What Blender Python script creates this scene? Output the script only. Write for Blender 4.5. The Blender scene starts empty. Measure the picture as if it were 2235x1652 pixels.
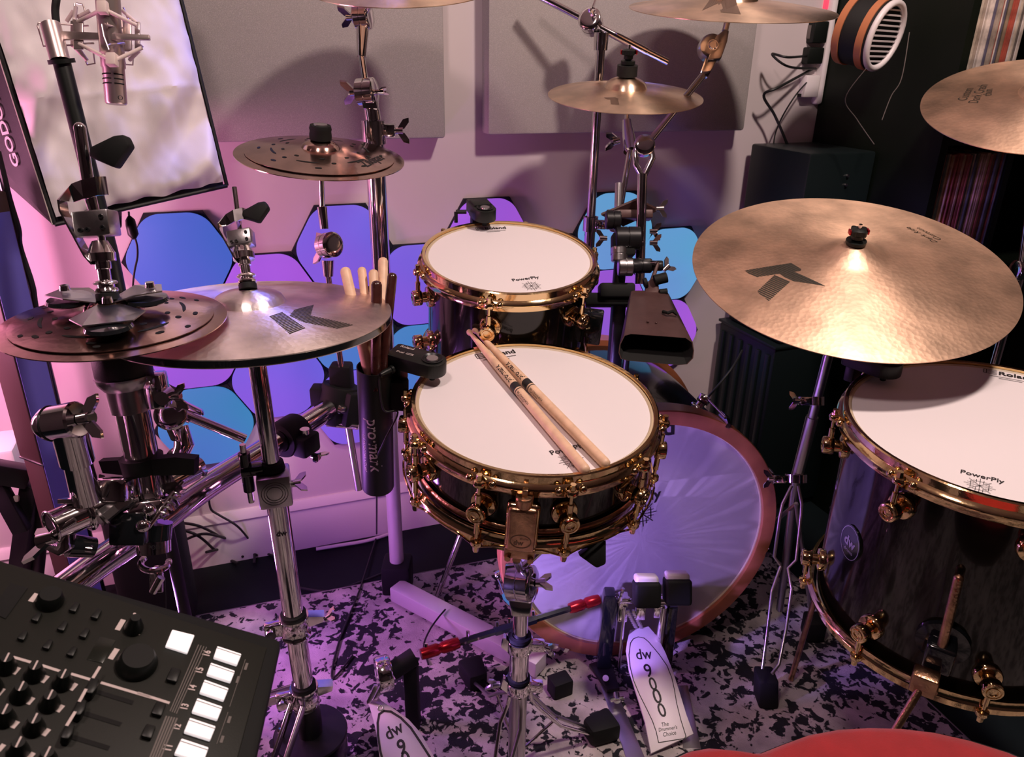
import bpy, bmesh, math, random
from mathutils import Vector, Matrix, noise

# ------------------------------------------------------------------ camera
F, CX, CY = 1650.0, 1117.5, 826.0          # focal length and centre of a 2235x1652 frame
PITCH, ROLL = math.radians(23.1), 0.0173
CAM = Vector((0, 0, 1.20))
_f = Vector((0, math.cos(PITCH), -math.sin(PITCH)))
_r0 = Vector((1, 0, 0)); _u0 = _r0.cross(_f)
_r = _r0 * math.cos(ROLL) + _u0 * math.sin(ROLL); _u = _r.cross(_f)
sc = bpy.context.scene
C = sc.collection
cd = bpy.data.cameras.new('camera'); cam = bpy.data.objects.new('camera', cd); C.objects.link(cam)
cam.matrix_world = Matrix(((_r.x, _u.x, -_f.x, CAM.x), (_r.y, _u.y, -_f.y, CAM.y), (_r.z, _u.z, -_f.z, CAM.z), (0, 0, 0, 1)))
cd.sensor_width = 36; cd.lens = F / 2235 * 36; cd.clip_start = 0.02; cd.clip_end = 30
cd.dof.use_dof = True; cd.dof.focus_distance = 1.12; cd.dof.aperture_fstop = 13.0
sc.camera = cam
# ------------------------------------------------------------------ exposure, world
sc.view_settings.view_transform = 'Standard'; sc.view_settings.look = 'None'
sc.view_settings.gamma = 1.0; sc.view_settings.use_curve_mapping = False
sc.view_settings.exposure = 0.10
w = bpy.data.worlds.new('world'); sc.world = w; w.use_nodes = True
w.node_tree.nodes['Background'].inputs[0].default_value = (0.50, 0.38, 0.46, 1)
w.node_tree.nodes['Background'].inputs[1].default_value = 0.05
# ------------------------------------------------------------------ lamps of the room
def lamp(name, kind, loc, target, energy, color, size=0.2, spot=None, blend=0.5):
    l = bpy.data.lights.new(name, kind); o = bpy.data.objects.new(name, l); C.objects.link(o)
    o.location = loc; l.energy = energy; l.color = color
    o.rotation_euler = (Vector(target) - Vector(loc)).to_track_quat('-Z', 'Y').to_euler()
    if kind == 'AREA': l.shape = 'DISK'; l.size = size
    else: l.shadow_soft_size = size
    if spot: l.spot_size = math.radians(spot); l.spot_blend = blend
    return o
lamp('ceiling_lamp', 'AREA', (0.75, 0.75, 2.38), (0.55, 1.3, 0.7), 24, (1.0, 0.80, 0.71), 0.16)
lamp('ceiling_lamp_rear', 'AREA', (-0.35, 0.15, 2.38), (0.0, 1.2, 0.6), 10, (1.0, 0.76, 0.71), 0.22)
lamp('pink_light_bar', 'AREA', (-1.22, 0.95, 0.85), (-0.85, 1.6, 0.70), 9.5, (1.0, 0.34, 0.62), 0.30)
lamp('violet_floor_light', 'AREA', (-0.62, 1.12, 0.30), (0.30, 1.35, 0.25), 2.2, (0.62, 0.20, 1.0), 0.12)
lamp('violet_spot', 'SPOT', (-0.34, 0.80, 0.42), (0.24, 1.28, 0.34), 42, (0.42, 0.25, 1.0), 0.02, 50, 0.25)
lamp('blue_spot', 'SPOT', (-0.25, 1.60, 1.75), (-0.58, 1.02, 0.60), 20, (0.10, 0.14, 1.0), 0.05, 38, 0.5)
lamp('blue_spot_right', 'SPOT', (0.10, 1.55, 1.50), (0.66, 1.98, 0.70), 14, (0.06, 0.14, 1.0), 0.04, 28, 0.6)

# ------------------------------------------------------------------ where things stand
def ray(px, py): return _f + _r * ((px - CX) / F) - _u * ((py - CY) / F)
def at(px, py, d): return CAM + ray(px, py) * d
def onpl(px, py, p, n):
    r = ray(px, py); return CAM + r * ((Vector(p) - CAM).dot(n) / r.dot(n))
def onz(px, py, z=0.0): return onpl(px, py, Vector((0, 0, z)), Vector((0, 0, 1)))
WB = Vector((-0.561, 1.657, 0)); WA = math.radians(20.2)
WD = Vector((math.cos(WA), math.sin(WA), 0)); WO = Vector((math.sin(WA), -math.cos(WA), 0))
Z = Vector((0, 0, 1))
def wal(u, z, off=0.0): return WB + WD * u + WO * off + Z * z
def onwall(px, py, off=0.0): return onpl(px, py, WB + WO * off, WO)

# ------------------------------------------------------------------ mesh builder
ROOTM = {}
def frame(n, hint=None):
    n = Vector(n).normalized(); h = Vector(hint) if hint else Vector((0, 1, 0))
    if abs(n.dot(h.normalized())) > .98: h = Vector((1, 0, 0))
    x = h.cross(n).normalized(); return x, n.cross(x), n
def fmat(c, n, hint=None):
    x, y, z = frame(n, hint)
    return Matrix(((x.x, y.x, z.x, c[0]), (x.y, y.y, z.y, c[1]), (x.z, y.z, z.z, c[2]), (0, 0, 0, 1)))
class MB:
    def __init__(s): s.v = []; s.f = []
    def add(s, vs, fs):
        b = len(s.v); s.v += [Vector(v) for v in vs]; s.f += [tuple(i + b for i in f) for f in fs]; return s
    def tube(s, pts, r, seg=14, caps=True, start=None):
        pts = [Vector(p) for p in pts]; n = len(pts); rs = r if isinstance(r, (list, tuple)) else [r] * n
        t = (pts[1] - pts[0]).normalized(); x, y, _ = frame(t, start); vs = []
        for i, p in enumerate(pts):
            a = (pts[min(i + 1, n - 1)] - pts[max(i - 1, 0)]).normalized()
            x = (x - a * x.dot(a)).normalized(); y = a.cross(x)
            for k in range(seg):
                q = 2 * math.pi * k / seg; vs.append(p + (x * math.cos(q) + y * math.sin(q)) * rs[i])
        fs = [(i * seg + k, i * seg + (k + 1) % seg, (i + 1) * seg + (k + 1) % seg, (i + 1) * seg + k) for i in range(n - 1) for k in range(seg)]
        if caps: fs += [tuple(range(seg - 1, -1, -1)), tuple((n - 1) * seg + k for k in range(seg))]
        return s.add(vs, fs)
    def cyl(s, a, b, r, r2=None, seg=20): return s.tube([a, b], [r, r if r2 is None else r2], seg)
    def lathe(s, prof, c, n, seg=32, closed=False):
        x, y, z = frame(n); c = Vector(c); vs = []; m = len(prof)
        for (r, h) in prof:
            for k in range(seg):
                q = 2 * math.pi * k / seg; vs.append(c + (x * math.cos(q) + y * math.sin(q)) * r + z * h)
        fs = [(i * seg + k, ((i + 1) % m) * seg + k, ((i + 1) % m) * seg + (k + 1) % seg, i * seg + (k + 1) % seg) for i in range(m if closed else m - 1) for k in range(seg)]
        if not closed:
            if prof[0][0] > 1e-6: fs.append(tuple(range(seg)))
            if prof[-1][0] > 1e-6: fs.append(tuple((m - 1) * seg + k for k in range(seg - 1, -1, -1)))
        return s.add(vs, fs)
    def box(s, c, half, ax=None, bev=0.0, seg=2):
        ax = ax or (Vector((1, 0, 0)), Vector((0, 1, 0)), Vector((0, 0, 1))); c = Vector(c)
        bm = bmesh.new(); bmesh.ops.create_cube(bm, size=2)
        for v in bm.verts: v.co = Vector((v.co.x * half[0], v.co.y * half[1], v.co.z * half[2]))
        if bev > 0: bmesh.ops.bevel(bm, geom=list(bm.edges), offset=min(bev, min(half) * .98), segments=seg, affect='EDGES', profile=.5)
        bm.verts.index_update()
        s.add([c + ax[0] * v.co.x + ax[1] * v.co.y + ax[2] * v.co.z for v in bm.verts], [tuple(v.index for v in f.verts) for f in bm.faces])
        bm.free(); return s
    def prism(s, pts, ext, bev=0.0):
        pts = [Vector(p) for p in pts]; ext = Vector(ext); n = len(pts)
        bm = bmesh.new(); a = [bm.verts.new(p) for p in pts]; b = [bm.verts.new(p + ext) for p in pts]
        bm.faces.new(a); bm.faces.new(b[::-1])
        for i in range(n): bm.faces.new((a[i], b[i], b[(i + 1) % n], a[(i + 1) % n]))
        bmesh.ops.recalc_face_normals(bm, faces=list(bm.faces))
        if bev > 0: bmesh.ops.bevel(bm, geom=list(bm.edges), offset=bev, segments=2, affect='EDGES', profile=.5)
        bm.verts.index_update(); s.add([v.co.copy() for v in bm.verts], [tuple(v.index for v in f.verts) for f in bm.faces]); bm.free(); return s
    def ring(s, c, n, R, r, seg=32, sg=10, arc=None):
        x, y, z = frame(n); c = Vector(c)
        if arc is None:
            vs = []; 
            for k in range(seg):
                q = 2 * math.pi * k / seg; e = x * math.cos(q) + y * math.sin(q)
                for j in range(sg):
                    w = 2 * math.pi * j / sg; vs.append(c + e * (R + r * math.cos(w)) + z * (r * math.sin(w)))
            return s.add(vs, [(k * sg + j, ((k + 1) % seg) * sg + j, ((k + 1) % seg) * sg + (j + 1) % sg, k * sg + (j + 1) % sg) for k in range(seg) for j in range(sg)])
        return s.tube([c + (x * math.cos(q) + y * math.sin(q)) * R for q in [arc[0] + (arc[1] - arc[0]) * i / seg for i in range(seg + 1)]], r, sg)
    def ball(s, c, r, seg=14): return s.lathe([(max(1e-7, r * math.sin(math.pi * i / 8)), r * math.cos(math.pi * i / 8)) for i in range(9)], c, (0, 0, 1), seg)
    def wing(s, c, ax, side, size=.012, stem=.01):
        c = Vector(c); ax = Vector(ax).normalized(); side = Vector(side); side = (side - ax * side.dot(ax)).normalized(); t = ax.cross(side)
        s.cyl(c, c + ax * stem, size * .35, size * .42, 12)
        for g in (-1, 1):
            o = c + ax * stem * .6
            s.prism([o + side * g * size * .2 - ax * size * .3, o + side * g * size * 1.15 + ax * size * .35, o + side * g * size * 1.3 + ax * size * .95, o + side * g * size * .85 + ax * size * .95, o + side * g * size * .2 + ax * size * .45], t * size * .22)
        return s
    def build(s, name, mat, parent=None, smooth=True, local=False):
        me = bpy.data.meshes.new(name); vs = s.v
        if parent is not None and not local:
            p = parent
            while p.parent: p = p.parent
            Mi = ROOTM.get(p.name, Matrix.Identity(4)).inverted(); vs = [Mi @ v for v in vs]
        me.from_pydata([tuple(v) for v in vs], [], s.f); me.validate(); me.update()
        bm = bmesh.new(); bm.from_mesh(me); bmesh.ops.recalc_face_normals(bm, faces=list(bm.faces)); bm.to_mesh(me); bm.free()
        if smooth:
            me.shade_smooth(); me.set_sharp_from_angle(angle=math.radians(38))
        me.materials.append(mat); o = bpy.data.objects.new(name, me); C.objects.link(o)
        if parent is not None: o.parent = parent
        return o
def tag(o, label, cat, group=None, kind=None):
    if label: o['label'] = label
    if cat: o['category'] = cat
    if group: o['group'] = group
    if kind: o['kind'] = kind
    return o
def thing(name, label, cat, loc=(0, 0, 0), group=None, M=None):
    o = bpy.data.objects.new(name, None); C.objects.link(o); o.empty_display_size = .02
    M = M or Matrix.Translation(Vector(loc)); o.matrix_world = M; ROOTM[o.name] = M.copy()
    return tag(o, label, cat, group)
def struct(name, mb, mat): return tag(mb.build(name, mat, None), None, None, kind='structure')

def text(parent, name, s, p0, p1, n, mat, ratio=None, bold=.0, ext=.0003, bend=None, shear=0.0):
    """writing laid on a surface: baseline from p0 to p1, n points to the reader"""
    p0 = Vector(p0); p1 = Vector(p1); n = Vector(n).normalized(); d = p1 - p0; L = d.length; d.normalize(); up = n.cross(d)
    cu = bpy.data.curves.new(name, 'FONT'); cu.body = s; cu.size = 1; cu.offset = bold; cu.shear = shear; cu.resolution_u = 3
    to = bpy.data.objects.new('tmp', cu); C.objects.link(to); bpy.context.view_layer.update()
    me = bpy.data.meshes.new_from_object(to.evaluated_get(bpy.context.evaluated_depsgraph_get()))
    bpy.data.objects.remove(to); xs = [v.co.x for v in me.vertices]; ys = [v.co.y for v in me.vertices]
    x0, x1 = min(xs), max(xs); k = L / (x1 - x0); ky = k * (ratio or 1.0)
    mb = MB()
    vs = []
    for v in me.vertices:
        P = p0 + d * ((v.co.x - x0) * k) + up * (v.co.y * ky) + n * ext
        vs.append(bend(P) if bend else P)
    mb.add(vs, [tuple(p.vertices) for p in me.polygons]); bpy.data.meshes.remove(me)
    return mb.build(name, mat, parent, smooth=False)
def strips(parent, name, segs, c, ex, ey, n, mat, w=.0008, ext=.0003):
    """thin printed line marks on a surface"""
    mb = MB(); n = Vector(n).normalized()
    for s in segs:
        a = Vector(c) + ex * s[0] + ey * s[1] + n * ext; b = Vector(c) + ex * s[2] + ey * s[3] + n * ext
        t = (b - a).normalized().cross(n) * (s[4] if len(s) > 4 else w) / 2
        mb.add([a - t, a + t, b + t, b - t], [(0, 1, 2, 3)])
    return mb.build(name, mat, parent, smooth=False)
def snow():
    S = []
    for k in range(4):
        q = math.pi * k / 4; S.append((-math.cos(q), -math.sin(q), math.cos(q), math.sin(q)))
    for k in range(8):
        q = 2 * math.pi * k / 8 + math.pi / 8; c, s = math.cos(q) * .62, math.sin(q) * .62
        S.append((c - .22, s, c + .22, s)); S.append((c, s - .22, c, s + .22))
    return S

# ------------------------------------------------------------------ materials
def nd(nt, t, **k):
    n = nt.nodes.new(t)
    for a, b in k.items(): setattr(n, a, b)
    return n
def pbr(name, col, metal=0.0, rough=0.5, bump=0.0, bscale=200.0, coat=0.0, var=0.0, vscale=8.0, emit=None, estr=0.0, aniso=0.0, spec=None, rvar=0.0, sheen=0.0):
    m = bpy.data.materials.new(name); m.use_nodes = True; nt = m.node_tree; b = nt.nodes['Principled BSDF']
    b.inputs['Base Color'].default_value = (*col, 1); b.inputs['Metallic'].default_value = metal; b.inputs['Roughness'].default_value = rough
    if coat: b.inputs['Coat Weight'].default_value = coat; b.inputs['Coat Roughness'].default_value = .04
    if spec is not None: b.inputs['Specular IOR Level'].default_value = spec
    if sheen: b.inputs['Sheen Weight'].default_value = sheen
    if emit: b.inputs['Emission Color'].default_value = (*emit, 1); b.inputs['Emission Strength'].default_value = estr
    tc = nd(nt, 'ShaderNodeTexCoord'); L = nt.links.new
    if var:
        n = nd(nt, 'ShaderNodeTexNoise'); n.inputs['Scale'].default_value = vscale; n.inputs['Detail'].default_value = 5; L(tc.outputs['Object'], n.inputs['Vector'])
        r = nd(nt, 'ShaderNodeMapRange'); r.inputs[1].default_value = .3; r.inputs[2].default_value = .7; r.inputs[3].default_value = 1 - var; r.inputs[4].default_value = 1 + var; L(n.outputs[0], r.inputs[0])
        x = nd(nt, 'ShaderNodeMix', data_type='RGBA', blend_type='MULTIPLY'); x.inputs[0].default_value = 1; x.inputs[6].default_value = (*col, 1); L(r.outputs[0], x.inputs[7]); L(x.outputs[2], b.inputs['Base Color'])
    if rvar:
        n = nd(nt, 'ShaderNodeTexNoise'); n.inputs['Scale'].default_value = vscale * 2; L(tc.outputs['Object'], n.inputs['Vector'])
        r = nd(nt, 'ShaderNodeMapRange'); r.inputs[3].default_value = max(.02, rough - rvar); r.inputs[4].default_value = rough + rvar; L(n.outputs[0], r.inputs[0]); L(r.outputs[0], b.inputs['Roughness'])
    if bump:
        n = nd(nt, 'ShaderNodeTexNoise'); n.inputs['Scale'].default_value = bscale; n.inputs['Detail'].default_value = 4; L(tc.outputs['Object'], n.inputs['Vector'])
        bp = nd(nt, 'ShaderNodeBump'); bp.inputs['Strength'].default_value = bump; bp.inputs['Distance'].default_value = .002; L(n.outputs[0], bp.inputs['Height']); L(bp.outputs[0], b.inputs['Normal'])
    if aniso:
        b.inputs['Anisotropic'].default_value = aniso; b.inputs['Anisotropic Rotation'].default_value = .25
        t = nd(nt, 'ShaderNodeTangent', direction_type='RADIAL', axis='Z'); L(t.outputs[0], b.inputs['Tangent'])
    return m
def cymbal_mat(name, col, rough, hammer=.25, aniso=.75, groove=.15, dark=None):
    m = pbr(name, col, 1.0, rough, aniso=aniso); nt = m.node_tree; b = nt.nodes['Principled BSDF']; L = nt.links.new
    tc = nd(nt, 'ShaderNodeTexCoord')
    v = nd(nt, 'ShaderNodeTexVoronoi'); v.inputs['Scale'].default_value = 130; v.feature = 'F1'; L(tc.outputs['Object'], v.inputs['Vector'])
    n2 = nd(nt, 'ShaderNodeTexNoise'); n2.inputs['Scale'].default_value = 90; n2.inputs['Detail'].default_value = 3; L(tc.outputs['Object'], n2.inputs['Vector'])
    sx = nd(nt, 'ShaderNodeSeparateXYZ'); L(tc.outputs['Object'], sx.inputs[0])
    px = nd(nt, 'ShaderNodeMath', operation='MULTIPLY'); L(sx.outputs[0], px.inputs[0]); L(sx.outputs[0], px.inputs[1])
    py = nd(nt, 'ShaderNodeMath', operation='MULTIPLY_ADD'); L(sx.outputs[1], py.inputs[0]); L(sx.outputs[1], py.inputs[1]); L(px.outputs[0], py.inputs[2])
    rr = nd(nt, 'ShaderNodeMath', operation='SQRT'); L(py.outputs[0], rr.inputs[0])
    cb = nd(nt, 'ShaderNodeCombineXYZ'); L(rr.outputs[0], cb.inputs[0])
    gn = nd(nt, 'ShaderNodeTexNoise'); gn.inputs['Scale'].default_value = 420; gn.inputs['Detail'].default_value = 2; L(cb.outputs[0], gn.inputs['Vector'])
    a1 = nd(nt, 'ShaderNodeMath', operation='MULTIPLY_ADD'); L(gn.outputs[0], a1.inputs[0]); a1.inputs[1].default_value = groove; L(v.outputs[0], a1.inputs[2])
    a2 = nd(nt, 'ShaderNodeMath', operation='MULTIPLY_ADD'); L(n2.outputs[0], a2.inputs[0]); a2.inputs[1].default_value = .8; L(a1.outputs[0], a2.inputs[2])
    bp = nd(nt, 'ShaderNodeBump'); bp.inputs['Strength'].default_value = hammer; bp.inputs['Distance'].default_value = .0012; L(a2.outputs[0], bp.inputs['Height']); L(bp.outputs[0], b.inputs['Normal'])
    n3 = nd(nt, 'ShaderNodeTexNoise'); n3.inputs['Scale'].default_value = 14; n3.inputs['Detail'].default_value = 6; L(tc.outputs['Object'], n3.inputs['Vector'])
    mp = nd(nt, 'ShaderNodeMapRange'); mp.inputs[1].default_value = .35; mp.inputs[2].default_value = .65; mp.inputs[3].default_value = .72; mp.inputs[4].default_value = 1.15; L(n3.outputs[0], mp.inputs[0])
    x = nd(nt, 'ShaderNodeMix', data_type='RGBA', blend_type='MULTIPLY'); x.inputs[0].default_value = 1; x.inputs[6].default_value = (*col, 1); L(mp.outputs[0], x.inputs[7]); L(x.outputs[2], b.inputs['Base Color'])
    return m
M = dict(
    chrome=pbr('chrome', (.78, .75, .76), 1, .09, rvar=.05, vscale=30),
    chrome_dull=pbr('brushed_steel', (.55, .53, .54), 1, .28, bump=.05, bscale=300),
    gold=pbr('gold_plating', (.84, .61, .33), 1, .10, bump=.12, bscale=90, rvar=.05, vscale=40),
    gold_dark=pbr('worn_brass', (.62, .36, .22), 1, .28, bump=.3, bscale=260, var=.3, vscale=60),
    head=pbr('white_mesh_head', (.80, .74, .76), 0, .55, bump=.03, bscale=900),
    collar=pbr('cream_head_collar', (.55, .44, .30), 0, .4),
    lacquer=pbr('black_walnut_lacquer', (.008, .006, .004), 0, .14, coat=.35, var=.4, vscale=12, spec=.35),
    black=pbr('black_plastic', (.006, .008, .007), 0, .42, spec=.35),
    rubber=pbr('black_rubber', (.005, .006, .006), 0, .7, spec=.3),
    gloss=pbr('glossy_black', (.008, .010, .012), 0, .12, coat=.5),
    dark_metal=pbr('black_powder_coat', (.015, .015, .017), .3, .35),
    ink=pbr('black_print', (.015, .013, .015), 0, .6),
    white_ink=pbr('pale_print', (.62, .52, .50), 0, .6),
    red=pbr('red_anodised', (.45, .02, .03), .8, .25),
    red_velvet=pbr('red_velvet', (.34, .010, .014), 0, .85, bump=.3, bscale=700, sheen=.3, var=.12, vscale=30),
    white=pbr('white_plastic', (.78, .72, .74), 0, .4),
    wood=pbr('hickory', (.78, .52, .35), 0, .45, var=.12, vscale=60),
    wood_hoop=pbr('stained_maple_hoop', (.36, .12, .055), 0, .35, coat=.2, var=.25, vscale=14),
    rosewood=pbr('dark_rosewood', (.045, .012, .010), 0, .25, coat=.3, var=.5, vscale=50),
    fabric_w=pbr('white_diffusion_cloth', (.80, .74, .76), 0, .6, bump=.05, bscale=500),
    fabric_k=pbr('black_nylon', (.005, .006, .006), 0, .55, bump=.2, bscale=900),
    panel=pbr('grey_acoustic_fabric', (.42, .385, .38), 0, .9, bump=.6, bscale=1400, var=.05, vscale=6),
    wall=pbr('painted_wall', (.64, .56, .58), 0, .7, bump=.03, bscale=120, var=.03, vscale=3),
    trim=pbr('white_trim_paint', (.72, .66, .67), 0, .4),
    room=pbr('room_plaster', (.07, .05, .055), 0, .8),
    ceil=pbr('ceiling_plaster', (.60, .52, .50), 0, .8),
    floor=pbr('black_floor', (.004, .008, .010), 0, .6, spec=.2, var=.5, vscale=5, bump=.1, bscale=60),
    brown=pbr('brown_powder_coat', (.055, .028, .026), .1, .5, bump=.05, bscale=400),
    blue_light_face=pbr('painted_blue_light', (.12, .11, .46), .1, .5),  # blue light put into the base colour, for one face of the desk leg
    alu=pbr('matt_aluminium', (.72, .66, .70), .35, .4),
    cow=pbr('brown_hammered_steel', (.085, .042, .040), .25, .42, bump=.12, bscale=60, var=.15, vscale=40),
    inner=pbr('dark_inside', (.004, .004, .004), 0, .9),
    shelf=pbr('black_brown_laminate', (.004, .007, .004), 0, .5, spec=.2, var=.2, vscale=6),
    speaker=pbr('black_vinyl_cabinet', (.007, .012, .013), 0, .38, spec=.25),
    panelface=pbr('instrument_panel', (.011, .012, .009), 0, .5, spec=.25, bump=.05, bscale=900),
    padlit=pbr('lit_white_pad', (.85, .80, .80), 0, .4, emit=(1, .88, .88), estr=.55),
    cable=pbr('black_cable', (.010, .010, .011), 0, .5),
    tile_back=pbr('black_felt_back', (.006, .008, .010), 0, .9),
    copper_hoop=pbr('orange_wood_hoop', (.50, .18, .08), 0, .4),
    led_r=pbr('red_switch', (.5, .02, .04), 0, .4, emit=(1, .08, .15), estr=.8),
    led_g=pbr('green_led', (.2, .7, .3), 0, .4, emit=(.5, 1, .6), estr=1.0),
    silver_mic=pbr('satin_nickel', (.62, .52, .50), .85, .32),
    elastic=pbr('beige_elastic', (.75, .62, .58), 0, .6),
    screen=pbr('dark_display', (.006, .010, .006), 0, .2),
    grey_ink=pbr('grey_print', (.14, .12, .11), 0, .6),
)
M['ride'] = cymbal_mat('bronze_ride', (.86, .60, .43), .52, .18, aniso=.52)
M['hat'] = cymbal_mat('bronze_hat', (.93, .80, .74), .42, .26, groove=.3)
M['bronze'] = cymbal_mat('bronze_bright', (.88, .66, .48), .34, .12)
M['brill'] = cymbal_mat('brilliant_bronze', (.66, .44, .37), .16, .05, aniso=.5)
M['kprint'] = pbr('dark_logo_print', (.035, .030, .022), .2, .5)
M['kprint2'] = pbr('etched_logo', (.26, .17, .12), .9, .4)
def weave(m, col):
    nt = m.node_tree; b = nt.nodes['Principled BSDF']; L = nt.links.new; tc = nd(nt, 'ShaderNodeTexCoord')
    n = nd(nt, 'ShaderNodeTexVoronoi'); n.inputs['Scale'].default_value = 700; L(tc.outputs['Object'], n.inputs['Vector'])
    r = nd(nt, 'ShaderNodeMapRange'); r.inputs[3].default_value = .75; r.inputs[4].default_value = 1.15; L(n.outputs[0], r.inputs[0])
    x = nd(nt, 'ShaderNodeMix', data_type='RGBA', blend_type='MULTIPLY'); x.inputs[0].default_value = 1; x.inputs[6].default_value = (*col, 1); L(r.outputs[0], x.inputs[7]); L(x.outputs[2], b.inputs['Base Color'])
def rug_mat():
    m = pbr('rug_pile', (.5, .45, .45), 0, .95, bump=.8, bscale=500); nt = m.node_tree; b = nt.nodes['Principled BSDF']; L = nt.links.new
    tc = nd(nt, 'ShaderNodeTexCoord')
    a = nd(nt, 'ShaderNodeTexNoise'); a.inputs['Scale'].default_value = 46; a.inputs['Detail'].default_value = 3; a.inputs['Roughness'].default_value = .55; a.inputs['Distortion'].default_value = .5; L(tc.outputs['Object'], a.inputs['Vector'])
    c = nd(nt, 'ShaderNodeTexNoise'); c.inputs['Scale'].default_value = 5; c.inputs['Detail'].default_value = 2; L(tc.outputs['Object'], c.inputs['Vector'])
    s = nd(nt, 'ShaderNodeMath', operation='MULTIPLY_ADD'); L(c.outputs[0], s.inputs[0]); s.inputs[1].default_value = .35; L(a.outputs[0], s.inputs[2])
    r = nd(nt, 'ShaderNodeValToRGB'); r.color_ramp.elements[0].position = .625; r.color_ramp.elements[0].color = (.012, .013, .018, 1)
    r.color_ramp.elements[1].position = .662; r.color_ramp.elements[1].color = (.56, .50, .49, 1); L(s.outputs[0], r.inputs[0])
    f = nd(nt, 'ShaderNodeTexNoise'); f.inputs['Scale'].default_value = 16; f.inputs['Detail'].default_value = 6; L(tc.outputs['Object'], f.inputs['Vector'])
    q = nd(nt, 'ShaderNodeMapRange'); q.inputs[1].default_value = .3; q.inputs[2].default_value = .7; q.inputs[3].default_value = .55; q.inputs[4].default_value = 1.15; L(f.outputs[0], q.inputs[0])
    x = nd(nt, 'ShaderNodeMix', data_type='RGBA', blend_type='MULTIPLY'); x.inputs[0].default_value = 1; L(r.outputs[0], x.inputs[6]); L(q.outputs[0], x.inputs[7]); L(x.outputs[2], b.inputs['Base Color'])
    return m
M['rug'] = rug_mat()
# ------------------------------------------------------------------ the room
RU0, RU1, RV = -1.7, 2.45, 3.4
def wbox(u0, u1, z0, z1, v0, v1, bev=0): return MB().box(wal((u0 + u1) / 2, (z0 + z1) / 2, (v0 + v1) / 2), ((u1 - u0) / 2, (v1 - v0) / 2, (z1 - z0) / 2), (WD, WO, Z), bev)
struct('floor', wbox(RU0, RU1, -.05, 0, 0, RV), M['floor'])
struct('ceiling', wbox(RU0, RU1, 2.45, 2.5, 0, RV), M['ceil'])
struct('wall_back', wbox(RU0 - .05, RU1 + .05, -.05, 2.5, -.05, 0), M['wall'])
struct('wall_front', wbox(RU0 - .05, RU1 + .05, -.05, 2.5, RV, RV + .05), M['room'])
struct('wall_left', wbox(RU0 - .05, RU0, -.05, 2.5, 0, RV), M['room'])
struct('wall_right', wbox(RU1, RU1 + .05, -.05, 2.5, 0, RV), M['room'])
b = MB()
prof = [(0, 0), (.016, 0), (.016, .095), (.012, .104), (.012, .115), (.017, .121), (.012, .134), (.005, .143), (0, .143)]
b.prism([wal(RU0, z, v) for v, z in prof], WD * (1.46 - RU0))
struct('baseboard_back', b, M['trim'])
# rug
rd = Vector((.9455, .3256, 0)); rn = Vector((rd.y, -rd.x, 0)); rc = Vector((-.327, 1.508, 0))
rr = Vector((.723, 1.546, 0)); k = (rr - rc).dot(rd)
rp = [rc + rd * (-1.1), rc + rd * k, rc + rd * k + rn * 1.9, rc + rd * (-1.1) + rn * 1.9]
rug = thing('area_rug', 'pale area rug with scattered black blotches under the drum kit', 'rug', rp[1])
MB().prism([p + Z * .001 for p in rp], Z * .008).build('pile', M['rug'], rug, smooth=False)
mb = MB(); ins = [rp[0] + rd * .012 + rn * .012, rp[1] - rd * .012 + rn * .012, rp[2] - rd * .012 - rn * .012, rp[3] + rd * .012 - rn * .012]
for i in range(4):
    a, b2 = rp[i], rp[(i + 1) % 4]; mb.tube([a + Z * .005, b2 + Z * .005], .0045, 8)
mb.build('binding', pbr('rug_binding', (.22, .19, .20), 0, .9), rug)
# acoustic panels
def acoustic(u0, u1, z0, z1, label):
    o = thing('acoustic_panel', label, 'acoustic panel', wal((u0 + u1) / 2, z0), group=None)
    wbox(u0, u1, z0, z1, .003, .053, .006).build('fabric_face', M['panel'], o)
    wbox(u0 + .03, u1 - .03, z0 + .03, z1 - .03, .0005, .004).build('backing', M['black'], o)
weave(M['panel'], (.46, .42, .415))
acoustic(-.52, .412, 1.03, 1.66, 'grey fabric acoustic panel on the wall behind the pale softbox')
acoustic(.511, 1.196, 1.035, 1.66, 'grey fabric acoustic panel on the wall behind the tall boom stand')
# hexagonal light panels: glowing face with rounded corners on a black hexagon
def glow(name, c1, c2, e):
    m = pbr(name, tuple(.35 * x for x in c1), 0, .6); nt = m.node_tree; L = nt.links.new; q = nt.nodes['Principled BSDF']
    tc = nd(nt, 'ShaderNodeTexCoord'); n = nd(nt, 'ShaderNodeTexNoise'); n.inputs['Scale'].default_value = 4.5; n.inputs['Detail'].default_value = 0; L(tc.outputs['Object'], n.inputs['Vector'])
    x = nd(nt, 'ShaderNodeMix', data_type='RGBA'); x.inputs[6].default_value = (*c1, 1); x.inputs[7].default_value = (*c2, 1)
    r = nd(nt, 'ShaderNodeMapRange'); r.inputs[1].default_value = .35; r.inputs[2].default_value = .65; L(n.outputs[0], r.inputs[0]); L(r.outputs[0], x.inputs[0]); L(x.outputs[2], q.inputs['Emission Color']); q.inputs['Emission Strength'].default_value = e
    return m
HM = dict(b=glow('glow_blue', (.055, .13, .56), (.085, .12, .60), .8), t=glow('glow_teal', (.04, .22, .46), (.07, .18, .55), .8), v=glow('glow_violet', (.14, .11, .66), (.22, .10, .66), .8), p=glow('glow_purple', (.38, .10, .70), (.27, .10, .66), .8), c=glow('glow_cyan', (.11, .36, .60), (.14, .30, .64), .88))
HN = dict(b='blue', t='teal', v='violet', p='purple', c='light cyan')
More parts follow.
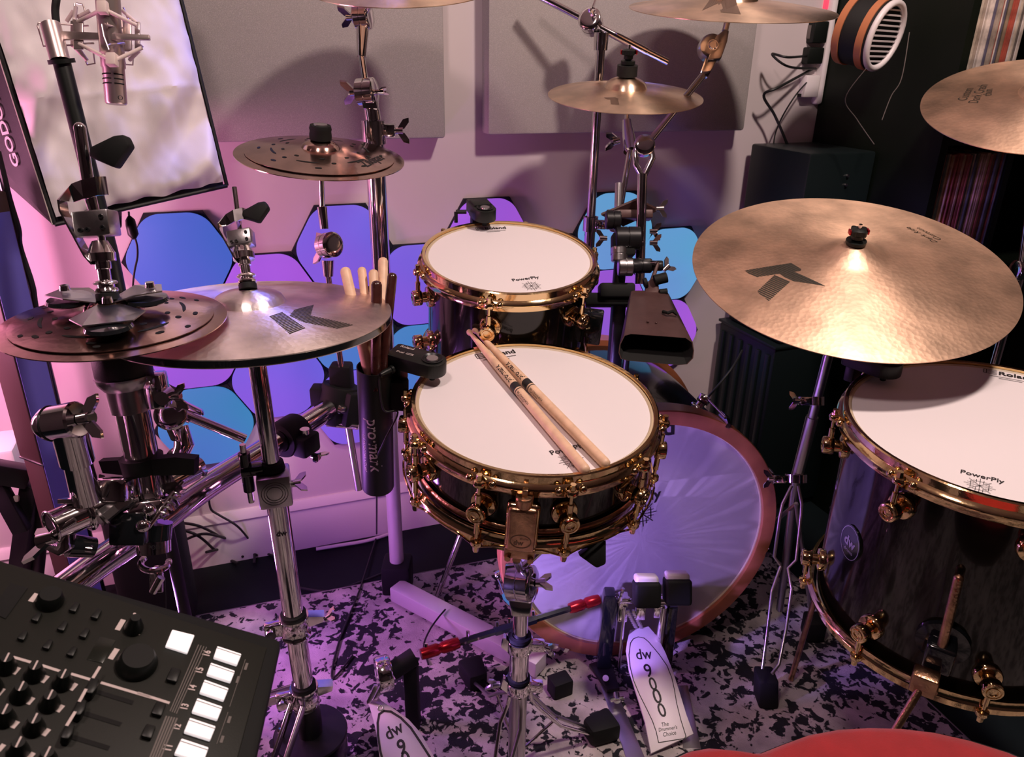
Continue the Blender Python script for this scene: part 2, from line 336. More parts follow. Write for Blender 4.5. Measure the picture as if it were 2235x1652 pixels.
tiles = [(0, .788, 'b', 'under the softbox, topmost of the far left column'), (0, .588, 'p', 'seen just below the striped hi-hat cymbal'), (0, .388, 't', 'behind the chrome rack bar, lowest at far left'),
         (1, .688, 'p', 'behind the hi-hat rod and clutch'), (1, .488, 'v', 'right of the hi-hat stand tube'), (2, .788, 'v', 'behind the small stacked cymbals\' tilter'),
         (2, .588, 't', 'behind the lower ends of the stored sticks'), (2, .388, 'v', 'low behind the black stick holder'), (3, .688, 'v', 'between the tall chrome post and the small tom'),
         (3, .488, 't', 'beside the left edge of the small tom shell'), (4, .788, 'p', 'rising above the small tom rim'), (5, .688, 'p', 'right behind the small tom rim'),
         (5, .488, 'v', 'in the gap between small tom and clamps'), (6, .788, 'c', 'topmost behind the boom clamps'), (6, .588, 'p', 'behind the cowbell post'),
         (6, .388, 'c', 'below the cowbell mouth'), (7, .688, 'c', 'between the cowbell and the big ride cymbal'), (7, .488, 'p', 'right of the cowbell, lowest at far right')]
HS = .1155
for c_, z_, k_, w_ in tiles:
    u_ = -.1695 + .17325 * c_; cc = wal(u_, z_)
    t = thing('hexagonal_light_panel', 'glowing %s hexagon light panel %s' % (HN[k_], w_), 'light panel', cc, 'hexagonal light panels on the wall')
    hx = [(math.cos(math.radians(60 * i)) * (HS - .0006), math.sin(math.radians(60 * i)) * (HS - .0006)) for i in range(6)]
    MB().prism([cc + WD * x + Z * y + WO * .0005 for x, y in hx], WO * .009).build('backing', M['tile_back'], t, smooth=False)
    pts = []; Rr = .054
    for i in range(6):
        a = math.radians(60 * i); s_ = HS - .0025; vx, vy = math.cos(a) * s_, math.sin(a) * s_
        k2 = Rr / math.cos(math.radians(30)); cx, cy = vx - math.cos(a) * k2, vy - math.sin(a) * k2
        for j in range(9):
            q = a + math.radians(-30 + 60 * j / 8); pts.append((cx + math.cos(q) * Rr, cy + math.sin(q) * Rr))
    MB().prism([cc + WD * x + Z * y + WO * .0095 for x, y in pts], WO * .009, .0015).build('glowing_face', HM[k_], t)

# ------------------------------------------------------------------ shelf with records, speaker, power strip
SBk = wal(1.456, 0); SF = wal(1.456, 0, .42); sdp = (SF - SBk).dot(WO)       # left side panel from wall to front
sh = thing('record_shelf', 'tall black shelf unit full of vinyl records against the wall', 'shelf', SF)
SU0 = (SF - WB).dot(WD); sdp = (SF - WB).dot(WO)
def sface(px, py): return (onpl(px, py, SF, WO) - WB).dot(WD), onpl(px, py, SF, WO).z
zb = sface(2058, 300)[1]
print('SHELF', SU0, sdp, zb)
wbox(SU0, SU0 + .022, 0, 1.85, .005, sdp).build('side_panel', M['shelf'], sh)
wbox(SU0 + .022, RU1 - .01, 0, 1.85, .004, .012).build('back_panel', M['shelf'], sh)
zs = [zb, zb - .372, zb + .372]
for z_ in zs: wbox(SU0 + .022, RU1 - .01, z_ - .018, z_ + .018, .012, sdp).build('shelf_board', M['shelf'], sh)
wbox(SU0 + .22, SU0 + .238, zs[1] + .018, zs[0] - .018, .012, sdp - .002).build('divider', M['shelf'], sh)
random.seed(5)
pal = [(.42, .36, .30), (.07, .06, .05), (.55, .48, .44), (.10, .08, .07), (.35, .30, .27), (.50, .44, .43), (.30, .06, .04), (.62, .55, .52), (.12, .11, .16), (.10, .09, .14), (.30, .24, .20), (.22, .15, .10), (.40, .33, .27)]
pal2 = [(.510, .340, .221), (.204, .102, .068), (.442, .119, .085), (.085, .085, .068), (.170, .153, .102), (.544, .340, .204), (.340, .204, .119), (.612, .391, .255), (.102, .102, .085), (.714, .561, .476), (.119, .119, .102)]
RMAT = {}
def recmat(c):
    if c not in RMAT: RMAT[c] = pbr('sleeve_card', c, 0, .55, var=.5, vscale=35)
    return RMAT[c]
cn = {0: 'cream', 1: 'black', 2: 'off-white', 3: 'dark brown', 4: 'beige grey', 5: 'pale grey', 6: 'red', 7: 'white', 8: 'navy', 9: 'dark blue', 10: 'tan', 11: 'brown', 12: 'sand'}
cn2 = {0: 'tan', 1: 'dark brown', 2: 'rust red', 3: 'black', 4: 'olive black', 5: 'light brown', 6: 'brown', 7: 'sandy', 8: 'charcoal', 9: 'pale cream', 10: 'dark grey'}
def records(u0, n, z, palette, names, where, grp):
    u = u0; words = ['first', 'second', 'third', 'fourth', 'fifth', 'sixth', 'seventh', 'eighth', 'ninth', 'tenth', 'eleventh', 'twelfth', 'thirteenth', 'fourteenth', 'fifteenth', 'sixteenth', 'seventeenth', 'eighteenth', 'nineteenth', 'twentieth', 'twenty-first', 'twenty-second', 'twenty-third', 'twenty-fourth', 'twenty-fifth', 'twenty-sixth', 'twenty-seventh', 'twenty-eighth', 'twenty-ninth', 'thirtieth']
    for i in range(n):
        w_ = random.choice([.0035, .004, .005, .0065, .009]); k = random.randrange(len(palette)); h = .313 + random.uniform(-.002, .003)
        o = thing('record_sleeve', '%s record spine, %s from the left %s' % (names[k], words[i], where), 'record', wal(u + w_ / 2, z + .018, sdp - .17), grp)
        inset = random.uniform(.004, .012)
        wbox(u, u + w_ - .0006, z + .0185, z + .0185 + h, sdp - inset - .31, sdp - inset, .0006).build('sleeve', recmat(palette[k]), o)
        u += w_
    return u
ut0 = SU0 + .0235
print('REC top end', records(ut0, 28, zb, pal, cn, 'in the upper record row', 'records in the upper row'))
print('REC low end', records(ut0, 30, zs[1], pal2, cn2, 'in the lower record row', 'records in the lower row'), SU0 + .22)
# near field speaker on its stand
L_, N_, R_ = onz(1613, 310, 1.0), onz(1770, 335, 1.0), onz(1925, 330, 1.0)
sp = thing('studio_speaker', 'black box studio speaker on a stand beside the record shelf', 'speaker', (L_ + R_) / 2 - Z * .5)
fx = (R_ - N_).normalized(); fy = Vector((-fx.y, fx.x, 0)); sw, sd_ = .200, .225; ct = N_ + fx * sw / 2 + fy * sd_ / 2
MB().box(ct - Z * .24, (sw / 2, sd_ / 2, .24), (fx, fy, Z), .006).build('cabinet', M['speaker'], sp)
fr = N_ + fx * sw / 2 - fy * .001
mb = MB(); mb.ring(fr - Z * .34, -fy, .072, .006); mb.lathe([(.068, -.002), (.05, -.016), (.02, -.022), (.001, -.014)], fr - Z * .34, -fy); mb.build('woofer', M['rubber'], sp)
mb = MB(); mb.lathe([(.032, .002), (.028, .003), (.014, -.006), (.001, .001)], fr - Z * .17, -fy); mb.build('tweeter', M['black'], sp)
for i in range(2):
    MB().cyl(N_ + fx * (.12 - i * .0) - Z * (.055 + .022 * i) - fy * 0, N_ + fx * .12 - Z * (.055 + .022 * i) - fy * .005, .0035).build('control_knob', M['chrome_dull'], sp)
st = thing('floor_cabinet', 'ribbed black floor cabinet under the studio speaker', 'cabinet', (ct.x, ct.y, 0))
MB().box((ct.x, ct.y, .265), (.118, .122, .245), (fx, fy, Z), .006).build('body', M['speaker'], st)
MB().box((ct.x, ct.y, .0105), (.110, .114, .0095), (fx, fy, Z), .003).build('plinth', M['black'], st)
MB().box((ct.x, ct.y, .5145), (.122, .126, .004), (fx, fy, Z), .002).build('top_board', M['speaker'], st)
for i in range(6):
    p = Vector((ct.x, ct.y, .265)) - fx * .1205 + fy * (-.10 + .04 * i); MB().box(p, (.004, .008, .225), (fx, fy, Z), .003).build('rib', M['speaker'], st)

# power strip and plugs on the side panel of the shelf
SN = -WD; SP0 = wal(SU0, 0)
def side(px, py, off=0.0): return onpl(px, py, SP0 + SN * off, SN)
def sidebox(px0, py0, px1, py1, off, th, mb=None, bev=.003):
    a, b2 = side(px0, py0, off), side(px1, py1, off); v0, v1 = sorted(((a - WB).dot(WO), (b2 - WB).dot(WO))); z0, z1 = sorted((a.z, b2.z))
    mb = mb or MB(); return mb.box(wal(SU0 - off - th / 2, (z0 + z1) / 2, (v0 + v1) / 2), (th / 2, (v1 - v0) / 2, (z1 - z0) / 2), (WD, WO, Z), bev)
psv = (side(1800, 120) - WB).dot(WO); z0_, z1_ = side(1790, 228).z, side(1815, -40).z
def sv(v, z, off): return wal(SU0 - off, z, v)
ps = thing('power_strip', 'white power strip mounted upright on the black shelf side', 'power strip', sv(psv, z0_, 0))
MB().box(sv(psv, (z0_ + z1_) / 2, .011), (.010, .024, (z1_ - z0_) / 2), (WD, WO, Z), .008).build('housing', M['white'], ps)
zq = side(1830, 10).z; MB().box(sv(psv, zq, .026), (.006, .009, .011), (WD, WO, Z), .002).build('red_rocker_switch', M['led_r'], ps)
for dv_ in (-.009, .009): MB().ball(sv(psv + dv_, side(1826, 47).z, .0215), .0022).build('indicator_led', M['led_g'], ps)
def plug(name, label, v, z, hv, hz, th, mat, cat='plug', face=True):
    o = thing(name, label, cat, sv(v, z, .0225)); MB().box(sv(v, z, .0225 + th / 2), (th / 2, hv, hz), (WD, WO, Z), .004).build('body', mat, o)
    if face: MB().box(sv(v, z, .0235 + th), (.0006, hv * .55, hz * .6), (WD, WO, Z), .0004).build('rating_label', M['grey_ink'], o)
    return o
plug('power_adapter', 'square black power adapter, topmost plug on the white strip', psv, side(1790, 72).z, .026, .026, .045, M['black'])
plug('power_adapter', 'wide black power adapter in the middle of the white strip', psv, side(1790, 122).z, .024, .020, .05, M['black'], face=False)
wp = plug('usb_charger', 'white block charger at the bottom of the white strip', psv + .004, side(1790, 188).z, .022, .027, .045, M['white'], 'charger', False)
MB().box(sv(psv + .004, side(1790, 208).z, .0685), (.0008, .012, .004), (WD, WO, Z), .0004).build('port', M['inner'], wp)
def cable(label, pts, r=.0022, mat=None, name='cable', grp=None):
    P = [Vector(p) for p in pts]; out = []
    for i in range(len(P) - 1):
        p0 = P[max(i - 1, 0)]; p1 = P[i]; p2 = P[i + 1]; p3 = P[min(i + 2, len(P) - 1)]
        for j in range(7):
            t = j / 7; out.append(.5 * ((2 * p1) + (p2 - p0) * t + (2 * p0 - 5 * p1 + 4 * p2 - p3) * t * t + (3 * p1 - p0 - 3 * p2 + p3) * t ** 3))
    out.append(P[-1]); return tag(MB().tube(out, r, 8).build(name, mat or M['cable']), label, 'cable', grp)
e1 = sv(psv, side(1790, 122).z, .05); e2 = sv(psv, side(1790, 150).z, .03)
cable('black power lead looping left from the middle adapter', [e1, onwall(1720, 125, .09), onwall(1685, 118, .05), onwall(1720, 145, .06), e2 + WO * .01], .003)
cable('black power lead bent in a sharp elbow over the wall', [e2, onwall(1700, 190, .07), onwall(1667, 208, .05), onwall(1690, 250, .05), onwall(1712, 300, .06), onwall(1725, 340, .06), onwall(1730, 420, .05)], .0035)
cable('thin grey lead hanging down beside the elbowed power lead', [e2 - Z * .02, onwall(1735, 210, .06), onwall(1700, 270, .04), onwall(1688, 320, .04), onwall(1690, 400, .04)], .002)
# round slatted gadget hanging on the shelf side: two wooden rings, black felt body, white slatted grille
gv = ray(1925, 78).normalized(); g_c = at(1928, 78, 1.66); grt = (_r - gv * _r.dot(gv)).normalized(); gup = grt.cross(gv)
ga = (-gv * .40 + (grt * .97 - gup * .22) * .86).normalized()
gadget = thing('hand_drum', 'small round hand drum with wooden hoops and white slatted face hung on the shelf', 'percussion', g_c)
mb = MB(); mb.lathe([(.062, -.080), (.072, -.080), (.072, 0), (.062, 0)], g_c, ga, 48, True); mb.build('felt_body', M['fabric_k'], gadget)
for h in (-.014, -.070):
    MB().lathe([(.0725, h - .008), (.0755, h - .008), (.0755, h + .008), (.0725, h + .008)], g_c, ga, 48, True).build('wooden_hoop', M['copper_hoop'], gadget)
MB().ring(g_c + ga * .004, ga, .067, .007, 48).build('rim', M['white'], gadget)
x_, y_, z_ = frame(ga, Z)
mb = MB()
for i in range(-5, 6):
    o_ = .0105 * i; hw = math.sqrt(max(0, .063 ** 2 - o_ ** 2)); mb.box(g_c + ga * .003 + y_ * o_, (hw, .0017, .0012), (x_, y_, z_))
mb.build('slats', M['white'], gadget, smooth=False)
MB().lathe([(.0001, -.004), (.062, -.004)], g_c, ga, 40).build('dark_membrane', M['inner'], gadget)
cable('thin pale string trailing down from the hand drum', [at(1890, 150, 1.6), at(1845, 215, 1.66), at(1870, 260, 1.7), at(1908, 315, 1.72)], .001, M['grey_ink'], 'string')
cable('thin pale string hanging right of the hand drum', [at(1985, 70, 1.63), at(1968, 170, 1.66), at(1945, 210, 1.68), at(1925, 262, 1.7)], .001, M['grey_ink'], 'string')
# ------------------------------------------------------------------ drums
def hoop_prof(R, s=1): return [(R - .006, 0), (R - .001, .0006 * s), (R + .0008, -.001 * s), (R + .0004, -.012 * s), (R + .006, -.0155 * s), (R + .0075, -.018 * s), (R + .0055, -.021 * s), (R + .0045, -.030 * s), (R + .001, -.030 * s), (R, -.020 * s), (R - .005, -.014 * s)]
def lug(mb, P, rad, up, s=1.0, tall=.0):
    mb.lathe([(.001, -.004), (.0185 * s, -.004), (.0185 * s, .003), (.017 * s, .005), (.0095 * s, .0065), (.009 * s, .014), (.0125 * s, .0145), (.0135 * s, .016), (.0135 * s, .028), (.0125 * s, .030), (.010 * s, .0305), (.0098 * s, .0295), (.0085 * s, .0295), (.008 * s, .031), (.0055 * s, .031), (.005 * s, .0295), (.0001, .030)], P, rad, 28)
def drum(name, label, cat, c, n, R, depth, phis, mode, hoopmat, shellmat, lz=(.065,), Rb=None):
    Mx = fmat(c, n); root = thing(name, label, cat, M=Mx); Rb = Rb or R
    L = lambda r, q, h: Mx @ Vector((r * math.cos(q), r * math.sin(q), h))
    D = lambda q: (Mx.to_3x3() @ Vector((math.cos(q), math.sin(q), 0)))
    nz = Mx.to_3x3() @ Vector((0, 0, 1)); c = Vector(c)
    MB().lathe(hoop_prof(R), c, nz, 96, True).build('top_hoop', hoopmat, root); hp_ = root.children[0]
    MB().lathe([(.0001, -.0045), (.1 * R, -.0045), (R - .011, -.005)], c, nz, 96).build('drumhead', M['head'], root)
    MB().lathe([(R - .0115, -.0049), (R - .0095, -.0030), (R - .0062, -.0040), (R - .0062, -.014), (R - .0115, -.014)], c, nz, 96, True).build('head_collar', M['collar'], root)
    MB().lathe([(R - .0125, -.010), (R - .0105, -.012), (Rb - .0105, -depth + .012), (Rb - .0125, -depth + .010), (Rb - .019, -depth + .012), (R - .019, -.012)], c, nz, 96, True).build('shell', shellmat, root)
    MB().lathe([(a, b_ - depth + 0) for a, b_ in hoop_prof(Rb, -1)], c, nz, 96, True).build('bottom_hoop', hoopmat, root); hb_ = [o for o in root.children if o.name.startswith('bottom_hoop')][0]
    MB().lathe([(.0001, -depth + .006), (Rb - .010, -depth + .006)], c, nz, 64).build('bottom_head', M['head'], root)
    for q in phis:
        q = math.radians(q); rr = R + .0125; rb = Rb + .0125
        for j, h in enumerate(lz):
            m_ = MB(); hh = -h if j == 0 else -depth + h
            lug(m_, L(R - .009, q, hh), D(q), nz); lg = m_.build('lug', hoopmat, root); lgs = (lgs if j else []) + [lg]
        tops = [(0, -lz[0])] if mode == 'split' else [(0, -lz[0])]
        m_ = MB(); m_.cyl(L(rr - .001, q, -.012), L(rr - .001, q, -lz[0] + .004), .0026, seg=10); m_.cyl(L(rr - .001, q, -.036), L(rr - .001, q, -lz[0] + .004), .0042, seg=12)
        m_.cyl(L(rr - .001, q, -.013), L(rr - .001, q, -.004), .0048, .004, 6); m_.build('tension_rod', hoopmat, lgs[0])
        m_ = MB(); m_.lathe([(.003, -.006), (.0085, -.0045), (.009, 0), (.0075, .003), (.004, .004)], L(rr - .002, q, -.016), nz, 16)
        t = nz.cross(D(q)); m_.ball(L(R + .006, q, -.018) + t * .016, .0055, 10); m_.ball(L(R + .006, q, -.018) - t * .016, .0055, 10); m_.build('hoop_ear', hoopmat, hp_)
        hb = -depth + (lz[1] if len(lz) > 1 else depth - lz[0])
        m_ = MB(); m_.cyl(L(rb - .001, q, -depth + .006), L(rb - .001, q, hb - .004), .0026, seg=10); m_.cyl(L(rb - .001, q, -depth + .030), L(rb - .001, q, hb - .004), .0042, seg=12)
        m_.cyl(L(rb - .001, q, -depth - .002), L(rb - .001, q, -depth + .008), .004, .0048, 6); m_.build('tension_rod', hoopmat, lgs[-1])
        m_ = MB(); m_.lathe([(.003, .006), (.0085, .0045), (.009, 0), (.0075, -.003), (.004, -.004)], L(rb - .002, q, -depth + .012), nz, 16); m_.build('hoop_ear', hoopmat, hb_)
    return root, Mx, L, D, nz
def onhead(Mx, px, py, h=-.004):
    n = Mx.to_3x3() @ Vector((0, 0, 1)); return onpl(px, py, Mx.translation + n * h, n)
def headprint(root, Mx, pp, flake, rl=None):
    root = [o for o in root.children if o.name.startswith('drumhead')][0]
    n = Mx.to_3x3() @ Vector((0, 0, 1)); a, b_ = onhead(Mx, *pp[0], -.0045), onhead(Mx, *pp[1], -.0045)
    text(root, 'lettering', 'PowerPly', a, b_, n, M['ink'], 1.0, .012, ext=.0004)
    fc = onhead(Mx, *flake, -.0045); d = (b_ - a).normalized(); s = (b_ - a).length * .36
    strips(root, 'snowflake_mark', snow(), fc, d * s, n.cross(d) * s, n, M['ink'], .00062, .0004)
    if rl:
        a, b_ = onhead(Mx, *rl[0], -.0045), onhead(Mx, *rl[1], -.0045); d = (b_ - a).normalized(); L = (b_ - a).length
        text(root, 'lettering', 'Roland', a + d * L * .30, b_, n, M['ink'], 1.0, .02, ext=.0004)
        u = n.cross(d)
        strips(root, 'logo_mark', [(0, -.02, 0, .19), (0, .19, .26, .19), (0, -.02, .26, -.02), (.05, .05, .26, .05), (.05, .12, .26, .12), (.05, -.02, .05, .19), (.1, -.12, .95, -.12), (.3, -.2, .75, -.2)], a, d * L, u * L, n, M['ink'], .0011, .0004)
snare, SM, SL, SD, sn = drum('snare_drum', 'black snare drum with gold hoops and a pair of sticks on top', 'drum', (.034, .993, .743), (.049, -.13, .99), .178, .130, [-148 + 36 * i for i in range(10)], 'tube', M['gold'], M['lacquer'], (.065,))
headprint(snare, SM, ((1205, 993), (1278, 976)), (1247, 1005), ((1042, 782), (1126, 770)))
# strainer (throw-off) on the front of the snare shell
q = math.radians(-94); P = SL(.186, q, -.076); R3 = SD(q); T3 = sn.cross(R3)
m_ = MB(); m_.box(P, (.0185, .011, .036), (T3, R3, sn), .005, 3); m_.build('throw_off', M['gold_dark'], snare)
MB().box(P - R3 * .002 + sn * .002, (.0215, .008, .037), (T3, R3, sn), .006, 3).build('throw_off_frame', M['gold'], snare)
m_ = MB(); kc = P + sn * .040; m_.lathe([(.001, -.004), (.011, -.004), (.0115, .008), (.010, .010), (.001, .011)], kc, sn, 24); m_.box(kc + sn * .0155, (.0035, .0035, .006), (T3, R3, sn), .0008); m_.build('tension_knob', M['gold_dark'], snare)
fc = P + R3 * .0112 - sn * .016
S2 = [(math.cos(2 * math.pi * i / 24), .8 * math.sin(2 * math.pi * i / 24), math.cos(2 * math.pi * (i + 1) / 24), .8 * math.sin(2 * math.pi * (i + 1) / 24)) for i in range(24)]
strips(snare, 'engraved_oval', S2, fc, T3 * .0135, sn * .0135, R3, M['kprint2'], .0012, .0002)
text(snare, 'engraved_lettering', 'dw', fc - T3 * .009 - sn * .006, fc + T3 * .004 - sn * .006, R3, M['kprint2'], 1.0, .02, .0003)
text(snare, 'engraved_lettering', 'drums', fc - T3 * .001 + sn * .0035, fc + T3 * .010 + sn * .0035, R3, M['kprint2'], 1.0, .01, .0003)
m_ = MB(); m_.box(P - sn * .042 - R3 * .001, (.0205, .008, .009), (T3, R3, sn), .002); m_.cyl(P - sn * .048 - T3 * .015, P - sn * .048 - T3 * .015 + R3 * .012, .0045, seg=6); m_.cyl(P - sn * .048 + T3 * .015, P - sn * .048 + T3 * .015 + R3 * .012, .0045, seg=6); m_.build('strainer_clamp', M['gold_dark'], snare)
# wavy snare guard along the lower hoop
m_ = MB(); pts = []
for i in range(241):
    a = 2 * math.pi * i / 240; ph = (math.degrees(a) + 148) % 36; k = min(ph, 36 - ph) / 18; pts.append(SL(.1895, a, -.112 - .013 * (1 - min(1, k * 1.9)) ** 1.2))
m_.tube(pts, .0016, 6, False); m_.build('snare_guard', M['gold'], snare)
MB().lathe([(.171, -.092), (.1735, -.094), (.1745, -.098), (.173, -.102), (.170, -.100)], SM.translation, sn, 96, True).build('bead', M['gold_dark'], snare)

tom, TM, TL, TD, tn = drum('rack_tom', 'small black tom drum with gold hoops standing behind the snare', 'drum', (-.008, 1.299, .882), (.037, -.179, .983), .1525, .215, [-40 + 60 * i for i in range(6)], 'split', M['gold'], M['lacquer'], (.066, .06))
headprint(tom, TM, ((1120, 614), (1178, 607)), (1160, 624), ((1040, 502), (1105, 499)))
m_ = MB(); pa = TL(.143, math.radians(-10), -.12); pb_ = pa + TD(math.radians(-10)) * .03
m_.box((pa + pb_) / 2, (.016, .018, .03), (tn.cross(TD(math.radians(-10))), TD(math.radians(-10)), tn), .004); m_.build('mount_bracket', M['gloss'], tom)

ft, FM, FL, FD, fn = drum('floor_tom', 'large black floor tom with gold hoops at the right', 'drum', (.685, .953, .739), (-.045, -.07, .996), .2035, .345, [-150 + 45 * i for i in range(8)], 'split', M['gold'], M['lacquer'], (.066, .062), Rb=.2035)
headprint(ft, FM, ((2096, 1032), (2192, 1056)), (2138, 1060), ((2147, 812), (2260, 832)))
# oval badge
q = math.radians(-171); P = FL(.194, q, -.145); R3 = FD(q); T3 = fn.cross(R3)
qa = None
best = None
for dg in range(-185, -150):
    for hh in range(8, 20):
        p = FL(.1935, math.radians(dg), -hh * .01); v = p - CAM; d = v.dot(_f); e = abs(CX + F * v.dot(_r) / d - 1860) + abs(CY - F * v.dot(_u) / d - 1183)
        if best is None or e < best[0]: best = (e, dg, -hh * .01)
q = math.radians(best[1]); P = FL(.1934, q, best[2]); R3 = FD(q); T3 = fn.cross(R3)
m_ = MB(); m_.prism([P + T3 * .0235 * math.cos(2 * math.pi * i / 36) + fn * .030 * math.sin(2 * math.pi * i / 36) - R3 * .003 for i in range(36)], R3 * .0045); bd = m_.build('badge', M['gloss'], ft)
S3 = [(math.cos(2 * math.pi * i / 36), 1.27 * math.sin(2 * math.pi * i / 36), math.cos(2 * math.pi * (i + 1) / 36), 1.27 * math.sin(2 * math.pi * (i + 1) / 36)) for i in range(36)]
strips(bd, 'badge_ring', S3, P + R3 * .0016, T3 * .0215, fn * .0215, R3, M['chrome_dull'], .0012, .0003)
text(bd, 'badge_lettering', 'dw', P + R3 * .0017 - T3 * .013 - fn * .006, P + R3 * .0017 + T3 * .013 - fn * .006, R3, M['chrome_dull'], 1.1, .03)
text(bd, 'badge_lettering', 'drums', P + R3 * .0017 - T3 * .010 - fn * .016, P + R3 * .0017 + T3 * .010 - fn * .016, R3, M['chrome_dull'], 1.0, .01)
# floor tom leg at the front: bracket and long rod
def near_angle(L, r, h, px):
    b_ = min(range(-180, 0), key=lambda dg: abs((lambda v: CX + F * v.dot(_r) / v.dot(_f) - px)(L(r, math.radians(dg), h) - CAM))); return math.radians(b_)
q = near_angle(FL, .2, -.26, 2050); R3 = FD(q); T3 = fn.cross(R3); P = FL(.197, q, -.245)
m_ = MB(); m_.lathe([(.001, -.006), (.034, -.004), (.033, .003), (.001, .006)], P, R3, 32); m_.build('leg_plate', M['gloss'], ft)
MB().box(P + R3 * .014 - fn * .012, (.018, .012, .022), (T3, R3, fn), .005, 3).build('leg_bracket', M['gloss'], ft)
la = at(2092, 1262, (P - CAM).dot(_f) - .055); lb = P + R3 * .018 - fn * .01; ld = (lb - la).normalized()
m_ = MB(); m_.cyl(la, lb + ld * .02, .0062, seg=18); m_.ball(la, .0062); m_.build('leg', M['gold_dark'], ft)
bz = onz(1995, 1590, .14); hk = at(2028, 1470, (lb - CAM).dot(_f) - .0)
m_ = MB(); m_.cyl(lb + ld * .02 - fn * .02, hk + (hk - lb) * .1, .0065, seg=18); foot_end = hk + (hk - lb).normalized() * ((hk.z - .012) / max(.2, -(hk - lb).normalized().z)); m_.cyl(hk, foot_end, .0052, seg=16); m_.build('lower_leg', M['gold_dark'], ft)
m_ = MB(); m_.box(hk + (hk - lb).normalized() * .012, (.016, .012, .016), (T3, R3, fn), .003)
for g in (-1, 1): m_.cyl(hk + T3 * .011 * g - fn * .012, hk + T3 * .011 * g - fn * .012 + R3 * .018, .004, seg=8)
m_.build('memory_clamp', M['gold_dark'], ft)
MB().lathe([(.001, 0), (.013, 0), (.014, .012), (.008, .028), (.001, .03)], (foot_end.x, foot_end.y, .0095), Z, 16).build('rubber_foot', M['rubber'], ft)
for dq in (120, 240):
    q2 = q + math.radians(dq); p = FL(.222, q2, -.2); m_ = MB(); m_.tube([p, FL(.222, q2, -.36), Vector((*(FL(.25, q2, -.5).xy), .012))], .0055, 12); m_.build('leg', M['gold_dark'], ft)

# kick drum
kn = Vector((.216, -.976, 0)).normalized(); kc = Vector((.272, 1.283, .296)); KR = .295
kick = thing('bass_drum', 'large bass drum with reddish wooden hoop and violet lit white head', 'drum', (kc.x, kc.y, 0))
MB().lathe([(KR - .030, -.001), (KR - .028, .0), (KR - .002, .0), (KR, -.002), (KR, -.038), (KR - .004, -.042), (KR - .030, -.042)], kc, kn, 128, True).build('front_hoop', M['wood_hoop'], kick)
MB().lathe([(.0001, -.012), (.1, -.012), (KR - .028, -.012)], kc, kn, 96).build('drumhead', M['head'], kick)
MB().ring(kc - kn * .011, kn, KR - .030, .0025, 96).build('head_collar', M['collar'], kick)
MB().lathe([(KR - .016, -.040), (KR - .014, -.044), (KR - .014, -.40), (KR - .022, -.40), (KR - .022, -.040)], kc, kn, 96, True).build('shell', M['lacquer'], kick)
MB().lathe([(KR - .03, -.39), (KR, -.39), (KR, -.43), (KR - .03, -.43)], kc, kn, 96, True).build('back_hoop', M['wood_hoop'], kick)
MB().lathe([(.0001, -.40), (KR - .03, -.40)], kc, kn, 64).build('back_head', M['black'], kick)
kx, ky, kz = frame(kn, Z)
for i in range(10):
    a = math.radians(18 + 36 * i + 6); e = kx * math.cos(a) + ky * math.sin(a)
    m_ = MB(); lug(m_, kc + e * (KR - .017) - kn * .105, e, kn, .95); m_.build('lug', M['chrome'], kick)
    m_ = MB(); m_.cyl(kc + e * (KR + .011) - kn * .10, kc + e * (KR + .008) - kn * .012, .0028, seg=10)
    m_.prism([kc + e * (KR - .006) + kn * .003, kc + e * (KR + .004) + kn * .003, kc + e * (KR + .012) - kn * .02, kc + e * (KR + .012) - kn * .036, kc + e * (KR + .002) - kn * .036, kc + e * (KR + .001) - kn * .002, kc + e * (KR - .006) - kn * .001], e.cross(kn) * .010); m_.build('claw', M['chrome'], kick)
KP = kc - kn * .0118
def onk(px, py): return onpl(px, py, KP, kn)
def ktext(s, a, b_, **k): return text(kick, 'lettering', s, onk(*a), onk(*b_), kn, M['ink'], ext=.0005, **k)
ktext('Roland', (1320, 972), (1471, 947), bold=.02); ktext('PowerPly', (1310, 1115), (1443, 1086), bold=.02)
fc = onk(1402, 1122); d = (onk(1443, 1086) - onk(1310, 1115)).normalized()
strips(kick, 'snowflake_mark', snow(), fc, d * .030, kn.cross(d) * .030, kn, M['ink'], .0018, .0005)
strips(kick, 'small_print', [(0, 0, 1, 0), (.2, -.3, 1, -.3)], onk(1400, 975), d * .05, kn.cross(d) * .03, kn, M['ink'], .0022, .0005)
# kick spurs
for g in (-1, 1):
    p = kc + kx * g * (KR - .02) - kn * .33 - Z * .02; q2 = kc + kx * g * (KR + .10) - kn * .26; q2.z = .012
    m_ = MB(); m_.cyl(p, q2, .008, .006); m_.build('spur', M['chrome'], kick)

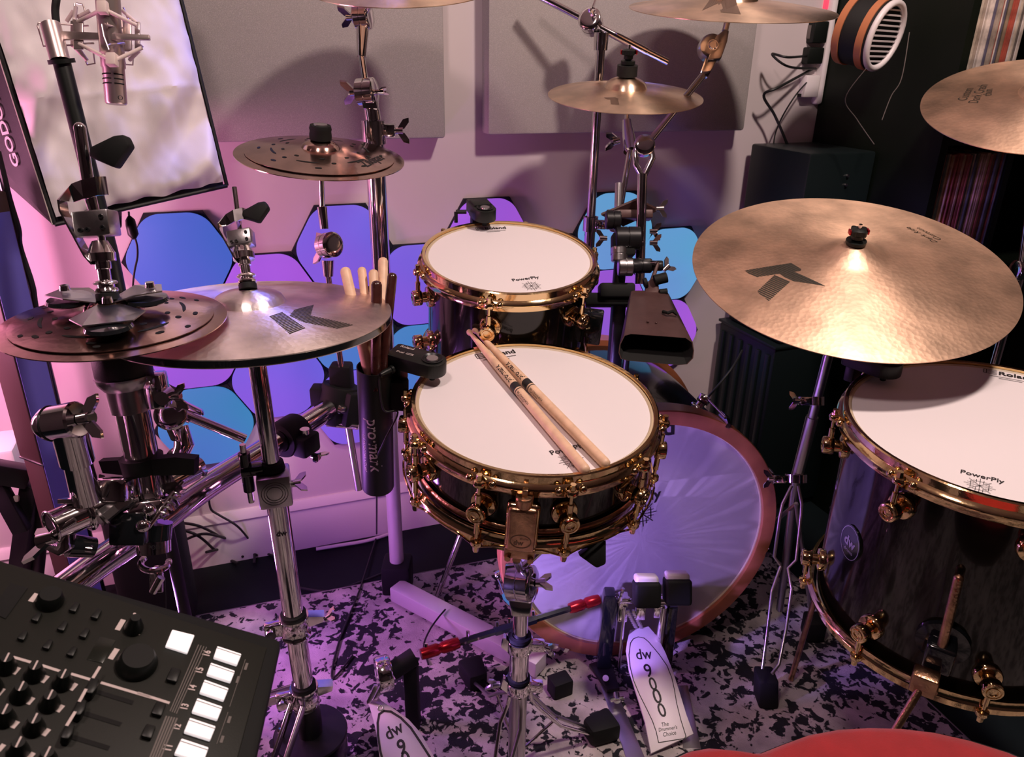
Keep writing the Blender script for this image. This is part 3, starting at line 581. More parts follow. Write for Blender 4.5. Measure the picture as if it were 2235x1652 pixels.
# triggers
def trigger(label, c, dirv, n, L=.075, W=.021, ring=True):
    c = Vector(c); n = Vector(n).normalized(); d = Vector(dirv); d = (d - n * d.dot(n)).normalized(); s = n.cross(d)
    t = thing('drum_trigger', label, 'drum trigger', c)
    pts = [c + d * x + s * y for x, y in [(-L * .55, -W * .8), (-L * .50, -W * .95), (L * .1, -W)] + [(L * .22 + math.cos(a) * W, math.sin(a) * W) for a in [math.radians(-80 + 160 * i / 12) for i in range(13)]] + [(L * .1, W), (-L * .50, W * .95), (-L * .55, W * .8)]]
    MB().prism([p - n * .004 for p in pts], n * .022, .0016).build('body', M['black'], t)
    cc = c + d * L * .22 + n * .0183
    MB().lathe([(.0152, 0), (.0158, .0018), (.0148, .0022), (.012, -.0), (.0001, -.0)], cc, n, 32).build('sensor_ring', M['dark_metal'], t)
    MB().lathe([(.0001, .002), (.0085, .002), (.0095, .0004)], cc, n, 24).build('magnet_window', M['chrome_dull'], t)
    MB().cyl(c + d * L * .22 - n * .016, c + d * L * .22 - n * .0035, .0045, .006).build('sensor_foot', M['rubber'], t)
    MB().box(c - d * L * .40 - n * .019, (.008, .012, .016), (d, s, n), .003).build('hoop_clamp', M['black'], t)
    return t, d, s, cc
def onh(px, py, h=.0165): return onpl(px, py, SM.translation + sn * h, sn)
b0 = onh(918, 800); trg, d, s, cc = trigger('black trigger clipped on the left rim of the snare', b0, onh(965, 812) - onh(870, 786), sn, .088, .021)
text(trg, 'lettering', 'Roland', b0 - d * .040 + s * -.0 + sn * .0181 + s * .010, b0 - d * .018 + sn * .0181 + s * .010, sn, M['white_ink'], 1.0, .01, .0002)
text(trg, 'lettering', 'Dual', b0 - d * .038 - s * .006 + sn * .0181, b0 - d * .026 - s * .006 + sn * .0181, sn, M['white_ink'], 1.0, .01, .0002)
strips(trg, 'small_print', [(0, 0, 1, 0), (0, .25, 1, .25)], b0 - d * .022 - s * .005 + sn * .0181, d * .012, s * .012, sn, M['white_ink'], .0009, .0002)
jack = b0 - d * .035 - s * .022 - sn * .003
MB().lathe([(.0065, 0), (.0065, .004), (.005, .005), (.005, .016), (.003, .024), (.001, .024)], jack, -s - d * .3, 16).build('jack_plug', M['black'], trg)
cable('thin black lead from the snare trigger down past the stick holder', [jack - s * .022 - d * .01, jack - s * .03 - Z * .05, at(868, 900, 1.12), at(840, 960, 1.14), at(820, 1010, 1.2), at(822, 1070, 1.3), at(822, 1165, 1.5)], .0016)
q = math.radians(112)
trg2, d, s, cc = trigger('black trigger clipped on the far rim of the small tom', TL(.148, q, .0165), -TD(q), tn, .07, .021)
MB().box(TL(.158, q, .022), (.016, .018, .016), (TD(q), tn.cross(TD(q)), tn), .003).build('housing', M['black'], trg2)
m_ = MB(); jp = TL(.165, math.radians(121), .018); m_.cyl(jp, jp - _r * .02, .004); m_.cyl(jp - _r * .02, jp - _r * .02 - Z * .02, .0035); m_.build('jack_plug', M['black'], trg2)
q = math.radians(128)
trg3, d, s, cc = trigger('black trigger on the far rim of the floor tom under the ride', FL(.190, q, .0165), -FD(q), fn, .08, .024)

# drum sticks lying on the snare
def stick(name, label, butt, tip, mat, grp, R=.0071, taper=True, marks=False):
    butt = Vector(butt); tip = Vector(tip); L = (tip - butt).length; ax = (tip - butt).normalized(); t = thing(name, label, 'drumstick', butt, grp)
    if taper: pr = [(.0001, 0), (R * .6, .0008), (R * .9, .003), (R, .007), (R, L * .62), (R * .93, L * .72), (R * .70, L * .86), (R * .46, L * .955), (R * .42, L * .968), (R * .66, L * .978), (R * .72, L * .986), (R * .6, L * .994), (R * .3, L * .999), (.0001, L)]
    else: pr = [(.0001, 0), (R, .002), (R, L - .004), (R * .8, L - .001), (.0001, L)]
    MB().lathe(pr, butt, ax, 24).build('shaft', mat, t); return t, ax, L
ZT = .0
def onsn(px, py, h): return onpl(px, py, SM.translation + sn * h, sn)
STK = []
for (bx, by), (tx, ty), h0, h1, lab in (((1281, 1030), (1022, 722), .0038, .0078, 'left of the two pale hickory drumsticks resting across the snare'), ((1326, 1016), (1034, 718), .0038, .0078, 'right of the two pale hickory drumsticks resting across the snare')):
    a = onsn(bx, by, h0); b_ = onsn(tx, ty, h1 + .0)
    t, ax, L = stick('drumstick', lab, a, b_, M['wood'], None, .0071); STK.append((t, a, ax, L))
    up = (sn - ax * sn.dot(ax)).normalized(); sd = ax.cross(up)
    m_ = MB(); m_.lathe([(.00718, L * .508), (.00718, L * .545)], a, ax, 24); m_.f = m_.f[:24]; m_.build('band_mark', M['ink'], t)
    m_ = MB(); m_.lathe([(.00719, L * .496), (.00719, L * .501)], a, ax, 24); m_.f = m_.f[:24]; m_.build('band_mark', M['ink'], t)
    def bend(P, a=a, ax=ax, up=up, sd=sd):
        v = P - a; x = v.dot(ax); y = v.dot(sd); q = y / .0072; return a + ax * x + (up * math.cos(q) + sd * math.sin(q)) * .0073
    vw = (CAM - a).normalized(); vw = (vw - ax * vw.dot(ax)).normalized(); up = vw; sd = ax.cross(up)
    def bend(P, a=a, ax=ax, up=up, sd=sd):
        v = P - a; x = v.dot(ax); y = v.dot(sd); q = y / .0072; return a + ax * x + (up * math.cos(q) + sd * math.sin(q)) * .0073
    for w_, f0, f1, rt, off in (('pro·mark', .556, .68, 1.0, .0028), ('FORWARD 5B', .40, .488, .8, -.0005), ('HICKORY', .43, .488, .8, -.0042)):
        dn = up.cross(ax); text(t, 'lettering', w_, a + ax * L * f0 - dn * off, a + ax * L * f1 - dn * off, up, M['ink'], rt, .015 if w_[0] == 'p' else 0, bend=bend)
# ------------------------------------------------------------------ cymbals
def cprof(R, rb, bow, bh, t=.0012):
    P = [(.005, cz(R, rb, bow, bh, .005))]
    for i in range(1, 14): r = rb * 1.3 * i / 13; P.append((max(.006, r), cz(R, rb, bow, bh, r)))
    for i in range(1, 25): r = rb * 1.3 + (R - rb * 1.3) * i / 24; P.append((r, cz(R, rb, bow, bh, r)))
    P.append((R, -t * .8)); return P + [(r, h - t) for r, h in reversed(P[:-1])]
def cz(R, rb, bow, bh, r):
    if abs(rb - .046) > 1e-4: return bow + bh * math.sqrt(max(0, 1 - (r / rb) ** 2)) if r < rb else bow * (1 - ((r - rb) / (R - rb)) ** 1.3)
    z = bow * (1 - max(0, (r - rb * .5) / (R - rb * .5)) ** 1.3)
    return z + bh * (math.cos(math.pi / 2 * min(1, r / (rb * 1.25))) ** 1.5 if r < rb * 1.25 else 0)
def cymbal(name, label, c, n, R, rb, bow, bh, mat, group=None, cat='cymbal'):
    Mx = fmat(c, n); root = thing(name, label, cat, M=Mx, group=group)
    mb = MB(); mb.lathe(cprof(R, rb, bow, bh), (0, 0, 0), (0, 0, 1), 160, True); body = mb.build('plate', mat, root, local=True)
    return root, Mx, (R, rb, bow, bh)
def cymprint(root, Mx, S, polys_px, mat, nstripe, sdir, fill=.55, h=.0004, name='logo', grad=0):
    """stripes cut out of pixel-traced logo polygons laid on the bowed surface"""
    R, rb, bow, bh = S; n = Mx.to_3x3() @ Vector((0, 0, 1)); Mi = Mx.inverted(); polys = []
    for P in polys_px:
        q = []
        for px, py in P:
            z_ = bow * .5
            for _ in range(4):
                l = Mi @ onpl(px, py, Mx.translation + n * z_, n); z_ = cz(*S, math.hypot(l.x, l.y))
            q.append((l.x, l.y))
        polys.append(q)
    (ax, ay), (bx, by) = [Mi @ onpl(*p, Mx.translation + n * bow * .5, n) for p in sdir][0].xy, [Mi @ onpl(*p, Mx.translation + n * bow * .5, n) for p in sdir][1].xy
    dx, dy = bx - ax, by - ay; dl = math.hypot(dx, dy); dx /= dl; dy /= dl; nx, ny = -dy, dx
    vals = [x * nx + y * ny for P in polys for x, y in P]; v0, v1 = min(vals), max(vals); mb = MB()
    for i in range(nstripe):
        f = fill[0] + (fill[1] - fill[0]) * i / max(1, nstripe - 1) if isinstance(fill, tuple) else fill
        va = v0 + (v1 - v0) * i / nstripe; vb = va + (v1 - v0) / nstripe * f; iv = []
        for P in polys:
            def cut(v):
                xs = []
                for k in range(len(P)):
                    (x0, y0), (x1, y1) = P[k], P[(k + 1) % len(P)]; a, b = x0 * nx + y0 * ny - v, x1 * nx + y1 * ny - v
                    if a * b < 0: t = a / (a - b); xs.append((x0 + (x1 - x0) * t) * dx + (y0 + (y1 - y0) * t) * dy)
                return (min(xs), max(xs)) if len(xs) >= 2 else None
            c1, c2 = cut(va + 1e-6), cut(vb)
            if c1 and c2: iv.append((c1, c2))
        for c1, c2 in iv:
            m = 6; vs = []
            for j in range(m + 1):
                for (cc, v) in ((c1, va), (c2, vb)):
                    u = cc[0] + (cc[1] - cc[0]) * j / m; x, y = dx * u + nx * v, dy * u + ny * v; vs.append((x, y, cz(*S, math.hypot(x, y)) + h))
            mb.add(vs, [(2 * j, 2 * j + 1, 2 * j + 3, 2 * j + 2) for j in range(m)])
    return mb.build(name, mat, root.children[0], smooth=False, local=True)
def cymtext(root, Mx, S, s, a, b, mat, ratio=1.0, shear=0.0, bold=0.0, name='lettering'):
    R, rb, bow, bh = S; n = Mx.to_3x3() @ Vector((0, 0, 1)); Mi = Mx.inverted()
    hh = cz(*S, (Mi @ onpl(*a, Mx.translation + n * bow * .4, n)).xy.length)
    p0, p1 = onpl(*a, Mx.translation + n * hh, n), onpl(*b, Mx.translation + n * hh, n)
    def bend(P): l = Mi @ P; return Mx @ Vector((l.x, l.y, cz(*S, math.hypot(l.x, l.y)) + .0004))
    return text(root.children[0], name, s, p0, p1, n, mat, ratio, bold, bend=bend, shear=shear)
Zr = lambda x, y: (1500 + x / 3.041, 400 + y / 3.041)
S_ = (.254, .046, .030, .016)
ride, RM, _ = cymbal('ride_cymbal', 'large bronze ride cymbal with a dark striped K logo at right', (.556, 1.231, .885), (-.054, -.285, .957), *S_, M['ride']); rnn = RM.to_3x3() @ Vector((0, 0, 1))
cymprint(ride, RM, S_, [[Zr(375, 580), Zr(690, 530), Zr(770, 578), Zr(450, 625)], [Zr(585, 603), Zr(690, 647), Zr(542, 782), Zr(462, 720)], [Zr(600, 595), Zr(715, 585), Zr(930, 685), Zr(685, 647)]], M['kprint'], 24, (Zr(715, 585), Zr(930, 685)), (.60, .95))
cymtext(ride, RM, S_, 'Custom', Zr(1690, 372), Zr(1540, 292), M['kprint'], 1.0, .3); cymtext(ride, RM, S_, 'Dark Ride', Zr(1665, 392), Zr(1470, 290), M['kprint'], 1.0, .3)
def wingnut(name, label, Mx, hgt, mat=M['black'], size=.017, red=True):
    n = Mx.to_3x3() @ Vector((0, 0, 1)); x = Mx.to_3x3() @ Vector((1, 0, 0)); y = n.cross(x); c = Mx.translation + n * hgt
    t = thing(name, label, 'wing nut', c)
    mb = MB(); mb.lathe([(.006, 0), (.009, .002), (.009, .008), (size * .8, .010)] + [(size * .8, .018), (.006, .020), (.0001, .020)], c, n, 24)
    for k in range(4):
        e = x * math.cos(math.pi * k / 2 + .5) + y * math.sin(math.pi * k / 2 + .5); mb.cyl(c + e * size * .72 + n * .010, c + e * size * .72 + n * .018, size * .34, seg=12)
    mb.build('knob', mat, t); MB().cyl(c + n * .018, c + n * .027, .0032, .0028, 10).build('rod_tip', M['chrome'], t)
    if red:
        mb = MB()
        for g in (-1, 1): mb.box(c + x * g * size * 1.02 + n * .014, (.0015, .005, .004), (x, y, n), .001)
        mb.build('release_button', M['red'], t)
    return t
def felt(parent_root, Mx, h0, h1, r=.013, mat=None, name='felt_washer'):
    n = Mx.to_3x3() @ Vector((0, 0, 1)); return MB().lathe([(.004, h0), (r, h0 + .001), (r, h1 - .001), (.004, h1)], Mx.translation, n, 24, True).build(name, mat or M['black'], parent_root)
felt(ride, RM, .046, .053, .016)
wingnut('wing_nut', 'black wing nut on top of the large ride cymbal', RM, .0535, size=.014)

hc = CAM + (Vector((-.336, .921, .891)) - CAM) * 1.07
S_ = (.190, .048, .017, .018)
hat, HMx, _ = cymbal('hi_hat_cymbal', 'large hi-hat cymbal with a dark striped K logo, upper of its pair', hc, (.003, .038, .999), *S_, M['hat'])
Zh = lambda x, y: (450 + x / 3.304, 450 + y / 3.304)
cymprint(hat, HMx, S_, [[Zh(452, 792), Zh(545, 762), Zh(722, 885), Zh(608, 928)], [Zh(600, 790), Zh(645, 738), Zh(778, 710), Zh(752, 795), Zh(690, 830)], [Zh(640, 790), Zh(755, 790), Zh(1062, 857), Zh(955, 886), Zh(705, 838)]], M['kprint'], 24, (Zh(600, 925), Zh(720, 885)), .62)
hn = HMx.to_3x3() @ Vector((0, 0, 1))
HB = hc - hn * .011
Mb = fmat(HB, -hn)
bot, BMx, _ = cymbal('hi_hat_cymbal', 'lower hi-hat cymbal seen as a dark rim under the K cymbal', HB, -hn, .190, .048, .014, .014, M['hat'])
mb = MB(); mb.lathe([(.1895, -.0105), (.1905, -.0095), (.1905, -.0015), (.1895, -.0010), (.1865, -.0015), (.1865, -.0095)], hc, hn, 128, True); mb.build('rubber_edge', M['gloss'], bot)

# stacked effect cymbals with slots
def slots(root, Mx, S, rings, h=.0004):
    mb = MB(); R, rb, bow, bh = S
    for r, k, ph, half, w in rings:
        for i in range(k):
            a0 = 2 * math.pi * i / k + ph; vs = []
            for j in range(7):
                a = a0 + half * (j / 3 - 1); ww = w * math.sqrt(max(.06, 1 - (j / 3 - 1) ** 4))
                for rr in (r - ww, r + ww): vs.append((rr * math.cos(a), rr * math.sin(a), cz(*S, rr) + h))
            mb.add(vs, [(2 * j, 2 * j + 1, 2 * j + 3, 2 * j + 2) for j in range(6)])
    return mb.build('slot_pattern', M['inner'], root.children[0], smooth=False, local=True)
fc_ = CAM + (Vector((-.530, .954, .866)) - CAM) * .907
fr1, FRM, _ = cymbal('effects_cymbal', 'lower plate of the slotted stack at the far left, wider brass rim', fc_, (.015, -.011, 1), .127, .035, .010, .014, M['brill'])
S2_ = (.112, .034, .009, .017)
fr2, FRM2, _ = cymbal('effects_cymbal', 'upper slotted plate of the effects stack at the far left', fc_ + Z * .0042, (.015, -.011, 1), *S2_, M['brill'])
slots(fr2, FRM2, S2_, [(.092, 8, .2, .06, .0026), (.078, 6, .5, .26, .0021), (.078, 6, 1.02, .05, .0032), (.062, 9, .1, .07, .0028), (.101, 6, .8, .04, .0026)])
mc = Vector((-.33, 1.322, 1.039)); mn = (.098, -.118, .988)
S3_ = (.123, .032, .010, .014)
md1, MDM, _ = cymbal('effects_cymbal', 'lower wider plate of the small slotted stack before the wall panel', mc, mn, .14, .035, .009, .012, M['brill'])
md2, MDM2, _ = cymbal('effects_cymbal', 'upper slotted plate with black signature on the small middle stack', mc + Vector(mn) * .004, mn, *S3_, M['brill'])
slots(md2, MDM2, S3_, [(.100, 8, .2, .055, .0026), (.080, 6, .5, .24, .0019), (.080, 6, 1.02, .05, .0030), (.062, 9, .1, .07, .0025)])
cymtext(md2, MDM2, S3_, 'Zildjian', (802, 366), (842, 347), M['ink'], 1.4, .3, .01)
mnn = MDM2.to_3x3() @ Vector((0, 0, 1))
m_ = MB(); m_.lathe([(.006, .022), (.018, .024), (.0185, .030), (.0175, .038), (.0185, .041), (.017, .047), (.012, .0475), (.011, .045), (.0001, .045)], MDM2.translation, mnn, 32); t = thing('cymbal_clutch_cap', 'squat black rubber cap holding the small middle cymbal stack', 'cymbal cap', MDM2.translation + mnn * .022); m_.build('cap', M['rubber'], t); MB().lathe([(.012, .0455), (.011, .049), (.0001, .050)], MDM2.translation, mnn, 24).build('cap_disc', M['chrome_dull'], t)
# splash and upper crashes
S4_ = (.1525, .042, .016, .020)
spl, SPM, _ = cymbal('splash_cymbal', 'bronze splash cymbal with black foam sleeve behind the small tom', (.214, 1.598, 1.131), (-.001, -.158, .987), *S4_, M['bronze'])
Zs = lambda x, y: (1150 + x / 3.304, y / 3.304)
cymprint(spl, SPM, S4_, [[Zs(500, 722), Zs(560, 700), Zs(680, 696), Zs(660, 712), Zs(585, 712)], [Zs(600, 705), Zs(655, 703), Zs(665, 762), Zs(605, 757)]], M['kprint2'], 4, (Zs(500, 722), Zs(680, 700)), .999)
spn = SPM.to_3x3() @ Vector((0, 0, 1)); felt(spl, SPM, .036, .058, .020, M['fabric_k'], 'foam_sleeve'); felt(spl, SPM, .058, .066, .014, M['black'], 'spacer')
wingnut('wing_nut', 'black wing nut with red buttons above the splash cymbal sleeve', SPM, .0665, size=.0145)
tcn = Vector((0, -.155, .988)); tcc = at(1596, 21, 1.51)
S5_ = (.203, .05, .018, .018)
top, TPM, _ = cymbal('crash_cymbal', 'bronze crash cymbal cut by the top edge above the angled tilter', tcc, tcn, *S5_, M['bronze'])
cymprint(top, TPM, S5_, [[Zs(1210, 70), Zs(1270, 45), Zs(1420, 28), Zs(1370, 50)], [Zs(1360, 45), Zs(1420, 28), Zs(1545, 85), Zs(1440, 84)]], M['kprint2'], 4, (Zs(1210, 70), Zs(1420, 30)), .999)
cr_c = CAM + (Vector((1.078, 1.644, 1.13)) - CAM) * .936
S6_ = (.2135, .05, .020, .018)
crash, CRM, _ = cymbal('crash_cymbal', 'dark bronze crash cymbal cut by the right edge before the records', cr_c, (-.202, -.309, .929), *S6_, M['ride'])
Zc = lambda x, y: (1600 + x / 3.304, y / 3.304)
cymtext(crash, CRM, S6_, 'Custom', Zc(1685, 722), Zc(1735, 637), M['kprint'], 1.4, .2); cymtext(crash, CRM, S6_, 'Dark Crash', Zc(1765, 742), Zc(1838, 612), M['kprint'], 1.4, .2); cymtext(crash, CRM, S6_, 'thin', Zc(1862, 690), Zc(1872, 640), M['kprint'], 1.0)
tl_c = at(872, -18, 1.28)
tlc, TLM, _ = cymbal('crash_cymbal', 'bronze cymbal whose front rim just enters the top edge above the tall stand', tl_c + Vector((0, .0, .004)), (.0, -.24, .970), .150, .04, .012, .015, M['bronze'])

# ------------------------------------------------------------------ cymbal hardware
def tilter(name, label, c, ax, r=.017, w=.024, parent=None, mat=None):
    """toothed tilter: two stacked discs round an axle"""
    mat = mat or M['chrome']; c = Vector(c); ax = Vector(ax).normalized(); mb = MB()
    mb.lathe([(.0001, -w / 2), (r * .55, -w / 2), (r * .9, -w / 2 + .001), (r, -w / 2 + .003), (r, -.0015), (r * .92, -.001), (r * .92, .001), (r, .0015), (r, w / 2 - .003), (r * .9, w / 2 - .001), (r * .5, w / 2), (.0001, w / 2)], c, ax, 36)
    return mb.build(name, mat, parent)
# left hi-hat: rod, clutch, tube, base
hr = thing('hi_hat_stand', 'tall chrome hi-hat stand carrying the K hi-hats at centre left', 'cymbal stand', (hc.x, hc.y, 0))
hx, hy = hc.x, hc.y
rt = at(505, 405, 1.0); rt = Vector((hx - .012, hy + .01, rt.z)); hap = hc + hn * .036
rt = hap + (at(505, 405, (hap - CAM).dot(_f) + .02) - at(535, 625, (hap - CAM).dot(_f))) 
m_ = MB(); m_.cyl(hap - hn * .03, rt, .0035, seg=12); m_.build('pull_rod', M['chrome'], hr)
hb = onz(695, 1652, .0); base = Vector((-.362, .995, 0)); base = onz(672, 1560, .14); base.z = 0
a = hc - hn * .030; bt = Vector((base.x, base.y, .14)); ldir = (a - bt).normalized()
LN = lambda z: bt + (a - bt) * ((z - bt.z) / (a.z - bt.z))
m_ = MB(); m_.cyl(LN(.845), LN(.60), .0125, seg=28); m_.build('upper_tube', M['chrome'], hr)
m_ = MB(); m_.lathe([(.006, .012), (.018, .012), (.0185, -.010), (.0165, -.013), (.0165, -.018), (.0125, -.018)], LN(.842), ldir, 28); m_.build('cymbal_seat', M['chrome_dull'], hr)
m_ = MB(); m_.cyl(LN(.625), LN(.20), .0165, seg=32); m_.build('lower_tube', M['chrome'], hr)
cz_ = LN(.600); cx_ = (_r * .95 + _f * .3); cx_ = (cx_ - ldir * cx_.dot(ldir)).normalized(); cy_ = ldir.cross(cx_)
m_ = MB(); m_.box(cz_ - cy_ * .004, (.024, .023, .026), (cx_, cy_, ldir), .004); m_.build('height_clamp', M['gold_dark'] if 0 else M['chrome_dull'], hr)
cf = cz_ - cy_ * .0274
# engraved circles and letters on the clamp
ffx, ffn = cx_, -cy_
strips(hr, 'engraved_circles', [(r * math.cos(2 * math.pi * i / 24), r * math.sin(2 * math.pi * i / 24), r * math.cos(2 * math.pi * (i + 1) / 24), r * math.sin(2 * math.pi * (i + 1) / 24)) for r in (1, .8, .6) for i in range(24)], cf, cx_ * .019, ldir * .019, ffn, M['ink'], .0007, .0002)
text(hr, 'engraved_lettering', 'dw', cz_ - cy_ * .004 + ldir * .0262 - cx_ * .010 - cy_ * .006, cz_ - cy_ * .004 + ldir * .0262 + cx_ * .012 - cy_ * .006, ldir, M['white_ink'], 1.0, .02)
MB().cyl(LN(.628), LN(.640), .019, .017, 24).build('rubber_collar', M['rubber'], hr)
m_ = MB(); m_.box(LN(.634) - cx_ * .028 - cy_ * .004, (.016, .010, .008), (cx_, cy_, ldir), .003); m_.cyl(LN(.634) - cx_ * .036 - cy_ * .004 - ldir * .035, LN(.634) - cx_ * .036 - cy_ * .004 + ldir * .028, .0085, seg=14); m_.build('key_holder', M['gloss'], hr)
m_ = MB(); m_.cyl(LN(.634) - cx_ * .036 - cy_ * .004 - ldir * .055, LN(.634) - cx_ * .036 - cy_ * .004 + ldir * .042, .0045, seg=12); m_.build('drum_key', M['chrome'], hr)
MB().wing(cz_ + cx_ * .024 - cy_ * .004, cx_, ldir * .3 + cy_, .015, .014).build('wing_screw', M['chrome'], hr)
text(hr, 'lettering', 'dw', LN(.520) - cy_ * .0168 - cx_ * .007 * 1, LN(.520) - cy_ * .0168 + cx_ * .009, -cy_, M['ink'], 1.0, .03)
for zz in (.335, .185):
    m_ = MB(); m_.lathe([(.0165, -.020), (.0235, -.020), (.024, -.017), (.022, -.014), (.022, .014), (.024, .017), (.0235, .020), (.0165, .020)], LN(zz), ldir, 32, True)
    m_.box(LN(zz) - cx_ * .034, (.014, .007, .013), (cx_, cy_, ldir), .003); m_.cyl(LN(zz) - cx_ * .038 - cy_ * .016, LN(zz) - cx_ * .038 + cy_ * .010, .0085, seg=16)
    m_.prism([LN(zz) + cx_ * .018 - ldir * .010, LN(zz) + cx_ * .045 - ldir * .004, LN(zz) + cx_ * .048 + ldir * .006, LN(zz) + cx_ * .018 + ldir * .012], cy_ * .018); m_.build('leg_collar', M['chrome'], hr)
    MB().lathe([(.0166, 0), (.0205, 0), (.0205, .006), (.0166, .007)], LN(zz + .020), ldir, 28, True).build('rubber_ring', M['rubber'], hr)
MB().wing(LN(.335) + cx_ * .048, cx_ + ldir * .5, cy_, .013, .012).build('wing_screw', M['chrome'], hr)
m_ = MB(); m_.lathe([(.0001, -.075), (.020, -.075), (.022, -.04), (.022, .0), (.0165, .0)], LN(.165), ldir, 28); m_.build('base_sleeve', M['dark_metal'], hr)
m_ = MB(); bc = LN(.095); m_.lathe([(.0001, .0), (.062, 0), (.064, .003), (.062, .006), (.0001, .006)], bc, Z, 40); m_.build('swivel_plate', M['blue_light_face'] if 0 else M['dark_metal'], hr)
MB().cyl(bc + Vector((-.048, -.012, .006)), bc + Vector((-.048, -.012, .022)), .006, seg=6).build('swivel_bolt', M['chrome'], hr)
for k, (dx, dy, L_) in enumerate(((-.30, -.95, .22), (-.9, .4, .26))):
    e = Vector((dx, dy, 0)).normalized(); p0 = LN(.185) + e * .022; p1 = Vector((bc.x, bc.y, 0)) + e * L_; p1.z = .015; s = e.cross(Z)
    for g in (-1, 1):
        m_ = MB(); m_.box((p0 + p1) / 2 + s * g * .011, ((p1 - p0).length / 2, .0022, .008), ((p1 - p0).normalized(), s, (p1 - p0).normalized().cross(s)), .001); m_.build('leg', M['chrome'] if g > 0 else M['chrome_dull'], hr)
    m_ = MB(); m_.prism([p1 - e * .03 + s * .018 - Z * .004, p1 + e * .02 + s * .022 - Z * .004, p1 + e * .02 - s * .022 - Z * .004, p1 - e * .03 - s * .018 - Z * .004], Z * .028, .004); m_.build('rubber_foot', M['rubber'], hr)
m_ = MB(); m_.box(Vector((bc.x, bc.y, .045)) + Vector((.005, -.02, 0)), (.05, .06, .03), None, .01); m_.build('pedal_yoke', M['dark_metal'], hr)
fb = Vector((bc.x + .0, bc.y - .10, .022)); m_ = MB(); m_.prism([fb + Vector((-.042, -.16, 0)), fb + Vector((.042, -.16, 0)), fb + Vector((.03, .07, .05)), fb + Vector((-.03, .07, .05))], Z * .006, .001); m_.build('footboard', M['chrome_dull'], hr)
def clutch(parent, P, ax, s=1.0):
    """cone, threaded sleeve and knurled nuts of a hi-hat clutch above point P"""
    m_ = MB(); m_.lathe([(.004, .0), (.0135 * s, .0), (.0135 * s, .008 * s), (.0125 * s, .009 * s), (.004, .009 * s)], P, ax, 28); m_.build('felt', M['rubber'], parent)
    m_ = MB(); prof = [(.004, .009 * s), (.013 * s, .010 * s), (.014 * s, .012 * s), (.013 * s, .0145 * s), (.010 * s, .016 * s), (.010 * s, .019 * s), (.013 * s, .020 * s), (.0145 * s, .0215 * s), (.013 * s, .0235 * s), (.0075 * s, .025 * s), (.0075 * s, .038 * s), (.0095 * s, .039 * s), (.0095 * s, .047 * s), (.016 * s, .048 * s), (.0165 * s, .058 * s), (.015 * s, .060 * s), (.0095 * s, .073 * s), (.005 * s, .074 * s)]
    m_.lathe(prof, P, ax, 32); m_.build('clutch', M['chrome'], parent)
cl = thing('hi_hat_clutch', 'chrome drop clutch with black lever above the K hi-hat', 'hi-hat clutch', hap)
rax = (rt - hap).normalized(); clutch(cl, hap - rax * .002, rax, .88)
def dropclutch(parent, P, ax, s, lever, side, openloop=True):
    """block with screws, curled strap and black lever above a clutch cone"""
    up = Vector(ax).normalized(); sd = Vector(side); sd = (sd - up * sd.dot(up)).normalized(); fw = up.cross(sd)      # sd = image right
    if fw.dot(CAM - P) < 0: fw = -fw
    m_ = MB(); m_.box(P + up * .085 * s, (.020 * s, .013 * s, .014 * s), (sd, fw, up), .002); m_.build('block', M['chrome_dull'], parent)
    m_ = MB()
    for x, z_ in ((.013, .006), (.013, -.006), (-.004, -.007), (-.012, -.007)): m_.lathe([(.0001, .0002), (.0026 * s, .0006), (.0026 * s, .002), (.0012 * s, .002), (.0012 * s, .0008), (.0001, .0008)], P + up * (.085 + z_) * s + sd * x * s + fw * .013 * s, fw, 12)
    m_.build('set_screw', M['dark_metal'], parent)
    pts = [P + sd * x * s + up * z_ * s + fw * f * s for x, z_, f in ((-.006, .040, .006), (-.012, .050, .008), (-.030, .100, .010), (-.030, .112, .010), (-.018, .120, .004), (-.002, .121, .014), (.012, .124, .010), (.016, .126, -.004))]
    mb = MB(); vs = []
    for i, p in enumerate(pts):
        w_ = .008 * s if i < 4 else .010 * s; d_ = fw if i < 4 else up; 
        vs += [p - d_ * w_, p + d_ * w_, p + d_ * w_ + (sd if i < 4 else fw) * .0022, p - d_ * w_ + (sd if i < 4 else fw) * .0022]
    fs = []
    for i in range(len(pts) - 1):
        for k in range(4): fs.append((4 * i + k, 4 * i + (k + 1) % 4, 4 * i + 4 + (k + 1) % 4, 4 * i + 4 + k))
    fs += [(0, 1, 2, 3), tuple(4 * (len(pts) - 1) + k for k in (3, 2, 1, 0))]; mb.add(vs, fs); mb.build('strap', M['chrome'], parent)
    l0 = P + sd * lever[0] * s + up * lever[1] * s; 
    MB().prism([l0 + (sd * x + up * z_) * s for x, z_ in ((-.012, .000), (-.010, .010), (.018, .020), (.030, .020), (.034, .008), (.014, -.014))], fw * .016 * s, .003).build('release_lever', M['rubber'], parent)
dropclutch(cl, hap, rax, .82, (.022, .118), _r)
tag(text(None, 'tmp_unused', 'x', (0, -3, 1), (.01, -3, 1), (0, 0, 1), M['ink']), None, None) if 0 else None

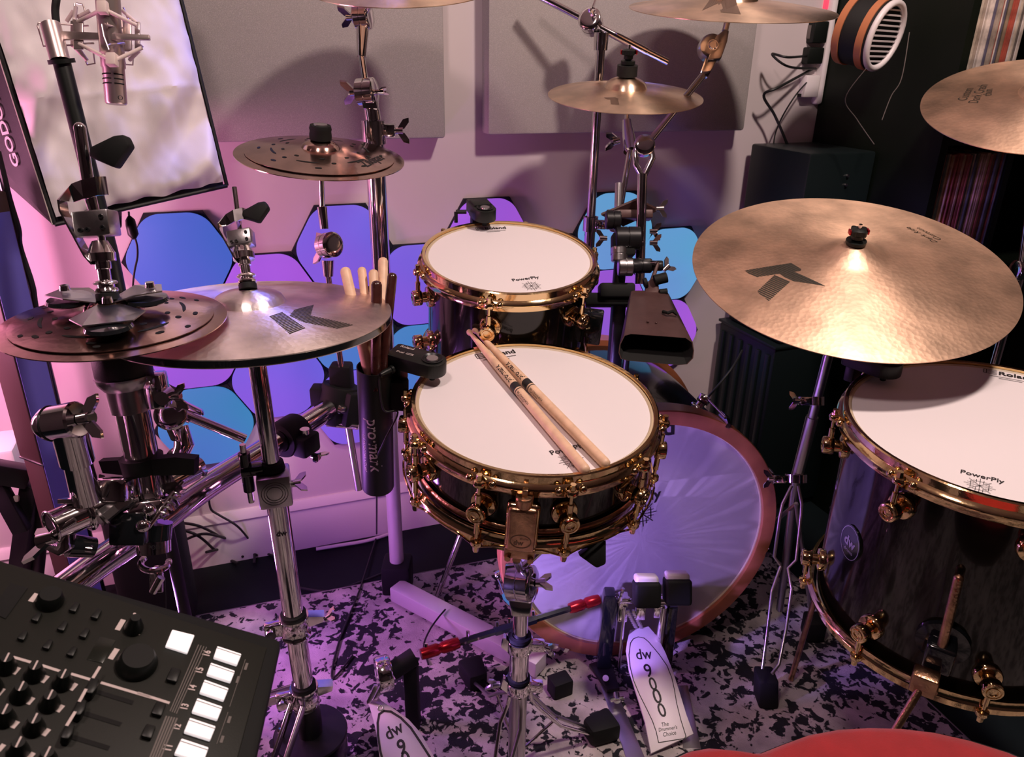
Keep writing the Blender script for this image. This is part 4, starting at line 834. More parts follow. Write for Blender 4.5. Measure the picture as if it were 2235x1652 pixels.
# far left stack: stand on rack clamp
ap2 = fc_ + Z * .030
fs_ = thing('remote_cymbal_stand', 'thick chrome cymbal post with black felt cup under the far left stack', 'cymbal stand', (fc_.x, fc_.y, .55))
fd0 = (ap2 - CAM).dot(_f)
pt = at(268, 800, fd0 + .02); pb = at(330, 1105, .975); pt2 = at(285, 880, fd0 + .03); up_ = (pt - pb).normalized(); LP = lambda t: pb + (pt - pb) * t
m_ = MB(); m_.lathe([(.006, .0), (.030, 0), (.033, .006), (.033, .034), (.031, .037), (.006, .037)], LP(.92), up_, 40); m_.build('felt_cup', M['fabric_k'], fs_)
m_ = MB(); m_.lathe([(.006, -.008), (.026, -.008), (.034, .003), (.0345, .008), (.031, .009), (.006, .0)], LP(.90), up_, 40); m_.build('cup_rim', M['chrome_dull'], fs_)
m_ = MB(); m_.cyl(LP(.70), LP(.875), .0235, .0255, 36); m_.build('brushed_collar', M['chrome_dull'], fs_)
m_ = MB(); m_.cyl(LP(.02), LP(.72), .0195, seg=36); m_.build('post', M['chrome'], fs_)
sr = (_r - up_ * _r.dot(up_)).normalized(); fr_ = -(sr.cross(up_)); fr_ = fr_ if fr_.dot(CAM - pt) > 0 else -fr_
m_ = MB(); m_.box(LP(.83) + sr * .036, (.012, .012, .022), (sr, fr_, up_), .003); m_.cyl(LP(.80) + sr * .05, LP(.80) + sr * .05 + fr_ * .02, .009); m_.build('lever_lock', M['chrome'], fs_)
MB().wing(LP(.78) + sr * .052, sr, up_, .013, .012).build('wing_screw', M['chrome'], fs_)
m_ = MB(); m_.lathe([(.0196, -.010), (.025, -.010), (.026, .010), (.0196, .010)], LP(.32), up_, 32, True)
m_.prism([LP(.32) - sr * .022 - up_ * .010, LP(.32) - sr * .046 - up_ * .006, LP(.32) - sr * .048 + up_ * .010, LP(.32) - sr * .022 + up_ * .010], fr_ * .012)
m_.prism([LP(.32) + sr * .018 - up_ * .011, LP(.32) + sr * .070 - up_ * .013, LP(.32) + sr * .074 + up_ * .008, LP(.32) + sr * .050 + up_ * .012, LP(.32) + sr * .018 + up_ * .010], fr_ * .016); m_.build('cable_clip', M['rubber'], fs_)
# foil-like multi armed holder above the stack
mu = thing('cymbal_sound_arms', 'silver three armed plate with rubber discs on the far left stack', 'cymbal attachment', ap2)
d1 = fd0 - .005
def P3(px, py, dd=0.0): return at(px, py, d1 + dd)
apx = P3(235, 660)
m_ = MB()
for px, py, dd, w in ((236, 700, -.050, 1.5), (137, 640, .005, .9), (330, 632, .015, .9)):
    tip = P3(px, py, dd); o_ = apx + (tip - apx).normalized() * .008; e = (tip - apx); e.z = 0; e = e.normalized() if e.length > 0 else Vector((0, -1, 0)); s = e.cross(Z)
    m_.prism([o_ + s * .010, o_ - s * .010, tip - e * .018 - s * .026 * w, tip + e * .012 - s * .017 * w, tip + e * .012 + s * .017 * w, tip - e * .018 + s * .026 * w], Z * .0015)
m_.build('arm_plate', M['chrome_dull'], mu)
for px, py, dd in ((235, 705, -.055), (150, 648, .005), (318, 645, .015)):
    c_ = P3(px, py, dd); c_.z = max(c_.z, fc_.z + .014); MB().lathe([(.0001, -.004), (.022, -.0045), (.026, -.002), (.024, .002), (.0001, .004)], c_ - Z * .004, Z, 28).build('rubber_disc', M['gloss'], mu)
for px, py, dd in ((235, 660, -.048), (142, 633, .005), (328, 626, .015)): MB().cyl(P3(px, py, dd), P3(px, py, dd) + Z * .006, .006, .005, 12).build('bolt', M['chrome'], mu)
rb_ = P3(236, 655, -.0); rtop = P3(174, 280, -.03)
rodx = (P3(240, 560) - P3(236, 655)).normalized()
m_ = MB(); m_.tube([rb_, P3(222, 520, -.01), P3(197, 430, -.02), rtop], [.0042, .0042, .0068, .0066], 14); m_.ball(rtop, .0068, 12); m_.build('rod', M['chrome'], mu)
cl2 = thing('hi_hat_clutch', 'chrome drop clutch with black lever above the far left stack', 'hi-hat clutch', rb_)
rx2 = (P3(213, 500, -.01) - rb_).normalized(); clutch(cl2, rb_ + rx2 * .0, rx2, .95); dropclutch(cl2, rb_, rx2, 1.05, (.022, .155), _r)

# small middle stack: boom rod with tilter down to the rack
bs = thing('boom_rod_mount', 'slim chrome rod with winged tilter under the small middle stack', 'cymbal mount', at(745, 800, 1.36))
dm = (mc - CAM).dot(_f); A = mc - mnn * .005; B1 = at(703, 452, dm + .03); B2 = at(708, 500, dm + .035); T_ = at(718, 535, dm + .04); B3 = at(714, 585, dm + .05); B4 = at(745, 800, dm + .10)
m_ = MB(); m_.cyl(MDM2.translation + mnn * .02, A - mnn * .01, .0045); m_.cyl(A, B1, .0048, seg=14); m_.build('rod', M['chrome'], bs)
m_ = MB(); m_.cyl(B1, B2, .0085, .0075, 16); m_.build('socket', M['chrome'], bs)
tilter('tilter', '', T_, (_r * .75 - _f * .65), .022, .030, bs)
MB().wing(T_ - (_r * .75 - _f * .65) * .014, -(_r * .75 - _f * .65), _u + _r * .2, .022, .014).build('wing_nut', M['chrome'], bs)
m_ = MB(); m_.cyl(B3 + (T_ - B3) * .35, B3 + (B4 - B3) * .08, .011, .0085, 18); m_.build('tilter_socket', M['chrome'], bs)
m_ = MB(); m_.cyl(B3, B4, .0055, seg=14); m_.build('lower_rod', M['chrome'], bs)

# tall rack post with boom to the top left cymbal
px_, py_ = -.268, 1.49
tp = thing('rack_post', 'tall thick chrome post rising from floor to the wall panel', 'stand', (px_, py_, 0))
m_ = MB(); m_.cyl((px_, py_, .62), (px_, py_, 1.085), .0185, seg=36); m_.build('upper_tube', M['chrome'], tp)
m_ = MB(); m_.cyl((px_, py_, .075), (px_, py_, .63), .0165, seg=32); m_.build('lower_tube', M['alu'], tp)
m_ = MB(); m_.lathe([(.0186, -.012), (.0225, -.012), (.0225, .030), (.0186, .030)], (px_, py_, 1.055), Z, 32, True); m_.box((px_ + .030, py_ - .005, 1.068), (.012, .010, .012), None, .003); m_.build('memory_lock', M['chrome'], tp)
MB().wing((px_ + .042, py_ - .005, 1.068), (1, 0, 0), (0, 0, 1), .018, .014).build('wing_screw', M['chrome'], tp)
m_ = MB(); m_.cyl((px_, py_, 1.085), (px_ - .004, py_, 1.12), .015, .0145, 28); m_.build('insert_tube', M['chrome'], tp)
dT = (Vector((px_, py_, 1.14)) - CAM).dot(_f); t1 = at(800, 200, dT); m_ = MB(); m_.prism([Vector((px_ + .012, py_, 1.10)), Vector((px_ - .014, py_, 1.10)), t1 - _r * .012, t1 + _r * .014], -_f * .018); m_.build('hinge_plate', M['chrome'], tp)
tilter('hinge', '', t1, _r * .97 - _f * .2, .024, .036, tp)
MB().wing(t1 - _r * .018, -_r, _u * -.6 + _f, .020, .012).build('wing_nut', M['chrome'], tp); MB().wing(t1 + _r * .018, _r, _f, .013, .014).build('wing_nut', M['chrome'], tp)
t2 = at(789, 122, dT - .01); t3 = at(792, 35, dT - .02)
m_ = MB(); m_.cyl(t1, t2, .0065, .006, 14); m_.build('boom_rod', M['chrome'], tp)
m_ = MB(); m_.cyl(t2 - (t3 - t2) * .02, t3 - (t3 - t2) * .2, .0085, .013, 18); m_.build('boom_socket', M['chrome'], tp)
tilter('hinge', '', t3, _r * .97 - _f * .2, .0235, .030, tp); MB().wing(t3 - _r * .016, -_r, _f - _u * .4, .018, .014).build('wing_nut', M['chrome'], tp)
m_ = MB(); m_.cyl(t3, TLM.translation + Vector((-.03, 0, .0)), .005); m_.build('cymbal_rod', M['chrome'], tp)
MB().box((px_ + .0, py_, .045), (.034, .034, .042), None, .008).build('foot_joint', M['rubber'], tp)
a1, a2 = onz(900, 1335, .035), onz(1115, 1450, .035); ad = (a2 - a1).normalized(); a0 = Vector((px_, py_, .035)) + ad * .03
m_ = MB(); m_.box((a0 + a2 + ad * .05) / 2, ((a2 + ad * .05 - a0).length / 2, .021, .019), (ad, ad.cross(Z), Z), .003); m_.build('foot_beam', M['alu'], tp)

# curved rack bar on the left with its clamps
rk = thing('rack_bar', 'thick curved chrome drum rack bar running diagonally at the left', 'drum rack', onz(400, 1085, .63))
cp = [onz(x, y, .60) for x, y in ((60, 1345), (200, 1240), (330, 1150), (450, 1062), (560, 993), (650, 937), (735, 880))]
cpf = []
for i in range(len(cp) - 1):
    p0, p1, p2, p3 = cp[max(i - 1, 0)], cp[i], cp[i + 1], cp[min(i + 2, len(cp) - 1)]
    for j in range(6): t = j / 6; cpf.append(.5 * ((2 * p1) + (p2 - p0) * t + (2 * p0 - 5 * p1 + 4 * p2 - p3) * t * t + (3 * p1 - p0 - 3 * p2 + p3) * t ** 3))
cpf.append(cp[-1]); m_ = MB(); m_.tube(cpf, .0195, 40); m_.build('tube', M['chrome'], rk)
def barclamp(c, d, label, mat=M['rubber'], w=.024, r=.030, name='rack_clamp'):
    c = Vector(c); d = Vector(d).normalized(); t = thing(name, label, 'clamp', c); s = d.cross(Z).normalized(); u = s.cross(d)
    m_ = MB(); m_.lathe([(.0197, -w), (r, -w), (r + .002, -w + .004), (r + .002, w - .004), (r, w), (.0197, w)], c, d, 32, True); m_.build('band', mat, t)
    MB().box(c + s * .034 - u * .008, (w * .9, .014, .018), (d, s, u), .005).build('jaw', mat, t); MB().box(c - s * .034, (w * .7, .010, .010), (d, s, u), .004).build('jaw', mat, t)
    MB().cyl(c + s * .034 + u * .008, c + s * .034 + u * .020, .008, seg=16).build('bolt', M['chrome'], t)
    MB().wing(c + s * .045 - u * .028, s, d, .014, .014).build('wing_screw', M['chrome'], t); return t, s, u
c1 = onz(632, 950, .60); barclamp(c1, cp[5] - cp[4], 'black clamp on the rack bar right of the hi-hat tube')
c2 = onz(738, 880, .60); t_, s_, u_2 = barclamp(c2, Vector((.2, .2, 1)), 'black clamp joining the rack bar to the tall post', w=.036, r=.033)
MB().box(at(748, 850, (c2 - CAM).dot(_f)), (.020, .018, .052), None, .006).build('clamp_body', M['rubber'], t_); MB().box(at(700, 870, (c2 - CAM).dot(_f)), (.016, .016, .026), None, .004).build('clamp_arm', M['rubber'], t_)
m_ = MB(); h_ = at(735, 925, (c2 - CAM).dot(_f) - .02); m_.cyl(h_ - _r * .018, h_ + _r * .040 - _u * .006, .005); m_.build('tension_bolt', M['chrome'], t_)
m_ = MB(); h0_ = at(760, 930, (c2 - CAM).dot(_f)); h1_ = at(783, 1068, (c2 - CAM).dot(_f) + .06); m_.cyl(h0_, h1_, .0068, seg=16); dsub = m_.build('down_rod', M['chrome_dull'], t_)
# rod from the remote stand across to the hi-hat stand clamp
xr = thing('cross_rod', 'slim chrome rod linking the far left post to the hi-hat tube', 'rod', at(390, 900, 1.08))
m_ = MB(); m_.cyl(at(392, 900, 1.10), at(535, 958, 1.14), .0072, seg=18); m_.build('rod', M['chrome'], xr)
m_ = MB(); m_.cyl(at(392, 900, 1.10), at(418, 911, 1.107), .0095, seg=18); m_.build('sleeve', M['chrome'], xr)
# chrome claw clamps cluster beside the far left post
cc_ = thing('claw_clamp', 'chrome claw clamp with wing lever right of the far left post', 'clamp', at(375, 905, 1.08))
tilter('jaw_disc', '', at(372, 905, 1.08), _r * .4 - _f * .9, .022, .03, cc_)
m_ = MB(); m_.prism([at(345, 880, 1.07), at(392, 872, 1.07), at(438, 895, 1.07), at(440, 908, 1.07), at(398, 893, 1.07), at(372, 915, 1.07)], _f * .012, .002); m_.prism([at(345, 905, 1.07), at(358, 930, 1.07), at(372, 962, 1.07), at(392, 965, 1.07), at(374, 925, 1.07)], _f * .014, .002); m_.build('claw_arm', M['chrome'], cc_)
m_ = MB(); m_.tube([at(395, 930, 1.09), at(402, 970, 1.09), at(390, 1000, 1.09), at(372, 985, 1.09)], [.010, .014, .014, .008], 14); m_.build('claw_knuckle', M['chrome'], cc_)
# wide chrome T clamp lying on the rack bar
tc_ = thing('t_clamp', 'chrome T-shaped sleeve clamp joining the far left post to the rack', 'clamp', at(330, 1110, .945))
A1, A2 = at(112, 1150, .875), at(285, 1075, .945); m_ = MB(); m_.cyl(A1, A2, .0185, seg=32); m_.build('sleeve', M['chrome'], tc_)
MB().ring(A1, A2 - A1, .0185, .002, 32).build('sleeve_lip', M['chrome'], tc_)
MB().cyl(A1 - (A2 - A1) * .002, A1 + (A2 - A1) * .01, .0165, seg=24).build('sleeve_mouth', M['inner'], tc_)
md_ = (A2 - A1).normalized(); q3 = A1 + (A2 - A1) * .42
MB().ring(q3, md_, .0205, .004, 32).build('u_bolt', M['chrome'], tc_)
m_ = MB(); m_.box(at(250, 1068, .915), (.020, .014, .014), (_r, _f, _u), .003); m_.box(at(168, 1090, .895), (.014, .016, .003), (_r, _f, _u), .001); m_.build('lug_plate', M['chrome'], tc_)
m_ = MB(); m_.cyl(at(215, 1135, .895), at(278, 1085, .925), .0095, .0085, 6); m_.cyl(at(222, 1128, .897), at(226, 1125, .898), .011); m_.build('square_key_bolt', M['chrome_dull'], tc_)
MB().wing(at(235, 1075, .935), _u + _r * .3, _r, .013, .01).build('wing_nut', M['chrome'], tc_)
m_ = MB(); m_.prism([at(285, 1095, .935), at(352, 1088, .945), at(358, 1102, .945), at(345, 1135, .945), at(300, 1145, .935), at(272, 1130, .925)], _f * .045, .003); m_.build('hinge_block', M['chrome'], tc_)
MB().cyl(LP(.06), LP(-.02), .030, .034, 32).build('base_flange', M['chrome'], tc_)
m_ = MB(); m_.box(at(292, 1150, .945), (.022, .02, .02), (_r, _f, _u), .004); m_.build('hinge_core', M['gloss'], tc_)
s0, s1 = at(350, 1128, .945), at(395, 1065, .965); pts = []
for i in range(73): a = i / 72 * 12 * math.pi; e1, e2, _z = frame(s1 - s0); pts.append(s0 + (s1 - s0) * i / 72 + (e1 * math.cos(a) + e2 * math.sin(a)) * .006)
m_ = MB(); m_.tube(pts, .0014, 6); m_.build('spring', M['chrome_dull'], tc_)
m_ = MB(); m_.cyl(at(322, 1152, .935), at(398, 1050, .965), .0035); m_.ball(at(326, 1112, .930), .008); m_.ball(at(312, 1147, .930), .009); m_.build('spring_bolt', M['chrome'], tc_)
m_ = MB(); m_.prism([at(352, 1058, .955), at(382, 1050, .955), at(398, 1062, .955), at(385, 1072, .955), at(362, 1068, .955)], -_u * .004); m_.build('hinge_tab', M['chrome'], tc_)
m_ = MB(); m_.cyl(at(362, 1052, .975), at(420, 1022, 1.015), .017, seg=24); m_.cyl(at(420, 1022, 1.015), at(432, 1015, 1.025), .013); m_.prism([at(425, 1008, 1.015), at(448, 1030, 1.015), at(444, 1040, 1.015), at(420, 1030, 1.015)], _f * .01); m_.build('cross_sleeve', M['chrome'], tc_)
# lower wing clamp left
lw = thing('claw_clamp', 'chrome claw with wing screw hanging below the T-shaped clamp', 'clamp', at(120, 1175, .875))
MB().wing(at(118, 1172, .865), -_r * .95 - _u * .3, _f * .4 + _u * .3, .020, .018).build('wing_screw', M['chrome'], lw)
m_ = MB(); m_.cyl(at(95, 1178, .865), at(165, 1135, .875), .0042); m_.build('threaded_rod', M['chrome'], lw)
m_ = MB(); m_.prism([at(130, 1160, .875), at(148, 1165, .875), at(150, 1200, .875), at(128, 1215, .875), at(80, 1192, .875), at(90, 1186, .875), at(122, 1192, .875)], _f * .018, .002); m_.build('claw', M['chrome'], lw)
m_ = MB(); m_.cyl(at(150, 1190, .895), at(205, 1195, .915), .014, .012); m_.build('rubber_sleeve', M['gloss'], lw)
MB().cyl(at(185, 1197, .900), at(202, 1199, .902), .0045).build('pin', M['chrome'], lw)
# short tube with winged receiver standing left
tr = thing('tube_receiver', 'chrome receiver on a short tube with a bright wing nut at far left', 'clamp', at(190, 1085, .895))
u0_, u1_ = at(190, 1090, .895), at(150, 935, .845)
m_ = MB(); m_.cyl(u0_, u0_ + (u1_ - u0_) * .55, .0165, .015, 28); m_.build('lower_tube', M['chrome'], tr)
m_ = MB(); m_.cyl(u0_ + (u1_ - u0_) * .55, u1_, .0185, seg=28); m_.build('upper_sleeve', M['chrome'], tr)
g0_, g1_ = at(88, 928, .845), at(172, 915, .835)
m_ = MB(); m_.tube([g0_, g0_ + (g1_ - g0_) * .2, g0_ + (g1_ - g0_) * .36, g1_ - (g1_ - g0_) * .05, g1_], [.013, .019, .0195, .0205, .0185], 30); m_.build('receiver', M['chrome'], tr)
MB().ring(g0_ + (g1_ - g0_) * .3, g1_ - g0_, .0195, .0012, 28).build('receiver_seam', M['dark_metal'], tr)
MB().cyl(g0_ - (g1_ - g0_) * .01, g0_ + (g1_ - g0_) * .05, .008).build('receiver_hole', M['inner'], tr)
MB().wing(g1_ + (g1_ - g0_) * .02, g1_ - g0_, _u, .019, .016).build('wing_nut', M['chrome'], tr)
# piece under the post: black sleeve, chrome band, chain puller
lp_ = thing('post_lower_end', 'chrome banded lower end of the far left post with hook and toggle', 'clamp', at(335, 1190, .965))
e0, e1 = at(338, 1140, .965), at(335, 1175, .965); m_ = MB(); m_.cyl(e0, e1, .0215, seg=28); m_.build('black_sleeve', M['gloss'], lp_)
m_ = MB(); m_.cyl(e1, at(336, 1205, .965), .0205, seg=32); m_.build('chrome_band', M['chrome'], lp_)
text(lp_, 'band_lettering', 'PORK', at(325, 1200, .941), at(355, 1198, .941), -_f, M['ink'], 1.2, .01)
m_ = MB(); m_.ring(at(338, 1228, .955), Z + _r * .2, .016, .004, 28, 8, (math.radians(-200), math.radians(30))); m_.build('hook', M['chrome'], lp_)
m_ = MB(); m_.cyl(at(345, 1235, .955), at(347, 1262, .955), .005, .006); m_.box(at(342, 1272, .955), (.008, .003, .012), (_r, _f, _u), .001); m_.cyl(at(352, 1260, .945), at(333, 1293, .945), .005, .0045); m_.build('toggle', M['chrome'], lp_)
m_ = MB(); m_.cyl(at(360, 1262, .955), at(363, 1345, .975), .0006); m_.build('string', M['cable'], lp_)

# right hand stands behind the tom
b1_ = at(1290, 470, 1.72); b1x, b1y = b1_.x, b1_.y
bm1 = thing('boom_stand', 'slim chrome boom stand with long angled boom behind the small tom', 'cymbal stand', (b1x, b1y, 0))
m_ = MB(); m_.cyl((b1x, b1y, .60), (b1x, b1y, at(1288, 78, 1.66).z), .0098, seg=24); m_.build('upper_tube', M['chrome'], bm1)
m_ = MB(); m_.cyl((b1x, b1y, .06), (b1x, b1y, .86), .0125, seg=24); m_.build('lower_tube', M['chrome'], bm1)
zt = at(1288, 78, 1.66).z; dB = (Vector((b1x, b1y, zt)) - CAM).dot(_f)
m_ = MB(); m_.cyl((b1x, b1y, zt - .03), (b1x, b1y, zt + .004), .0145, .016, 20); m_.build('tube_top', M['chrome'], bm1)
hb_ = at(1290, 48, dB); tilter('boom_joint', '', hb_, _f * .9 + _r * .3, .024, .04, bm1); MB().wing(hb_ - _f * .025 + _u * .006, -_f + _u * .6, _u + _r * .4, .014, .01).build('wing_nut', M['chrome'], bm1)
m_ = MB(); m_.cyl(at(1165, -15, dB - .01), at(1412, 113, dB + .01), .0078, seg=18); m_.build('boom_tube', M['chrome'], bm1)
m_ = MB(); m_.cyl(at(1412, 113, dB + .01), at(1458, 136, dB + .012), .0068, seg=18); m_.build('boom_tip', M['chrome'], bm1)
m_ = MB(); jz = at(1292, 490, 1.72); m_.lathe([(.0126, -.016), (.017, -.016), (.017, .016), (.0126, .016)], (b1x, b1y, jz.z), Z, 24, True); m_.box(jz + _r * .022, (.010, .008, .01), None, .002); m_.build('memory_lock', M['chrome'], bm1)
MB().wing(jz + _r * .03, _r, _u, .014, .012).build('wing_screw', M['chrome'], bm1)
for k in range(3):
    a = math.radians(100 + 120 * k); e = Vector((math.cos(a), math.sin(a), 0)); m_ = MB(); m_.cyl(Vector((b1x, b1y, .30)) + e * .014, Vector((b1x, b1y, .018)) + e * .15, .006); m_.build('leg', M['chrome'], bm1)
    MB().box(Vector((b1x, b1y, .011)) + e * .155, (.018, .014, .0105), None, .005).build('rubber_foot', M['rubber'], bm1)

cs = thing('multi_clamp_stand', 'chrome stand crowded with clamps between the small tom and cowbell', 'cymbal stand', at(1345, 800, 1.5))
dS = (SPM.translation - CAM).dot(_f)
m_ = MB(); m_.cyl(SPM.translation + spn * .03, at(1368, 262, dS), .0045); m_.tube([at(1368, 262, dS), at(1372, 300, dS), at(1376, 330, dS - .01)], [.009, .013, .014], 16); m_.build('splash_tilter', M['chrome'], cs)
MB().wing(at(1352, 305, dS - .01), -_r * .9 - _u * .2, _u * .4 - _f, .020, .014).build('wing_nut', M['chrome'], cs)
m_ = MB(); m_.cyl(at(1376, 320, dS - .01), at(1350, 480, dS), .0058); m_.build('splash_rod', M['chrome'], cs)
m_ = MB(); m_.cyl(at(1352, 400, dS - .004), at(1350, 452, dS - .002), .0085, seg=16); m_.build('knurled_sleeve', M['chrome_dull'], cs)
dC = 1.47; m_ = MB(); m_.cyl(at(1396, 620, dC), at(1402, 380, dC - .02), .0095, seg=20); m_.build('main_tube', M['chrome'], cs)
m_ = MB(); m_.tube([at(1402, 385, dC - .02), at(1388, 360, dC - .02), at(1386, 330, dC - .02), at(1400, 312, dC - .02), at(1420, 318, dC - .02), at(1424, 345, dC - .02), at(1404, 388, dC - .02)], .006, 12); m_.build('yoke', M['chrome'], cs)
tilter('yoke_hinge', '', at(1406, 318, dC - .02), _f, .020, .02, cs)
m_ = MB(); m_.prism([at(1312, 465, dC), at(1390, 432, dC), at(1438, 455, dC + .05), at(1360, 490, dC + .03)], -_u * .004); m_.box(at(1372, 470, dC + .02), (.045, .018, .008), (_r, _f, _u), .002); m_.build('mounting_plate', M['cow'], cs)
for (x, y, r, w, ax) in ((1338, 480, .018, .03, _r), (1370, 520, .022, .05, _r), (1352, 555, .016, .03, _u), (1365, 582, .018, .03, _r), (1400, 580, .014, .04, _r), (1430, 580, .010, .03, _r)):
    tilter('clamp_drum', '', at(x, y, dC - .03), ax, r, w, cs, M['chrome_dull'] if y % 4 else M['dark_metal'])
for (x, y, ax) in ((1325, 520, -_r), (1418, 505, _r), (1432, 455, _r), (1418, 530, _r), (1448, 590, _r + _u)): MB().wing(at(x, y, dC - .03), ax, _u * .8 - _f * .3, .013, .014).build('wing_nut', M['chrome'] if x < 1430 else M['chrome_dull'], cs)
MB().box(at(1360, 535, dC - .02), (.022, .02, .022), (_r, _f, _u), .005).build('clamp_body', M['rubber'], cs); MB().box(at(1345, 635, dC), (.034, .022, .014), (_r, _f, _u), .005).build('clamp_body', M['rubber'], cs); MB().box(at(1330, 655, dC + .02), (.05, .03, .012), (_r, _f, _u), .004).build('clamp_plate', M['rubber'], cs)
mz = at(1352, 640, dC + .02); m_ = MB(); m_.cyl(at(1356, 555, dC), at(1348, 640, dC + .01), .0125, seg=20); m_.build('short_tube', M['dark_metal'], cs)
m_ = MB(); m_.cyl(mz, Vector((mz.x, mz.y, .30)), .015, seg=24); m_.cyl(mz - _u * .02 + _r * .025, Vector((mz.x + .02, mz.y, .45)), .007, seg=16); m_.build('down_tube', M['dark_metal'], cs)
m_ = MB(); bp_ = Vector((mz.x, mz.y, .31)); m_.cyl(bp_, Vector((mz.x, mz.y, .015)), .013, seg=20)
for k in range(3):
    a = math.radians(30 + 120 * k); e = Vector((math.cos(a), math.sin(a), 0)); m_.cyl(bp_ + e * .01, Vector((mz.x, mz.y, .012)) + e * .13, .005)
m_.build('tripod_base', M['chrome_dull'], cs)
# boom arm reaching the top right cymbal
ba = thing('cymbal_boom', 'bent chrome boom arm carrying the crash at the top edge', 'cymbal arm', at(1500, 200, 1.5))
dA = 1.50; m_ = MB(); m_.cyl(TPM.translation + (TPM.to_3x3() @ Vector((0, 0, 1))) * .02, at(1582, 68, dA), .0065, seg=14); m_.build('cymbal_rod', M['chrome'], ba)
j_ = at(1552, 105, dA); m_ = MB(); m_.lathe([(.0001, -.014), (.018, -.014), (.024, -.011), (.026, -.004), (.026, .010), (.0001, .010)], j_, _f, 32); m_.prism([at(1560, 80, dA - .014), at(1582, 64, dA - .014), at(1592, 66, dA - .014), at(1588, 90, dA - .014), at(1574, 128, dA - .014), at(1545, 130, dA - .014)], _f * .022, .002); m_.build('ratchet_joint', M['chrome_dull'], ba)
MB().lathe([(.0001, -.0165), (.007, -.0165), (.009, -.0145), (.011, -.0145), (.011, -.0125)], j_, _f, 24).build('joint_screw', M['chrome'], ba)
m_ = MB(); m_.prism([at(1540, 125, dA - .008), at(1566, 130, dA - .008), at(1545, 168, dA - .008), at(1528, 160, dA - .008)], _f * .016, .002); m_.build('joint_socket', M['chrome'], ba)
m_ = MB(); m_.cyl(at(1538, 160, dA), at(1410, 318, dC - .02), .0068, seg=16); m_.build('arm_tube', M['chrome'], ba)

# cowbell on its rod
cb = thing('cowbell', 'brown metal cowbell with black open mouth facing the drummer', 'cowbell', at(1435, 730, 1.30))
dn_, df_ = 1.22, 1.40
n4 = [at(x, y, dn_) for x, y in ((1352, 752), (1362, 732), (1376, 728), (1498, 737), (1512, 747), (1515, 765), (1513, 782), (1500, 795), (1480, 797), (1370, 787), (1355, 783), (1350, 770))]
f4 = [at(x, y, df_) for x, y in ((1375, 640), (1378, 636), (1384, 634), (1448, 634), (1456, 637), (1460, 642), (1461, 655), (1459, 664), (1452, 668), (1385, 664), (1377, 661), (1375, 652))]
m_ = MB(); vs = []; k = 12; cen = sum(n4, Vector()) / 12; cfa = sum(f4, Vector()) / 12
vs = n4 + f4 + [cen + (p - cen) * .975 for p in n4] + [cfa + (p - cfa) * .96 + (cen - cfa) * .02 for p in f4]
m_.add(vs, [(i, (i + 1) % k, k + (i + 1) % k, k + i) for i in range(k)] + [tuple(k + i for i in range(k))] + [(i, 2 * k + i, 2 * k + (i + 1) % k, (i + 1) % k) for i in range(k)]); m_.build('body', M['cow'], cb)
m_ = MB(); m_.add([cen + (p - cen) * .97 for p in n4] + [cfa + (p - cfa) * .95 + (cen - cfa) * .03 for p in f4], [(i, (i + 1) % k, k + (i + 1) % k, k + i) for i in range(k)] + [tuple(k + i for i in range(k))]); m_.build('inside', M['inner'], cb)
m_ = MB(); m_.prism([at(1408, 640, df_ - .01), at(1440, 640, df_ - .01), at(1437, 615, df_ + .01), at(1430, 608, df_ + .01), at(1440, 575, df_ + .02), at(1436, 568, df_ + .02), at(1420, 610, df_ + .01), at(1410, 618, df_ + .01)], _f * .010, .0015); m_.build('mounting_bracket', M['cow'], cb)
m_ = MB(); m_.cyl(at(1428, 612, df_), at(1455, 605, df_), .010, seg=14); m_.cyl(at(1405, 618, df_), at(1412, 616, df_), .009); m_.cyl(at(1440, 638, df_ - .01), at(1456, 636, df_ - .01), .006); m_.build('rubber_knob', M['rubber'], cb)
m_ = MB()
for x, y in ((1414, 702), (1432, 705)): m_.ball(at(x, y, 1.262), .0022, 8)
m_.build('rivet', M['cow'], cb)
m_ = MB(); m_.tube([at(1447, 680, 1.30), at(1458, 683, 1.29), at(1468, 679, 1.29), at(1478, 686, 1.29)], .003, 8); m_.build('striker_clip', M['rubber'], cb)
cbm = MB(); cbm.cyl(at(1398, 572, dC - .02), at(1436, 575, df_ + .02), .005); cbm.build('mount_rod', M['chrome'], cb)

# ride cymbal stand and crash stand
rcx = RM.translation - rnn * .05; bx_, by_ = onz(1700, 1340, 0).xy
rs = thing('ride_stand', 'chrome tripod stand with doubled wire legs under the big ride cymbal', 'cymbal stand', (.62, 1.38, 0))
q0 = at(1812, 760, 1.36); q1 = at(1738, 1045, 1.50)
m_ = MB(); m_.cyl(RM.translation + rnn * .05, RM.translation - rnn * .06, .0045); m_.build('tilter_rod', M['chrome'], rs)
tilter('tilter', '', RM.translation - rnn * .075, _r, .02, .03, rs)
m_ = MB(); m_.cyl(RM.translation - rnn * .075, q0 + (q0 - q1) * .1, .009); m_.build('top_tube', M['chrome'], rs)
m_ = MB(); m_.cyl(q0 + (q0 - q1) * .12, q1, .0088, seg=20); m_.build('upper_tube', M['chrome_dull'], rs)
m_ = MB(); m_.cyl(q1 - (q1 - q0) * .5, q1 + (q1 - q0) * .0, .0115, seg=22); m_.build('middle_tube', M['chrome_dull'], rs)
qm = q0 + (q1 - q0) * .38; m_ = MB(); m_.cyl(qm - _u * .008, qm + _u * .008, .014); m_.box(qm - _r * .02, (.012, .008, .008), (_r, _f, _u), .002); m_.build('height_clamp', M['chrome'], rs); MB().wing(qm - _r * .03, -_r, _u, .014, .012).build('wing_screw', M['chrome'], rs)
